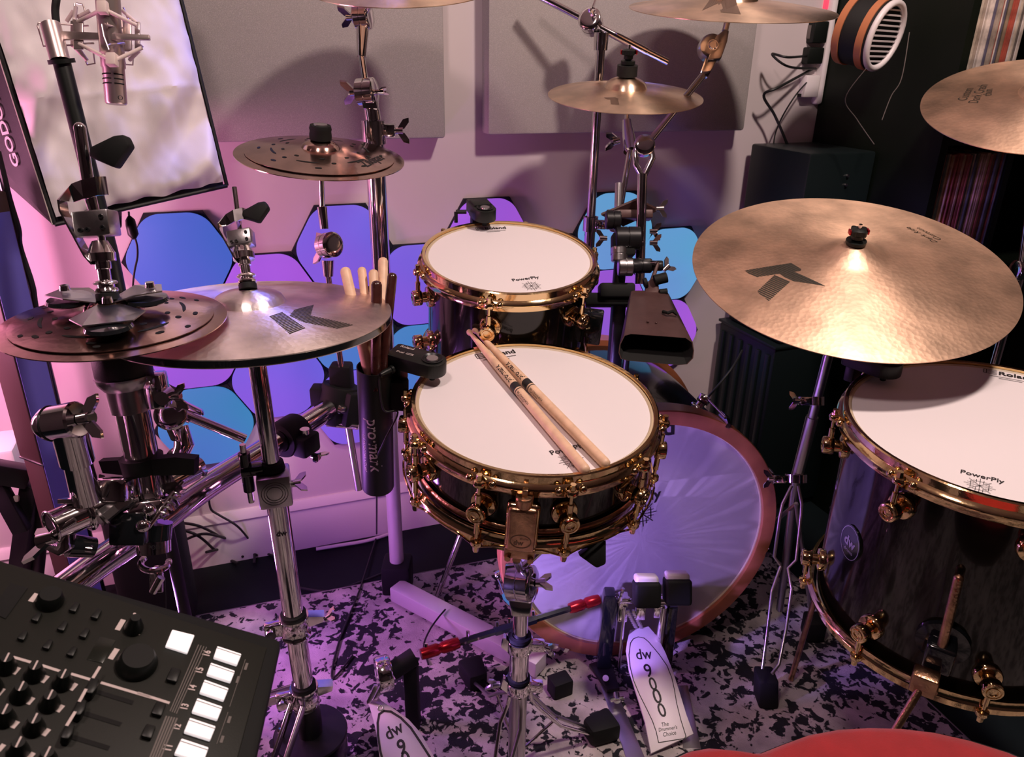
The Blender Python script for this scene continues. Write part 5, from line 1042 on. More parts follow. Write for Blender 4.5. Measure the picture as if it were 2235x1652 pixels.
m_ = MB(); m_.cyl(q1 - _u * .006, q1 + _u * .010, .021, seg=24); m_.box(q1 - _r * .032, (.014, .009, .008), (_r, _f, _u), .003); m_.build('leg_collar', M['chrome'], rs); MB().wing(q1 - _r * .044, -_r, _u, .014, .012).build('wing_screw', M['chrome'], rs)
q2_ = onz(1702, 1330, .06); m_ = MB(); m_.cyl(q1, q2_, .009, .008); m_.build('lower_tube', M['chrome_dull'], rs)
for pts in ([(1728, 1060, 1.49), (1708, 1100, 1.49), (1702, 1130, 1.49), (1690, 1215, 1.5), (1704, 1236, 1.5), (1685, 1290, 1.49), (1672, 1400, 1.47), (1664, 1460, 1.46)], [(1742, 1060, 1.49), (1750, 1100, 1.49), (1748, 1130, 1.49), (1738, 1222, 1.5), (1720, 1240, 1.5), (1728, 1285, 1.49), (1716, 1370, 1.47), (1700, 1450, 1.45), (1685, 1470, 1.44)]):
    m_ = MB(); m_.tube([at(*p) for p in pts], .0032, 10); m_.build('wire_leg', M['chrome_dull'], rs)
fp = onz(1672, 1545, 0); m_ = MB(); m_.prism([Vector((fp.x - .020, fp.y - .014, .010)), Vector((fp.x + .020, fp.y - .014, .010)), Vector((fp.x + .020, fp.y + .03, .010)), Vector((fp.x - .020, fp.y + .03, .010))], Vector((0, .022, .052)), .005); m_.build('rubber_foot', M['rubber'], rs)
f2 = onz(1770, 1395, 0); m_ = MB(); m_.cyl(q1 - _u * .05, Vector((f2.x, f2.y, .03)), .0045); m_.build('wire_leg', M['chrome_dull'], rs)
m_ = MB(); m_.box((f2.x, f2.y, .036), (.020, .024, .026), None, .006); m_.build('rubber_foot', M['rubber'], rs)
f3 = onz(1640, 1270, 0); m_ = MB(); m_.cyl(q1 - _u * .05, Vector((f3.x, f3.y + .1, .03)), .0045); m_.build('wire_leg', M['chrome_dull'], rs)
m_ = MB(); m_.box((f3.x, f3.y + .1, .022), (.016, .02, .021), None, .006); m_.build('rubber_foot', M['rubber'], rs)
crn = CRM.to_3x3() @ Vector((0, 0, 1)); cg = thing('crash_stand', 'chrome stand with blue glints behind the ride at the right edge', 'cymbal stand', at(2190, 790, 1.62))
k0, k1 = at(2228, 590, 1.62), at(2180, 795, 1.66); kd = (k1 - k0).normalized()
k1 = Vector((k0.x - .0, k0.y, .45)); m_ = MB(); m_.cyl(k0, k1, .0105, seg=20); m_.build('upper_tube', M['chrome'], cg)
m_ = MB(); m_.cyl(k1, Vector((k1.x, k1.y, .05)), .014, seg=20); m_.build('lower_tube', M['chrome'], cg)
m_ = MB(); m_.cyl(k0, CRM.translation - crn * .03, .007); m_.cyl(CRM.translation - crn * .04, CRM.translation + crn * .05, .0045); m_.build('tilter_rod', M['chrome'], cg)
tilter('tilter', '', k0, _r, .022, .03, cg)
for k in range(3):
    a = math.radians(40 + 120 * k); e = Vector((math.cos(a), math.sin(a), 0)); m_ = MB(); m_.cyl(Vector((k1.x, k1.y, .30)) + e * .012, Vector((k1.x, k1.y, .03)) + e * .19, .005); m_.build('leg', M['chrome'], cg)
    MB().box(Vector((k1.x, k1.y, .016)) + e * .195, (.014, .012, .015), None, .004).build('rubber_foot', M['rubber'], cg)
# ------------------------------------------------------------------ snare stand
ss = thing('snare_stand', 'chrome snare stand with black rubber feet under the snare drum', 'drum stand', (.02, .985, 0))
sc_ = SL(0, 0, -.145)
a0_ = at(1140, 1265, 1.12); a1_ = at(1132, 1400, 1.20); sdn = (a1_ - a0_).normalized()
sb = Vector((.020, .985, 0)); sa = Vector((.022, .985, .545)); sa = Vector((.022, sb.y, onpl(1138, 1300, sb, Vector((0, 1, 0))).z))
def sz(py): return onpl(1135, py, sb, Vector((0, 1, 0))).z
m_ = MB(); m_.cyl((.021, sb.y, sz(1308)), (.021, sb.y, sz(1410)), .0125, seg=28); m_.build('upper_tube', M['chrome'], ss)
m_ = MB(); m_.cyl((.020, sb.y, sz(1405)), (.020, sb.y, sz(1495)), .0165, seg=30); m_.build('middle_tube', M['chrome'], ss)
m_ = MB(); m_.cyl((.020, sb.y, sz(1490)), (.020, sb.y, .045), .0155, seg=28); m_.build('lower_tube', M['chrome_dull'], ss)
th = Vector((.021, sb.y, sz(1272))); tilter('tilter', '', th, _r * .92 - _f * .4, .030, .042, ss)
m_ = MB(); m_.prism([th - _r * .026 + _u * .03 - _f * .01, th + _r * .0 + _u * .032 - _f * .01, th + _r * .004 - _u * .0, th - _r * .028 - _u * .0, ], _f * .02, .002); m_.prism([th - _r * .026, th + _r * .022, th + _r * .014 - _u * .055, th - _r * .016 - _u * .055], _f * .018 , .003); m_.build('tilter_yoke', M['chrome'], ss)
MB().wing(th + _r * .022, _r, _u * .3 + _f, .018, .016).build('wing_nut', M['chrome'], ss)
for zc in (sz(1404), sz(1493)):
    cc = Vector((.020, sb.y, zc)); m_ = MB(); m_.lathe([(.0128, -.012), (.0215, -.012), (.023, -.008), (.0225, .010), (.0128, .012)], cc, Z, 30, True)
    m_.prism([cc - Vector((.018, 0, .010)), cc - Vector((.030, 0, -.002)), cc - Vector((.026, 0, -.022)), cc - Vector((.018, 0, -.014))], Vector((0, -.012, 0)))
    m_.box(cc + Vector((.030, -.004, 0)), (.012, .008, .009), None, .003); m_.build('collar', M['chrome'], ss)
    MB().lathe([(.0126, 0), (.0200, 0), (.0195, .006), (.0126, .006)], cc + Z * .0122, Z, 28, True).build('rubber_ring', M['rubber'], ss)
MB().wing((.058, sb.y - .004, sz(1404)), (1, -.2, -.2), (0, -.4, 1), .017, .014).build('wing_screw', M['chrome'], ss)
MB().wing((-.012, sb.y - .004, sz(1490)), (-1, -.3, .1), (0, -.4, 1), .015, .014).build('wing_screw', M['chrome_dull'], ss)
hz_ = sz(1505); S0 = Vector((.020, sb.y, hz_))
for fx_, fy_, lab in ((.184, 1.062, 0), (-.070, 1.197, 0), (-.045, .800, 0)):
    p1 = Vector((fx_, fy_, .022)); e = Vector((fx_ - S0.x, fy_ - S0.y, 0)); Ln = e.length; e.normalize(); s = e.cross(Z)
    for g in (-1, 1):
        pts = [S0 + e * .018 + s * g * .009, S0 + e * .020 + s * g * .012 - Z * .02, S0 + e * (Ln * .45) + s * g * .012 + Z * (.085 - hz_) + Z * 0, p1 - e * .015 + s * g * .007]
        pts[2].z = .022 + (hz_ - .04 - .022) * .5
        pts.insert(2, S0 + e * (Ln * .20) + s * g * .018 - Z * (hz_ * .22)); m_ = MB(); m_.tube(pts, .0036, 10); m_.build('leg', M['chrome'] if g > 0 else M['chrome_dull'], ss)
    pts = [Vector((.02, sb.y, .055)) + e * .014, S0 + e * (Ln * .45) - Z * (hz_ * .5)]; m_ = MB(); m_.cyl(pts[0], pts[1], .0028, seg=8); m_.build('strut', M['chrome'], ss)
    m_ = MB(); m_.prism([p1 - e * .035 + s * .020 - Z * .012, p1 + e * .025 + s * .027 - Z * .012, p1 + e * .025 - s * .027 - Z * .012, p1 - e * .035 - s * .020 - Z * .012], Z * .042, .009); m_.build('rubber_foot', M['rubber'], ss)
m_ = MB(); q9 = onz(1222, 1500, .02); m_.box(q9 + Z * .004, (.022, .018, .022), (Vector((.9, .43, 0)), Vector((-.43, .9, 0)), Z), .005); m_.build('rubber_block', M['rubber'], ss)
for ph in (20, 140, 265):
    q = math.radians(ph); o_ = th + Z * .03; e_ = SL(.178, q, -.136); m_ = MB(); m_.tube([o_, (o_ + e_) / 2 - sn * .012, e_ - sn * .006], .006, 12); m_.build('basket_arm', M['chrome'], ss)
q = math.radians(-62); bb = SL(.180, q, -.128); 
dr_ = (bb - CAM).dot(_f) - .005; m_ = MB(); m_.prism([at(1262, 1212, dr_), at(1282, 1200, dr_), at(1287, 1176, dr_), at(1298, 1169, dr_), at(1316, 1171, dr_), at(1323, 1179, dr_), at(1323, 1232, dr_), at(1303, 1241, dr_)], _f * .022, .003); m_.build('basket_rubber', M['rubber'], ss)

# ------------------------------------------------------------------ double bass drum pedal
PX = Vector((.270, 1.215, 0)); pf = Vector((.216, -.976, 0)).normalized(); px_r = Vector((.976, .216, 0)).normalized()
HL, HR, TL_, TR_ = onz(1432, 1637, .030), onz(1515, 1606, .030), onz(1369, 1372, .118), onz(1412, 1364, .118)
pedal = thing('bass_drum_pedal', 'twin-beater bass drum pedal with white footboard before the bass drum', 'drum pedal', (.27, 1.2, 0))
def board(parent, rows, mat_top, n_thick=.006):
    """footboard from rows (px left, px right, y, height)"""
    Lp = [onz(a, y1, h) for a, y1, b_, y2, h in rows]; Rp = [onz(b_, y2, h) for a, y1, b_, y2, h in rows]
    out = Lp + Rp[::-1]; c = sum(out, Vector()) / len(out); a = (Rp[-1] + Lp[-1]) / 2 - (Rp[0] + Lp[0]) / 2; b2 = Rp[len(Rp) // 2] - Lp[len(Rp) // 2]; n = a.cross(b2).normalized()
    if n.z < 0: n = -n
    out = [p - n * (p - c).dot(n) for p in out]; fbo = MB().prism([p - n * n_thick for p in out], n * n_thick, .0008).build('footboard', mat_top, parent); return fbo, c, n
rows = [(1423, 1652 - 12, 1513, 1603, .028), (1408, 1575, 1498, 1562, .042), (1392, 1520, 1482, 1508, .062), (1373, 1462, 1468, 1462, .080), (1366, 1420, 1452, 1425, .092), (1370, 1395, 1434, 1390, .105), (1376, 1372, 1416, 1366, .118)]
fb1, c_b, n_b = board(pedal, rows, M['white'])
def onb(px, py): return onpl(px, py, c_b, n_b)
def outline(parent, pts, w=.0016, name='black_outline', pl=None):
    pl = pl or onb; P = [pl(*p) for p in pts]; mb = MB(); n = n_b if pl is onb else n_s
    for i in range(len(P)):
        a, b_ = P[i], P[(i + 1) % len(P)]; t = (b_ - a).normalized().cross(n) * w / 2; d = (b_ - a).normalized() * w * .3; mb.add([a - t - d + n * .0003, a + t - d + n * .0003, b_ + t + d + n * .0003, b_ - t + d + n * .0003], [(0, 1, 2, 3)])
    return mb.build(name, M['ink'], parent, smooth=False)
Zp = lambda x, y: (1270 + x / 3.823, 1220 + y / 3.823)
outline(fb1, [Zp(*p) for p in ((640, 1532), (620, 1440), (588, 1350), (540, 1250), (480, 1130), (430, 1010), (402, 900), (392, 800), (405, 700), (430, 665), (470, 650), (520, 660), (560, 695), (640, 790), (710, 890), (750, 990), (772, 1090), (790, 1200), (825, 1340), (868, 1478), (858, 1497))])
for s, a, b_ in (('dw', Zp(458, 838), Zp(590, 830)), ('9', Zp(540, 988), Zp(598, 976)), ('0', Zp(580, 1098), Zp(638, 1086)), ('0', Zp(612, 1208), Zp(678, 1196)), ('0', Zp(655, 1322), Zp(716, 1308)), ('The', Zp(672, 1400), Zp(728, 1388)), ("Drummer's", Zp(642, 1440), Zp(800, 1415)), ('Choice', Zp(682, 1482), Zp(790, 1462))):
    text(fb1, 'lettering', s, onb(*a), onb(*b_), n_b, M['ink'], 1.15, .01 if len(s) < 3 else .005, shear=0.0 if len(s) < 3 else .3)
# base plates, posts, cam, beaters
def PP(px, py, z): return onz(px, py, z)
m_ = MB(); m_.prism([onz(1310, 1500, .004), onz(1340, 1500, .004), onz(1425, 1700, .004), onz(1380, 1700, .004)], Z * .006, .001); m_.prism([onz(1500, 1500, .004), onz(1478, 1500, .004), onz(1490, 1640, .004), onz(1530, 1640, .004)], Z * .006, .001); m_.build('base_plate', M['chrome_dull'], pedal)
m_ = MB(); m_.prism([onz(1285, 1455, .01), onz(1330, 1440, .01), onz(1352, 1508, .01), onz(1325, 1512, .01)], Z * .008, .001); m_.build('side_plate', M['dark_metal'], pedal)
MB().cyl(onz(1322, 1480, .018), onz(1322, 1480, .034), .0065, .006, 16).build('spur_bolt', M['white'], pedal)
m_ = MB(); m_.cyl(onz(1332, 1528, .022), onz(1362, 1524, .022), .004, seg=8); m_.cyl(onz(1345, 1515, .02), onz(1347, 1530, .02), .007); m_.build('hoop_clamp_screw', M['chrome'], pedal)
yv = 1.222
def pv(px, py): return onpl(px, py, Vector((0, yv, 0)), Vector((0, 1, 0)))
lp = pv(1332, 1300); rp = pv(1472, 1300)
m_ = MB(); m_.prism([Vector((lp.x - .016, yv, .0185)), Vector((lp.x - .013, yv, lp.z - .02)), Vector((lp.x - .010, yv, lp.z)), Vector((lp.x + .012, yv, lp.z)), Vector((lp.x + .018, yv, lp.z - .03)), Vector((lp.x + .014, yv, .0185))], Vector((0, .030, 0)), .004); m_.build('left_post', M['gloss'], pedal)
m_ = MB(); m_.prism([Vector((rp.x - .012, yv, .006)), Vector((rp.x - .008, yv, rp.z - .03)), Vector((rp.x + .012, yv, rp.z - .03)), Vector((rp.x + .014, yv, .006))], Vector((0, .030, 0)), .004); m_.build('right_post', M['gloss'], pedal)
zx = lp.z - .022; m_ = MB(); m_.cyl((lp.x + .014, yv + .012, zx), (rp.x - .006, yv + .012, zx), .0055, seg=12); m_.build('axle', M['chrome'], pedal)
for i, xx in enumerate((lp.x + .028, (lp.x + rp.x) / 2, rp.x - .028)):
    m_ = MB(); m_.box((xx, yv + .008, zx - .012), (.010, .012, .030 - .006 * i), None, .003); m_.cyl((xx - .012, yv + .002, zx + .01), (xx + .012, yv + .002, zx + .01), .007); m_.build('cam_block', M['chrome'], pedal)
m_ = MB(); m_.tube([Vector((lp.x + .020, yv, zx + .0)), Vector((lp.x + .020, yv - .01, zx + .03)), Vector((lp.x + .022, yv - .012, zx + .05))], .0035, 8); m_.cyl((lp.x + .030, yv - .004, zx), (lp.x + .030, yv - .004, .03), .0035); m_.cyl((rp.x - .02, yv - .004, zx), (rp.x - .02, yv - .004, .05), .007, seg=14); m_.build('spring_assembly', M['chrome'], pedal)
ch0 = Vector(((lp.x + rp.x) / 2 - .022, yv - .008, zx - .01)); ch1 = (onb(1374, 1372) + onb(1414, 1366)) / 2; m_ = MB()
for i in range(9):
    p = ch0 + (ch1 - ch0) * i / 8
    for g in (-1, 1): m_.box(p + Vector((g * .0055, 0, 0)), (.0032, .003, .0045), None, .001)
m_.build('chain', M['chrome_dull'], pedal)
for (bx1, by1, bx2) in ((1411, 1290, -1), (1478, 1284, 1)):
    bc = onpl(bx1, by1, Vector((0, 1.135, 0)), Vector((0, 1, 0))); ax0 = Vector((((lp.x + rp.x) / 2) + .02 * bx2, yv + .012, zx))
    bt = thing('pedal_beater', 'black cube beater with a white top, %s of the two on the pedal' % ('left' if bx2 < 0 else 'right'), 'pedal beater', bc)
    bu = (bc - ax0).normalized(); bs_ = _r - bu * _r.dot(bu); bs_.normalize(); bf = bu.cross(bs_)
    m_ = MB(); m_.cyl(ax0, bc, .0032, seg=10); m_.build('shaft', M['chrome'], bt)
    m_ = MB(); m_.box(bc - _u * .004, (.0245, .020, .024), (_r, _f, _u), .007, 3); m_.build('striking_body', M['rubber'], bt)
    m_ = MB(); m_.box(bc + _u * .017 + _f * .004, (.0215, .016, .013), (_r, _f, _u), .006, 3); m_.build('felt_face', M['white'], bt)
# slave pedal at the lower edge
sp_ = thing('slave_pedal', 'second pedal with white footboard cut by the bottom edge', 'drum pedal', (-.2, 1.05, 0))
rows = [(838, 1700, 985, 1700, .045), (828, 1652, 948, 1652, .058), (822, 1600, 918, 1600, .072), (815, 1570, 893, 1572, .082), (806, 1540, 858, 1546, .095), (802, 1534, 832, 1528, .105), (801, 1526, 826, 1520, .108)]
rows = [r for r in rows]; fb2, c_s, n_s = board(sp_, rows, M['white'])
def onsl(px, py): return onpl(px, py, c_s, n_s)
Zq = lambda x, y: (500 + x / 3.655, 1200 + y / 3.655)
outline(fb2, [Zq(*p) for p in ((1230, 1700), (1205, 1600), (1188, 1480), (1185, 1380), (1198, 1310), (1235, 1285), (1290, 1290), (1370, 1340), (1450, 1420), (1530, 1540), (1600, 1650), (1640, 1740))], .004, pl=onsl)
for s, a, b_ in (('dw', Zq(1268, 1520), Zq(1400, 1440)), ('9', Zq(1362, 1640), Zq(1425, 1612)), ('0', Zq(1395, 1735), Zq(1460, 1705))): text(fb2, 'lettering', s, onsl(*a), onsl(*b_), n_s, M['ink'], 1.15, .02)
MB().ring(onsl(830, 1545) + n_s * .0008, n_s, .0045, .0012, 20).build('hinge_rivet', M['chrome_dull'], sp_)
cm = onz(838, 1470, .165); m_ = MB(); wx = (_r * .93 + Vector((0, 1, 0)) * .35).normalized(); m_.lathe([(.012, -.013), (.030, -.013), (.032, -.010), (.032, .010), (.030, .013), (.012, .013)], cm, wx, 36, True); m_.build('cam_wheel', M['chrome'], sp_)
MB().lathe([(.0001, -.011), (.013, -.011), (.013, .011), (.0001, .011)], cm, wx, 24).build('cam_hub', M['chrome_dull'], sp_)
m_ = MB(); cA = cm - Vector((.004, .030, 0)); cB = onsl(812, 1528)
for i in range(9):
    p = cA + (cB - cA) * i / 8
    for g in (-1, 1): m_.box(p + wx * g * .006, (.0035, .003, .0045), None, .001)
m_.build('chain', M['chrome_dull'], sp_)
tp0 = onz(880, 1432, .195); m_ = MB(); ax_ = onz(905, 1432, .18); m_.cyl(cm + wx * .014, ax_, .017, seg=20); m_.build('axle_housing', M['rubber'], sp_)
pb_ = Vector((ax_.x - .008, ax_.y, 0)); m_ = MB(); m_.box((pb_.x, pb_.y, .085), (.013, .015, .081), None, .004); m_.build('post', M['rubber'], sp_)
m_ = MB(); m_.prism([onz(770, 1640, .004), onz(790, 1605, .004), onz(835, 1580, .004), onz(925, 1640, .004), onz(960, 1720, .004), onz(800, 1720, .004)], Z * .005, .001); m_.build('base_plate', M['dark_metal'], sp_)
# drive shaft between the pedals
d0 = ax_ + wx * .004; d1 = Vector((lp.x - .017, yv + .012, zx + .004)); D_ = (d1 - d0).normalized(); LD = (d1 - d0).length
dsf = thing('drive_shaft', 'black drive shaft with red universal joints linking both pedals', 'drive shaft', d0)
m_ = MB(); m_.cyl(d0 + D_ * .075, d1 - D_ * .07, .0068, seg=6); m_.build('inner_shaft', M['gloss'], dsf)
m_ = MB(); m_.cyl(d0 + D_ * .155, d0 + D_ * .155 + D_ * (LD - .30), .0092, seg=6); m_.build('outer_shaft', M['gloss'], dsf)
for a, b_ in ((d0 + D_ * .008, d0 + D_ * .082), (d1 - D_ * .070, d1 - D_ * .004)):
    m_ = MB(); m_.tube([a, a + (b_ - a) * .15, a + (b_ - a) * .42, a + (b_ - a) * .5, a + (b_ - a) * .58, a + (b_ - a) * .85, b_], [.010, .0115, .0115, .0085, .0115, .0115, .010], 20); m_.build('universal_joint', M['red'], dsf)
for t in (.018, .10, .16, .185, LD - .175, LD - .15):
    p = d0 + D_ * t; m_ = MB(); m_.cyl(p + _u * .006, p + _u * .017, .0032, seg=8); m_.build('set_screw', M['chrome'], dsf)

# ------------------------------------------------------------------ stick holder and stored sticks
ht = at(817, 800, 1.12); hbt = at(825, 1062, 1.24)
hax = (ht - hbt).normalized(); rH = .0262
sh_ = thing('stick_holder', 'black tubular drumstick holder clamped beside the snare', 'stick holder', hbt)
MB().lathe([(.0001, 0), (rH * .96, 0), (rH, .003), (rH, (ht - hbt).length), (rH - .0015, (ht - hbt).length), (rH - .0015, .004), (.0001, .004)], hbt, hax, 48).build('tube', M['black'], sh_)
xh = (_r - hax * _r.dot(hax)).normalized(); yh = hax.cross(xh); vh = -yh if (-yh).dot(CAM - ht) > 0 else yh
def bendH(P):
    v = P - hbt; z_ = v.dot(hax); x = v.dot(xh); q = x / rH; return hbt + hax * z_ + (xh * math.sin(q) + vh * math.cos(q)) * (rH + .0003)
LH = (ht - hbt).length
text(sh_, 'lettering', 'pro·mark', hbt + hax * LH * .66 - xh * .010 + vh * rH, hbt + hax * LH * .22 - xh * .006 + vh * rH, vh, M['white'], 1.0, .012, bend=bendH)
text(sh_, 'lettering', 'U.S. PATENT NO. 4,771,667', hbt + hax * LH * .52 - xh * .019 + vh * rH, hbt + hax * LH * .21 - xh * .017 + vh * rH, vh, M['white'], 1.0, .012, bend=bendH)
m_ = MB(); m_.box(hbt + hax * LH * .8 + xh * .036, (.014, .010, .026), (xh, yh, hax), .004); m_.build('clamp', M['rubber'], sh_)
for i, (bpx, tpx, L_, mt, R_, lab, tap) in enumerate((
    ((800, 815), (752, 583), None, 'wood', .0085, 'pale drumstick leaning furthest left in the stick holder', 0),
    ((812, 818), (789, 583), None, 'wood', .0072, 'pale drumstick with dark grain in the holder, second from left', 0),
    ((822, 812), (815, 588), None, 'wood', .0078, 'pale drumstick partly behind a dark one in the holder', 0),
    ((834, 812), (836, 562), None, 'wood', .0082, 'tallest pale drumstick in the holder against the chrome post', 0),
    ((826, 822), (822, 612), None, 'rosewood', .0085, 'short dark drumstick in front of the pale ones in the holder', 0),
    ((842, 820), (857, 595), None, 'rosewood', .0078, 'dark brown drumstick leaning right in the stick holder', 0))):
    off = [-.012, -.004, .002, .010, .004, .013][i]; foff = [.004, .010, .006, .012, -.012, -.004][i]
    bs2 = hbt + hax * .03 + xh * off * .6 + (-vh) * foff * .5; mouth = ht + xh * off + (-vh) * foff
    dT2 = (ht - CAM).dot(_f) + [-.0, .03, .02, .04, -.03, -.02][i]
    tipp = at(*tpx, dT2); dirm = (tipp - mouth).normalized(); st2 = mouth - dirm * .032
    stick('drumstick', lab, st2, tipp, M[mt], 'sticks stored in the holder', R_ * .92, False) if mt == 'x' else None
    t_ = thing('drumstick', lab, 'drumstick', st2, 'sticks stored in the holder'); L2 = (tipp - st2).length; rr_ = R_ * .92
    MB().lathe([(.0001, 0), (rr_ * .5, .002), (rr_ * .6, .01), (rr_, .03), (rr_, L2 - rr_ * .8), (rr_ * .8, L2 - rr_ * .3), (rr_ * .4, L2 - .0004), (.0001, L2)], st2, dirm, 20).build('shaft', M[mt], t_)

# ------------------------------------------------------------------ microphone on its boom
mp0, mp1 = at(590, 1300, 1.5), None
dm_ = 1.02
mb0, mb1 = at(228, -90, dm_ - .02), at(254, 228, dm_ + .02); mu_ = (mb1 - mb0).normalized()
mic = thing('condenser_microphone', 'slim satin nickel condenser microphone hanging in its shock mount', 'microphone', (mb0 + mb1) / 2)
m_ = MB(); m_.lathe([(.0001, 0), (.0155, 0), (.0155, (mb1 - mb0).length - .048), (.0140, (mb1 - mb0).length - .046), (.0140, (mb1 - mb0).length - .002), (.0125, (mb1 - mb0).length), (.0001, (mb1 - mb0).length - .001)], mb0, mu_, 40); m_.build('body', M['silver_mic'], mic)
vx = (_r - mu_ * _r.dot(mu_)).normalized(); vf = mu_.cross(vx); vf = vf if vf.dot(CAM - mb1) > 0 else -vf
for k, off in enumerate((.038, .032, .026)):
    for a0_, a1_2 in ((-75, 12), (25, 80)):
        pts = [mb1 - mu_ * off + (vx * math.sin(math.radians(a)) + vf * math.cos(math.radians(a))) * .0139 for a in [a0_ + (a1_2 - a0_) * j / 8 for j in range(9)]]
        m_ = MB(); m_.tube(pts, .0009, 6); m_.build('vent_slot', M['inner'], mic)
MB().ring(mb1 - mu_ * .008 + (vx * .75 + vf * .62) * .0138, vx * .75 + vf * .62, .0028, .0006, 16).build('badge', M['dark_metal'], mic)
sm = thing('shock_mount', 'wire and elastic shock mount holding the hanging microphone', 'shock mount', at(200, 75, dm_))
Zm = lambda x, y, d=0: at(60 + x / 6.353, y / 6.353, dm_ + d)
m_ = MB(); m_.prism([Zm(425, 425, .0), Zm(1685, 478, -.02), Zm(1690, 548, -.02), Zm(425, 545, .0)], _f * .004, .0008); m_.build('mounting_bar', M['silver_mic'], sm)
for pts in ([(640, 345, .02), (150, 315, 0), (140, 360, 0), (220, 640, 0), (640, 625, .02)], [(745, 360, .03), (845, 355, .03)], [(775, 605, .0), (920, 600, .0)], [(650, 50, .03), (655, 110, .03)], [(680, 45, .04), (770, 65, .04), (810, 200, .04)], [(780, 780, .03), (830, 900, .03), (935, 880, .03), (915, 740, .03)], [(1335, 790, .03), (1360, 895, .03), (1460, 900, .03), (1465, 800, .03)], [(1030, 340, -.03), (1060, 500, -.03), (1130, 690, -.03)], [(1060, 320, -.025), (1100, 350, -.02), (1320, 385, .0)], [(1110, 640, -.025), (1130, 620, -.02), (1350, 600, .0)], [(1220, 100, .03), (1232, 200, .03)], [(1330, 105, .02), (1400, 280, .02)], [(1500, 560, .0), (1600, 650, -.0)]):
    m_ = MB(); m_.tube([Zm(*p) for p in pts], .0012, 8); m_.build('wire_frame', M['silver_mic'], sm)
for a, b_ in (((1040, 130, -.02), (700, 300, -.0)), ((1100, 145, -.02), (1520, 355, -.01)), ((860, 150, .02), (690, 240, .02)), ((670, 100, .02), (650, 290, .0)), ((640, 150, .03), (540, 300, .03)), ((1320, 150, .02), (1530, 330, .01)), ((1250, 280, .03), (1340, 320, .02)), ((1130, 820, -.02), (720, 610, .0)), ((1230, 830, -.02), (1590, 660, -.01)), ((640, 640, .02), (830, 840, .03)), ((1420, 830, .02), (1560, 690, .0)), ((1440, 620, .03), (1420, 800, .03)), ((700, 660, .01), (810, 820, .02))):
    m_ = MB(); m_.cyl(Zm(*a), Zm(*b_), .0026, seg=10); m_.build('elastic_cord', M['elastic'], sm)
for p, h in (((710, 480, .0), (.0065, .020)), ((1385, 490, .012), (.006, .022)), ((1525, 500, .0), (.0035, .019)), ((660, 470, .02), (.006, .018))):
    m_ = MB(); m_.box(Zm(*p), (h[0], .0015, h[1]), (_r, _f, _u), .001); m_.build('frame_plate', M['silver_mic'], sm)
for p in ((1050, 110, -.022), (1175, 830, -.022)): m_ = MB(); m_.box(Zm(*p), (.0065, .006, .008), (_r, _f, _u), .0015); m_.build('cord_clip', M['elastic'], sm)
st_ = thing('microphone_stand', 'black microphone stand pole with swivel and round flange behind the left cymbals', 'microphone stand', onz(560, 1330, 0))
p_t, p_f = Zm(325, 350), Zm(475, 845); pd_ = (p_f - p_t).normalized()
m_ = MB(); m_.cyl(Zm(320, 340), Zm(455, 845), .0125, seg=24); m_.build('swivel', M['silver_mic'], st_)
fv = ray(*[60 + 470 / 6.353, 850 / 6.353]).normalized(); fa = (pd_ - fv * pd_.dot(fv)).normalized(); fc0 = Zm(473, 850); m_ = MB(); m_.cyl(fc0 - fa * .0028, fc0 + fa * .0028, .0168 * 1.0, seg=32); m_.build('flange', M['black'], st_)
lo = at(242, 560, 1.08); lo2 = onz(480, 1215, 0); m_ = MB(); m_.cyl(Zm(475, 860), lo, .0112, seg=28)
far_ = lo + (lo - Zm(475, 860)).normalized() * .25; m_.build('upper_pole', M['black'], st_)
gb = Vector((lo.x, lo.y + .02, .0)); m_ = MB(); m_.tube([lo + Z * .004, Vector((gb.x, gb.y, .03))], [.0110, .010], 20); m_.build('lower_pole', M['black'], st_)
MB().lathe([(.0001, 0), (.10, 0), (.105, .006), (.10, .016), (.02, .024), (.0001, .024)], Vector((gb.x, gb.y, .001)), Z, 48).build('round_base', M['black'], st_)
cable('black microphone cable rising from the shock mount out of the top edge', [Zm(400, 330, .01), Zm(385, 150, .01), Zm(400, 0, .01), Zm(430, -200, .02)], .0050, M['rubber'], 'microphone_cable')

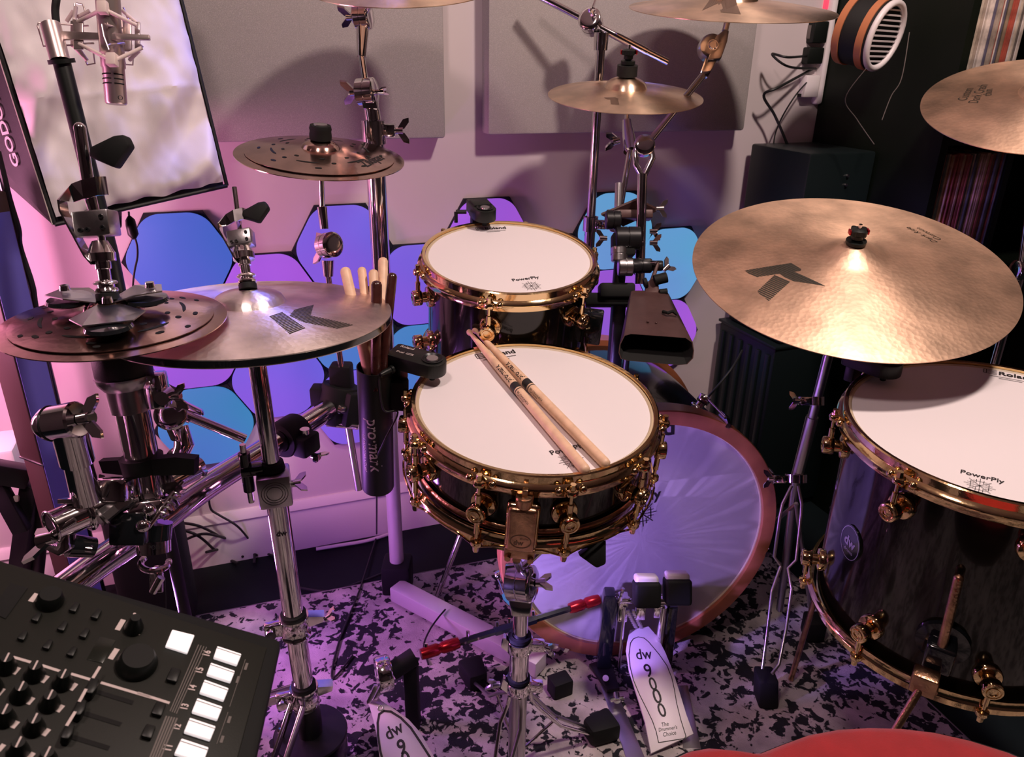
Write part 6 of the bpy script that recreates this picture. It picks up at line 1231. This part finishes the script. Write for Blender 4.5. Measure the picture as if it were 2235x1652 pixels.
# ------------------------------------------------------------------ softbox
FR = dict(tl=at(-84, -150, 1.06), tr=at(361, -150, 1.22), br=at(497, 405, 1.34), bl=at(120, 490, 1.18))
sbx = thing('softbox', 'large softbox with crumpled white front and black sides at upper left', 'softbox', (FR['bl'] + FR['br']) / 2)
ctr = sum(FR.values(), Vector()) / 4; fnn = (FR['tr'] - FR['bl']).cross(FR['tl'] - FR['br']).normalized(); fnn = fnn if fnn.dot(CAM - ctr) > 0 else -fnn
def bil(u, v): return (FR['bl'] * (1 - u) + FR['br'] * u) * (1 - v) + (FR['tl'] * (1 - u) + FR['tr'] * u) * v
random.seed(3); N1, N2 = 70, 90; vs = []; fs = []
for j in range(N2 + 1):
    for i in range(N1 + 1):
        u, v = i / N1, j / N2; e = min(u, 1 - u, v, 1 - v); uu = .016 + u * .966; vv = .022 + v * .97
        ed = math.exp(-e * 22); wv = noise.noise(Vector((u * 5, v * 7, 1.3))) * .5
        if i == 0 or i == N1: uu += wv * .010
        if j == 0: vv += noise.noise(Vector((u * 9, .3, 4))) * .012
        p = bil(uu, vv); q_ = v * 5.5 - u * 3.8; fold = noise.noise(Vector((q_ * 1.0, (u + v) * .9, .5))) * .034 * (1 - ed) * (1.25 - v) + noise.noise(Vector((u * 9 + v * 6, v * 3 - u * 4, 2))) * .0035 + (noise.noise(Vector((u * 16, v * 16, 5)))) * .0016 * (1 + 2 * ed)
        fold += .006 * math.exp(-abs((v - .42) + .03 * (u - .5)) * 60) * .5
        vs.append(p + fnn * (fold + .012 * (1 - ed) )); 
for j in range(N2):
    for i in range(N1): a = j * (N1 + 1) + i; fs.append((a, a + 1, a + N1 + 2, a + N1 + 1))
mb = MB(); mb.add(vs, fs); mb.build('front_cloth', M['fabric_w'], sbx)
bk = {k: ctr + (p - ctr) * .42 - fnn * .22 - _r * .10 + _u * .04 for k, p in FR.items()}
bk['tl'] = bk['tl'] - _r * .16; bk['bl'] = bk['bl'] - _r * .16 + _u * .05
bk = {k: p + (WO * max(0, .05 - (p - WB).dot(WO))) for k, p in bk.items()}
K = ['tl', 'tr', 'br', 'bl']; m_ = MB(); rim = [FR[k] - fnn * .012 for k in K]
m_.add([FR[k] - fnn * .020 for k in K] + [bk[k] for k in K], [(i, (i + 1) % 4, 4 + (i + 1) % 4, 4 + i) for i in range(4)] + [(4, 5, 6, 7), (0, 1, 2, 3)]); m_.build('side_shell', M['fabric_k'], sbx, smooth=False)
m_ = MB()
for i in range(4): m_.cyl(FR[K[i]] - fnn * .004, FR[K[(i + 1) % 4]] - fnn * .004, .0035, seg=8)
m_.build('edge_rim', M['fabric_k'], sbx)
m_ = MB(); m_.tube([FR['bl'] - _r * .004 + fnn * .0, FR['tl'] - _r * .004], .0011, 6); m_.build('seam_piping', M['white_ink'], sbx)
sn_ = (bk['tl'] - FR['bl']).cross(FR['tl'] - FR['bl']).normalized(); sn_ = sn_ if sn_.dot(CAM - FR['bl']) > 0 else -sn_
def onss(px, py): return onpl(px, py, FR['bl'] - fnn * .0125, sn_)
text(sbx, 'lettering', 'GODOX', onss(45, 362), onss(-11, 188), sn_, M['white_ink'], 1.0, .02, ext=.002)
sk = thing('light_stand', 'slim stand pole carrying the softbox behind the brown desk leg', 'light stand', at(0, 600, 1.4)); 
bq = at(-8, 345, 1.40); m_ = MB(); m_.cyl(bq, Vector((bq.x, bq.y, .02)), .009, seg=16); m_.build('pole', M['gloss'], sk)
m_ = MB(); m_.box(at(246, 472, 1.33), (.012, .012, .020), (_r, _f, _u), .005); m_.build('swivel_knob', M['black'], sk)
cable('thin black lead with inline switch hanging from the softbox edge', [at(281, 462, 1.36), at(284, 490, 1.36), at(298, 530, 1.38), at(300, 560, 1.38), at(294, 590, 1.38), at(290, 625, 1.39), at(288, 700, 1.4)], .0018)
t = thing('inline_switch', 'small black inline switch on the lead below the softbox', 'switch', at(288, 500, 1.36)); m_ = MB(); m_.tube([at(282, 472, 1.355), at(284, 480, 1.355), at(286, 492, 1.355), at(291, 512, 1.355), at(293, 522, 1.355)], [.003, .008, .009, .009, .003], 12); m_.build('body', M['black'], t)

# ------------------------------------------------------------------ desk leg and things at the far left
dl = onz(0, 0, 0) if 0 else None
dk = thing('desk_leg', 'dark brown telescoping steel leg with blue light painted on its side at the left edge', 'furniture leg', at(80, 900, 1.30))
b9 = at(74, 900, 1.28); bx9, by9 = b9.x, b9.y; f1 = (Vector((bx9, by9, 0)) - Vector((0, 0, 0))).normalized(); rot = math.radians(28)
ex = Vector((f1.y, -f1.x, 0)); ex = Vector((ex.x * math.cos(rot) - ex.y * math.sin(rot), ex.x * math.sin(rot) + ex.y * math.cos(rot), 0)); ey = Z.cross(ex)
zj = at(64, 992, 1.31).z
m_ = MB(); m_.box((bx9, by9, (1.0 + zj) / 2 + .0), (.0255, .030, (1.0 - zj) / 2), (ex, ey, Z), .003); m_.build('outer_tube', M['brown'], dk)
m_ = MB(); m_.box((bx9, by9, (zj + .02) / 2), (.0225, .027, (zj - .02) / 2), (ex, ey, Z), .003); m_.build('inner_tube', M['brown'], dk)
m_ = MB(); m_.box(Vector((bx9, by9, .5)) - ey * .0308, (.0225, .0008, .47), (ex, ey, Z), .0004); m_.build('painted_light_strip', M['blue_light_face'], dk)  # blue light on this face of the brown leg, painted as a strip
m_ = MB(); m_.box((bx9, by9, .011), (.04, .20, .010), (ex, ey, Z), .004); m_.build('foot', M['brown'], dk)
m_ = MB(); m_.box((bx9, by9, zj - .001), (.0262, .0308, .0016), (ex, ey, Z), .0006); m_.build('collar_edge', M['chrome_dull'], dk)
cable('black cable bundle running down beside the brown desk leg', [at(-5, 330, 1.12), at(12, 400, 1.14), at(22, 440, 1.16), at(40, 500, 1.18), at(44, 540, 1.2), at(70, 620, 1.22), at(80, 680, 1.24), at(120, 900, 1.30)], .0045)
wb = thing('white_box', 'pale white box low against the wall at the left edge', 'box', at(5, 985, 1.45)); m_ = MB(); m_.box(at(-15, 1000, 1.46), (.05, .05, .035), (WD, WO, Z), .006); m_.build('body', M['white'], wb)
ks = thing('keyboard_stand', 'black folding keyboard stand with crossed bars at the left edge', 'stand', at(20, 1130, 1.3))
def barr(a, b_, h=(.014, .010), mat=None, nm='bar'):
    d = (b_ - a).normalized(); s = d.cross(_f).normalized(); m_ = MB(); m_.box((a + b_) / 2, ((b_ - a).length / 2, h[0], h[1]), (d, s, d.cross(s)), .003); return m_.build(nm, mat or M['dark_metal'], ks)
barr(at(-60, 1020, 1.30), at(60, 1040, 1.36), (.018, .02), nm='top_rail'); barr(at(-10, 1050, 1.33), at(50, 1160, 1.36)); barr(at(70, 1055, 1.36), at(40, 1260, 1.45), (.016, .012)); barr(at(95, 1080, 1.38), at(78, 1260, 1.48), (.010, .012))
barr(at(5, 1090, 1.34), at(42, 1088, 1.35), (.006, .006), M['white_ink'], 'rubber_grip')
bg = thing('gig_bag', 'black padded bag standing on the floor behind the drum machine', 'bag', onz(370, 1330, 0))
q5 = onz(370, 1370, 0); m_ = MB(); m_.box((q5.x - .02, q5.y + .02, .185), (.075, .05, .182), (Vector((.96, .28, 0)), Vector((-.28, .96, 0)), Z), .03, 4); m_.build('body', M['rubber'], bg)
m_ = MB(); m_.tube([Vector((q5.x - .05, q5.y - .02, .366)), Vector((q5.x - .03, q5.y - .02, .385)), Vector((q5.x + .01, q5.y - .01, .385)), Vector((q5.x + .03, q5.y, .366))], .005, 8); m_.build('carry_handle', M['black'], bg)

# ------------------------------------------------------------------ drum machine
DN = Vector((.36, -.10, 1)).normalized(); DC = at(350, 1450, .62)
def dv(px, py, h=0.0): return onpl(px, py, DC, DN) + DN * h
Zd = lambda x, y: (x / 3.386, 1200 + y / 3.386)
Ze = lambda x, y: (300 + x / 6.073, 1380 + y / 6.073)
Zf = lambda x, y: (x / 6.609, 1200 + y / 6.609)
Zg = lambda x, y: (x / 6.555, 1400 + y / 6.555)
dmch = thing('drum_machine', 'black drum machine with glowing white step pads at lower left', 'drum machine', DC)
BODY = [(-60, 1205), (583, 1413), (470, 1800), (-160, 1750)]
m_ = MB(); m_.prism([dv(-70, 1196, -.045), dv(618, 1392, -.045), dv(520, 1850, -.045), dv(-240, 1750, -.045)], DN * .044, .006); m_.build('case', M['rubber'], dmch)
m_ = MB(); m_.prism([dv(-60, 1204, -.0035), dv(583, 1413, -.0035), dv(480, 1800, -.0035), dv(-220, 1740, -.0035)], DN * .0035, .001); m_.build('top_panel', M['panelface'], dmch)
def dprism(name, pts, h, mat, bev=.0006, base=0.0): m_ = MB(); m_.prism([dv(*p, base) for p in pts], DN * h, bev); return m_.build(name, mat, dmch)
# step pads, lit
pads = [((1050, 215), (1370, 320), (1310, 465), (1000, 362)), ((965, 435), (1283, 545), (1225, 690), (908, 588)), ((880, 660), (1200, 775), (1135, 935), (815, 828)), ((785, 905), (1118, 1020), (1050, 1190), (712, 1085)), ((685, 1165), (1028, 1280), (955, 1460), (608, 1350)), ((575, 1440), (935, 1560), (860, 1760), (480, 1640)), ((455, 1760), (830, 1890), (750, 2090), (360, 1960))]
nums = ['16', '15', '14', '13', '12', '11', '10']; npos = [(948, 285), (850, 510), (757, 742), (655, 992), (552, 1258), (438, 1540), (320, 1840)]
padlow = {}
for P, s, q in zip(pads, nums, npos):
    p = dprism('step_pad', [Ze(*a) for a in P], .0035, M['padlit'], .0008, .0004)
    k = [Vector(a).lerp(Vector(b_), .20) for a, b_ in ((P[0], P[3]), (P[1], P[2]))]
    a, b_ = dv(*Ze(*k[0]), .0041), dv(*Ze(*k[1]), .0041); t = (b_ - a).normalized().cross(DN) * .0003; MB().add([a - t, a + t, b_ + t, b_ - t], [(0, 1, 2, 3)]).build('pad_groove', M['grey_ink'], dmch, smooth=False)
    text(dmch, 'pad_number', s, dv(*Ze(q[0] + 0, q[1] + 32)), dv(*Ze(q[0] + 26, q[1] - 34)), DN, M['white_ink'], 1.3, .03)
dprism('lit_square_button', [Ze(455, -12), Ze(752, 62), Ze(655, 305), Ze(362, 212)], .0025, M['padlit'], .0008, .0004)
# buttons
for x, y in ((1095, 790), (1410, 890), (550, 930), (925, 1065), (1240, 1165), (350, 1200), (710, 1330), (1060, 1430)):
    dprism('button', [Zf(x - 10, y - 10), Zf(x + 60, y + 15), Zf(x - 10, y + 145), Zf(x - 120, y + 110)], .0035, M['black'], .0012, .0003)
for x, y in ((500, 590), (300, 1040), (165, 1340)): dprism('button', [Ze(x - 55, y - 95), Ze(x + 75, y - 60), Ze(x + 10, y + 110), Ze(x - 130, y + 70)], .004, M['black'], .0012, .0003)
dprism('display', [Zf(1440, 1250), Zf(1670, 1310), Zf(1480, 1640), Zf(1250, 1580)], .0006, M['screen'], .0001)
dprism('card_slot_recess', [Zf(150, 480), Zf(400, 555), Zf(80, 1000), Zf(-150, 900)], .0008, M['inner'], .0001)
# knobs
def knob(px, py, r, h, r2=None, mark=None):
    c = dv(px, py, .0003); r2 = r2 or r * .85; m_ = MB(); m_.lathe([(.0001, 0), (r, 0), (r * 1.02, h * .2), (r2, h * .85), (r2 * .9, h), (.0001, h)], c, DN, 28); k = m_.build('knob', M['black'], dmch)
    if mark:
        a = c + DN * (h + .0002); b_ = dv(*mark, .0); b_ = b_ + DN * (c + DN * (h + .0002) - b_).dot(DN); d = (b_ - a).normalized(); t = d.cross(DN) * .0006; MB().add([a - t - d * r2 * .9, a + t - d * r2 * .9, a + d * r2 * .9 + t, a + d * r2 * .9 - t], [(0, 1, 2, 3)]).build('pointer_line', M['white_ink'], k, smooth=False)
knob(*Zf(715, 760), .0105, .011, .0088); knob(*Zf(1925, 1150), .0075, .015, .0042); knob(298, 1452, .0155, .012, .0130)
K_ = [(85, 390), (490, 500), (890, 620), (290, 800), (700, 920), (60, 1130), (480, 1260), (250, 1600), (660, 1740), (-120, 680)]
for x, y in K_: knob(*Zg(x, y), .0072, .013, .0045, Zg(x + 60, y - 120))
for x, y in ((230, 420), (640, 540), (1050, 650), (435, 850), (860, 960), (215, 1190), (660, 1300), (10, 720), (440, 1640), (15, 1520)):
    a, b_ = dv(*Zg(x - 42, y + 50), .0004), dv(*Zg(x + 42, y - 45), .0004); t = (b_ - a).normalized().cross(DN) * .0016; MB().add([a - t, a + t, b_ + t, b_ - t], [(0, 1, 2, 3)]).build('printed_legend', M['white_ink'], dmch, smooth=False)
def dstrip(name, a, b_, w, mat, h=.0004):
    a, b_ = dv(*a, h), dv(*b_, h); t = (b_ - a).normalized().cross(DN) * w / 2; return MB().add([a - t, a + t, b_ + t, b_ - t], [(0, 1, 2, 3)]).build(name, mat, dmch, smooth=False)
for a, b_ in (((185, 225), (440, 300)), ((600, 345), (880, 435)), ((1015, 465), (1300, 550)), ((1440, 590), (2163, 805))): dstrip('silver_line', Zg(*a), Zg(*b_), .0022, M['white_ink'])
dstrip('silver_line', Ze(0, 805), Ze(425, 940), .0022, M['white_ink'])
for a, b_ in (((535, 635), (440, 750)), ((1780, 1010), (1690, 1160)), ((1690, 1430), (1590, 1580))): dstrip('printed_legend', Zf(*a), Zf(*b_), .0042, M['white_ink'])
for x, y in ((1940, 930), (2048, 1125), (1998, 1218)): MB().cyl(dv(*Zf(x, y), .0003), dv(*Zf(x, y), .0008), .0012, seg=10).build('printed_dot', M['white_ink'], dmch)
for o_ in (0, 35, 70, 105): dstrip('pattern_line', Ze(810 + o_, 165 + o_ * .3), Ze(430 + o_ * .8, 1050 + o_ * .3), .0007, M['grey_ink'])
for o_ in (0, 35, 70, 105, 140): dstrip('pattern_line', Ze(385 + o_, 1110 + o_ * .2), Ze(150 + o_, 1700), .0012, M['grey_ink'])
dstrip('thin_print_line', Ze(1430, 360), Ze(1220, 990), .0004, M['grey_ink']); dstrip('thin_print_line', Ze(1200, 1060), Ze(1050, 1480), .0004, M['grey_ink'])
for x, y in ((1440, 455), (1330, 630), (1215, 1160), (1120, 1420)): dstrip('printed_legend', Ze(x - 15, y + 45), Ze(x + 15, y - 45), .0022, M['grey_ink'])
# faders
for i, (x, y) in enumerate(((1345, 690), (1170, 1000), (1000, 1340))):
    dstrip('fader_slot', Zg(x + 40, y + 30), Zg(x + 560, y + 190), .0035, M['inner'])
    m_ = MB(); P = [dv(*Zg(x + dx, y + dy), .0010) for dx, dy in ((-160, 150), (-60, -80), (60, -50), (30, 80), (-40, 170))]; m_.prism(P, DN * .009, .0015); m_.build('fader_cap', M['black'], dmch)
for i, (a, b_) in enumerate((((1410, 480), (1310, 645)), ((1215, 800), (1115, 985)), ((1060, 1125), (935, 1330)))): dstrip('fader_line', Zg(*a), Zg(*b_), .0022, M['white_ink'], .0104)
stnd = thing('machine_stand', 'black stand under the drum machine at lower left', 'stand', DC - Z * .3)
m_ = MB(); dcx = dv(300, 1560, -.06); m_.cyl(dcx - Z * .012 - DN * .01, Vector((dcx.x, dcx.y, .03)), .016, seg=20); m_.build('column', M['dark_metal'], stnd)
m_ = MB(); m_.box(dcx - DN * .004, (.07, .06, .006), frame(DN), .002); m_.build('tray', M['dark_metal'], stnd)
m_ = MB(); m_.lathe([(.0001, 0), (.14, 0), (.14, .012), (.02, .026), (.0001, .026)], (dcx.x, dcx.y, .001), Z, 40); m_.build('base', M['dark_metal'], stnd)

# ------------------------------------------------------------------ drum throne at the lower right
thr = thing('drum_throne', 'red velvet topped drum throne with black rim in the lower right corner', 'stool', onz(1900, 1750, 0))
ztop = .52
top_px = [(1420, 1700), (1455, 1662), (1490, 1645), (1530, 1638), (1575, 1642), (1615, 1650), (1650, 1650), (1700, 1630), (1760, 1608), (1830, 1595), (1900, 1591), (1975, 1593), (2050, 1602), (2130, 1620), (2210, 1645), (2290, 1680), (2350, 1730), (2360, 1800), (2290, 1880), (2100, 1930), (1900, 1935), (1750, 1900), (1650, 1860), (1560, 1850), (1470, 1830), (1410, 1780), (1400, 1735)]
TP = [onz(x, y, ztop) for x, y in top_px]; tc0 = sum(TP, Vector()) / len(TP)
def ringpts(k, dz): return [tc0 + (p - tc0) * k + Z * dz for p in TP]
def loft(rings, capb=True, capt=True):
    m_ = MB(); k = len(rings[0]); vs = [p for r in rings for p in r]; fs = [(i * k + j, i * k + (j + 1) % k, (i + 1) * k + (j + 1) % k, (i + 1) * k + j) for i in range(len(rings) - 1) for j in range(k)]
    if capb: fs.append(tuple(range(k)))
    if capt: fs.append(tuple((len(rings) - 1) * k + j for j in range(k)))
    return m_.add(vs, fs)
loft([ringpts(.90, -.085), ringpts(.99, -.078), ringpts(1.045, -.05), ringpts(1.05, -.022), ringpts(1.035, -.010), ringpts(.985, -.004)]).build('side_cushion', M['rubber'], thr)
loft([ringpts(.985, -.0045), ringpts(.975, .002), ringpts(.94, .006), ringpts(.80, .010), ringpts(.5, .012), ringpts(.2, .0125)]).build('seat_top', M['red_velvet'], thr)
MB().tube(ringpts(.988, -.001) + [ringpts(.988, -.001)[0]], .0022, 8).build('piping', M['rubber'], thr)
m_ = MB(); m_.cyl((tc0.x, tc0.y, ztop - .084), (tc0.x, tc0.y, .16), .016, seg=24); m_.build('post', M['chrome'], thr)
for k in range(3):
    a = math.radians(-90 + 120 * k); e = Vector((math.cos(a), math.sin(a), 0)); m_ = MB(); m_.cyl(Vector((tc0.x, tc0.y, .28)) + e * .016, Vector((tc0.x, tc0.y, .02)) + e * .22, .008); m_.build('leg', M['chrome'], thr)
    MB().box(Vector((tc0.x, tc0.y, .0115)) + e * .225, (.018, .016, .011), None, .005).build('rubber_foot', M['rubber'], thr)

# ------------------------------------------------------------------ cables on the floor and wall
cable('black cable dropping from the rack bar across the baseboard', [onwall(455, 1075, .03), onwall(460, 1110, .03), onwall(480, 1125, .035), onwall(520, 1150, .05), onz(560, 1195, .01), onz(600, 1215, .01)], .0028)
for k, pts in enumerate(([(385, 1140), (440, 1150), (500, 1185), (530, 1215)], [(370, 1150), (430, 1168), (480, 1210), (520, 1230)], [(400, 1180), (450, 1165), (520, 1185), (560, 1212)], [(450, 1205), (500, 1195), (550, 1200), (555, 1230)])):
    cable('tangled black cable lying by the baseboard, %s of the heap' % ['highest', 'second', 'third', 'lowest'][k], [onwall(*pts[0], .06), onwall(*pts[1], .10) if k < 3 else onz(*pts[1], .02)] + [onz(*p, .012) for p in pts[2:]], .0034, grp='tangled floor cables')
cable('thin black cable crossing the rug towards the slave pedal', [onz(822, 1170, .006), onz(800, 1240, .008), onz(780, 1300, .013), onz(740, 1400, .013), onz(725, 1480, .013), onz(770, 1430, .013)], .0022)
cable('thin black cable crossing the aluminium foot beam', [onz(972, 1330, .058), onz(955, 1350, .060), onz(935, 1380, .058), onz(925, 1412, .013), onz(935, 1450, .013)], .002)
cable('long flat black cable along the dark floor under the wall', [onz(640, 1280, .006), onz(720, 1290, .006), onz(800, 1265, .006), onz(860, 1240, .006)], .003)
cable('pale white cable lying at the foot of the baseboard', [onz(690, 1198, .006), onz(740, 1190, .006), onz(800, 1180, .006), onz(850, 1165, .006)], .0045, M['trim'])
cable('blue lit black cable rising behind the bass drum to the wall', [at(1510, 905, 1.75), at(1560, 850, 1.9), at(1600, 800, 1.95), at(1620, 765, 2.0)], .003)
fs2 = thing('foot_switch', 'small dark speaker foot box behind the hi-hat tube on the floor', 'box', onz(600, 1300, 0)) if 0 else None
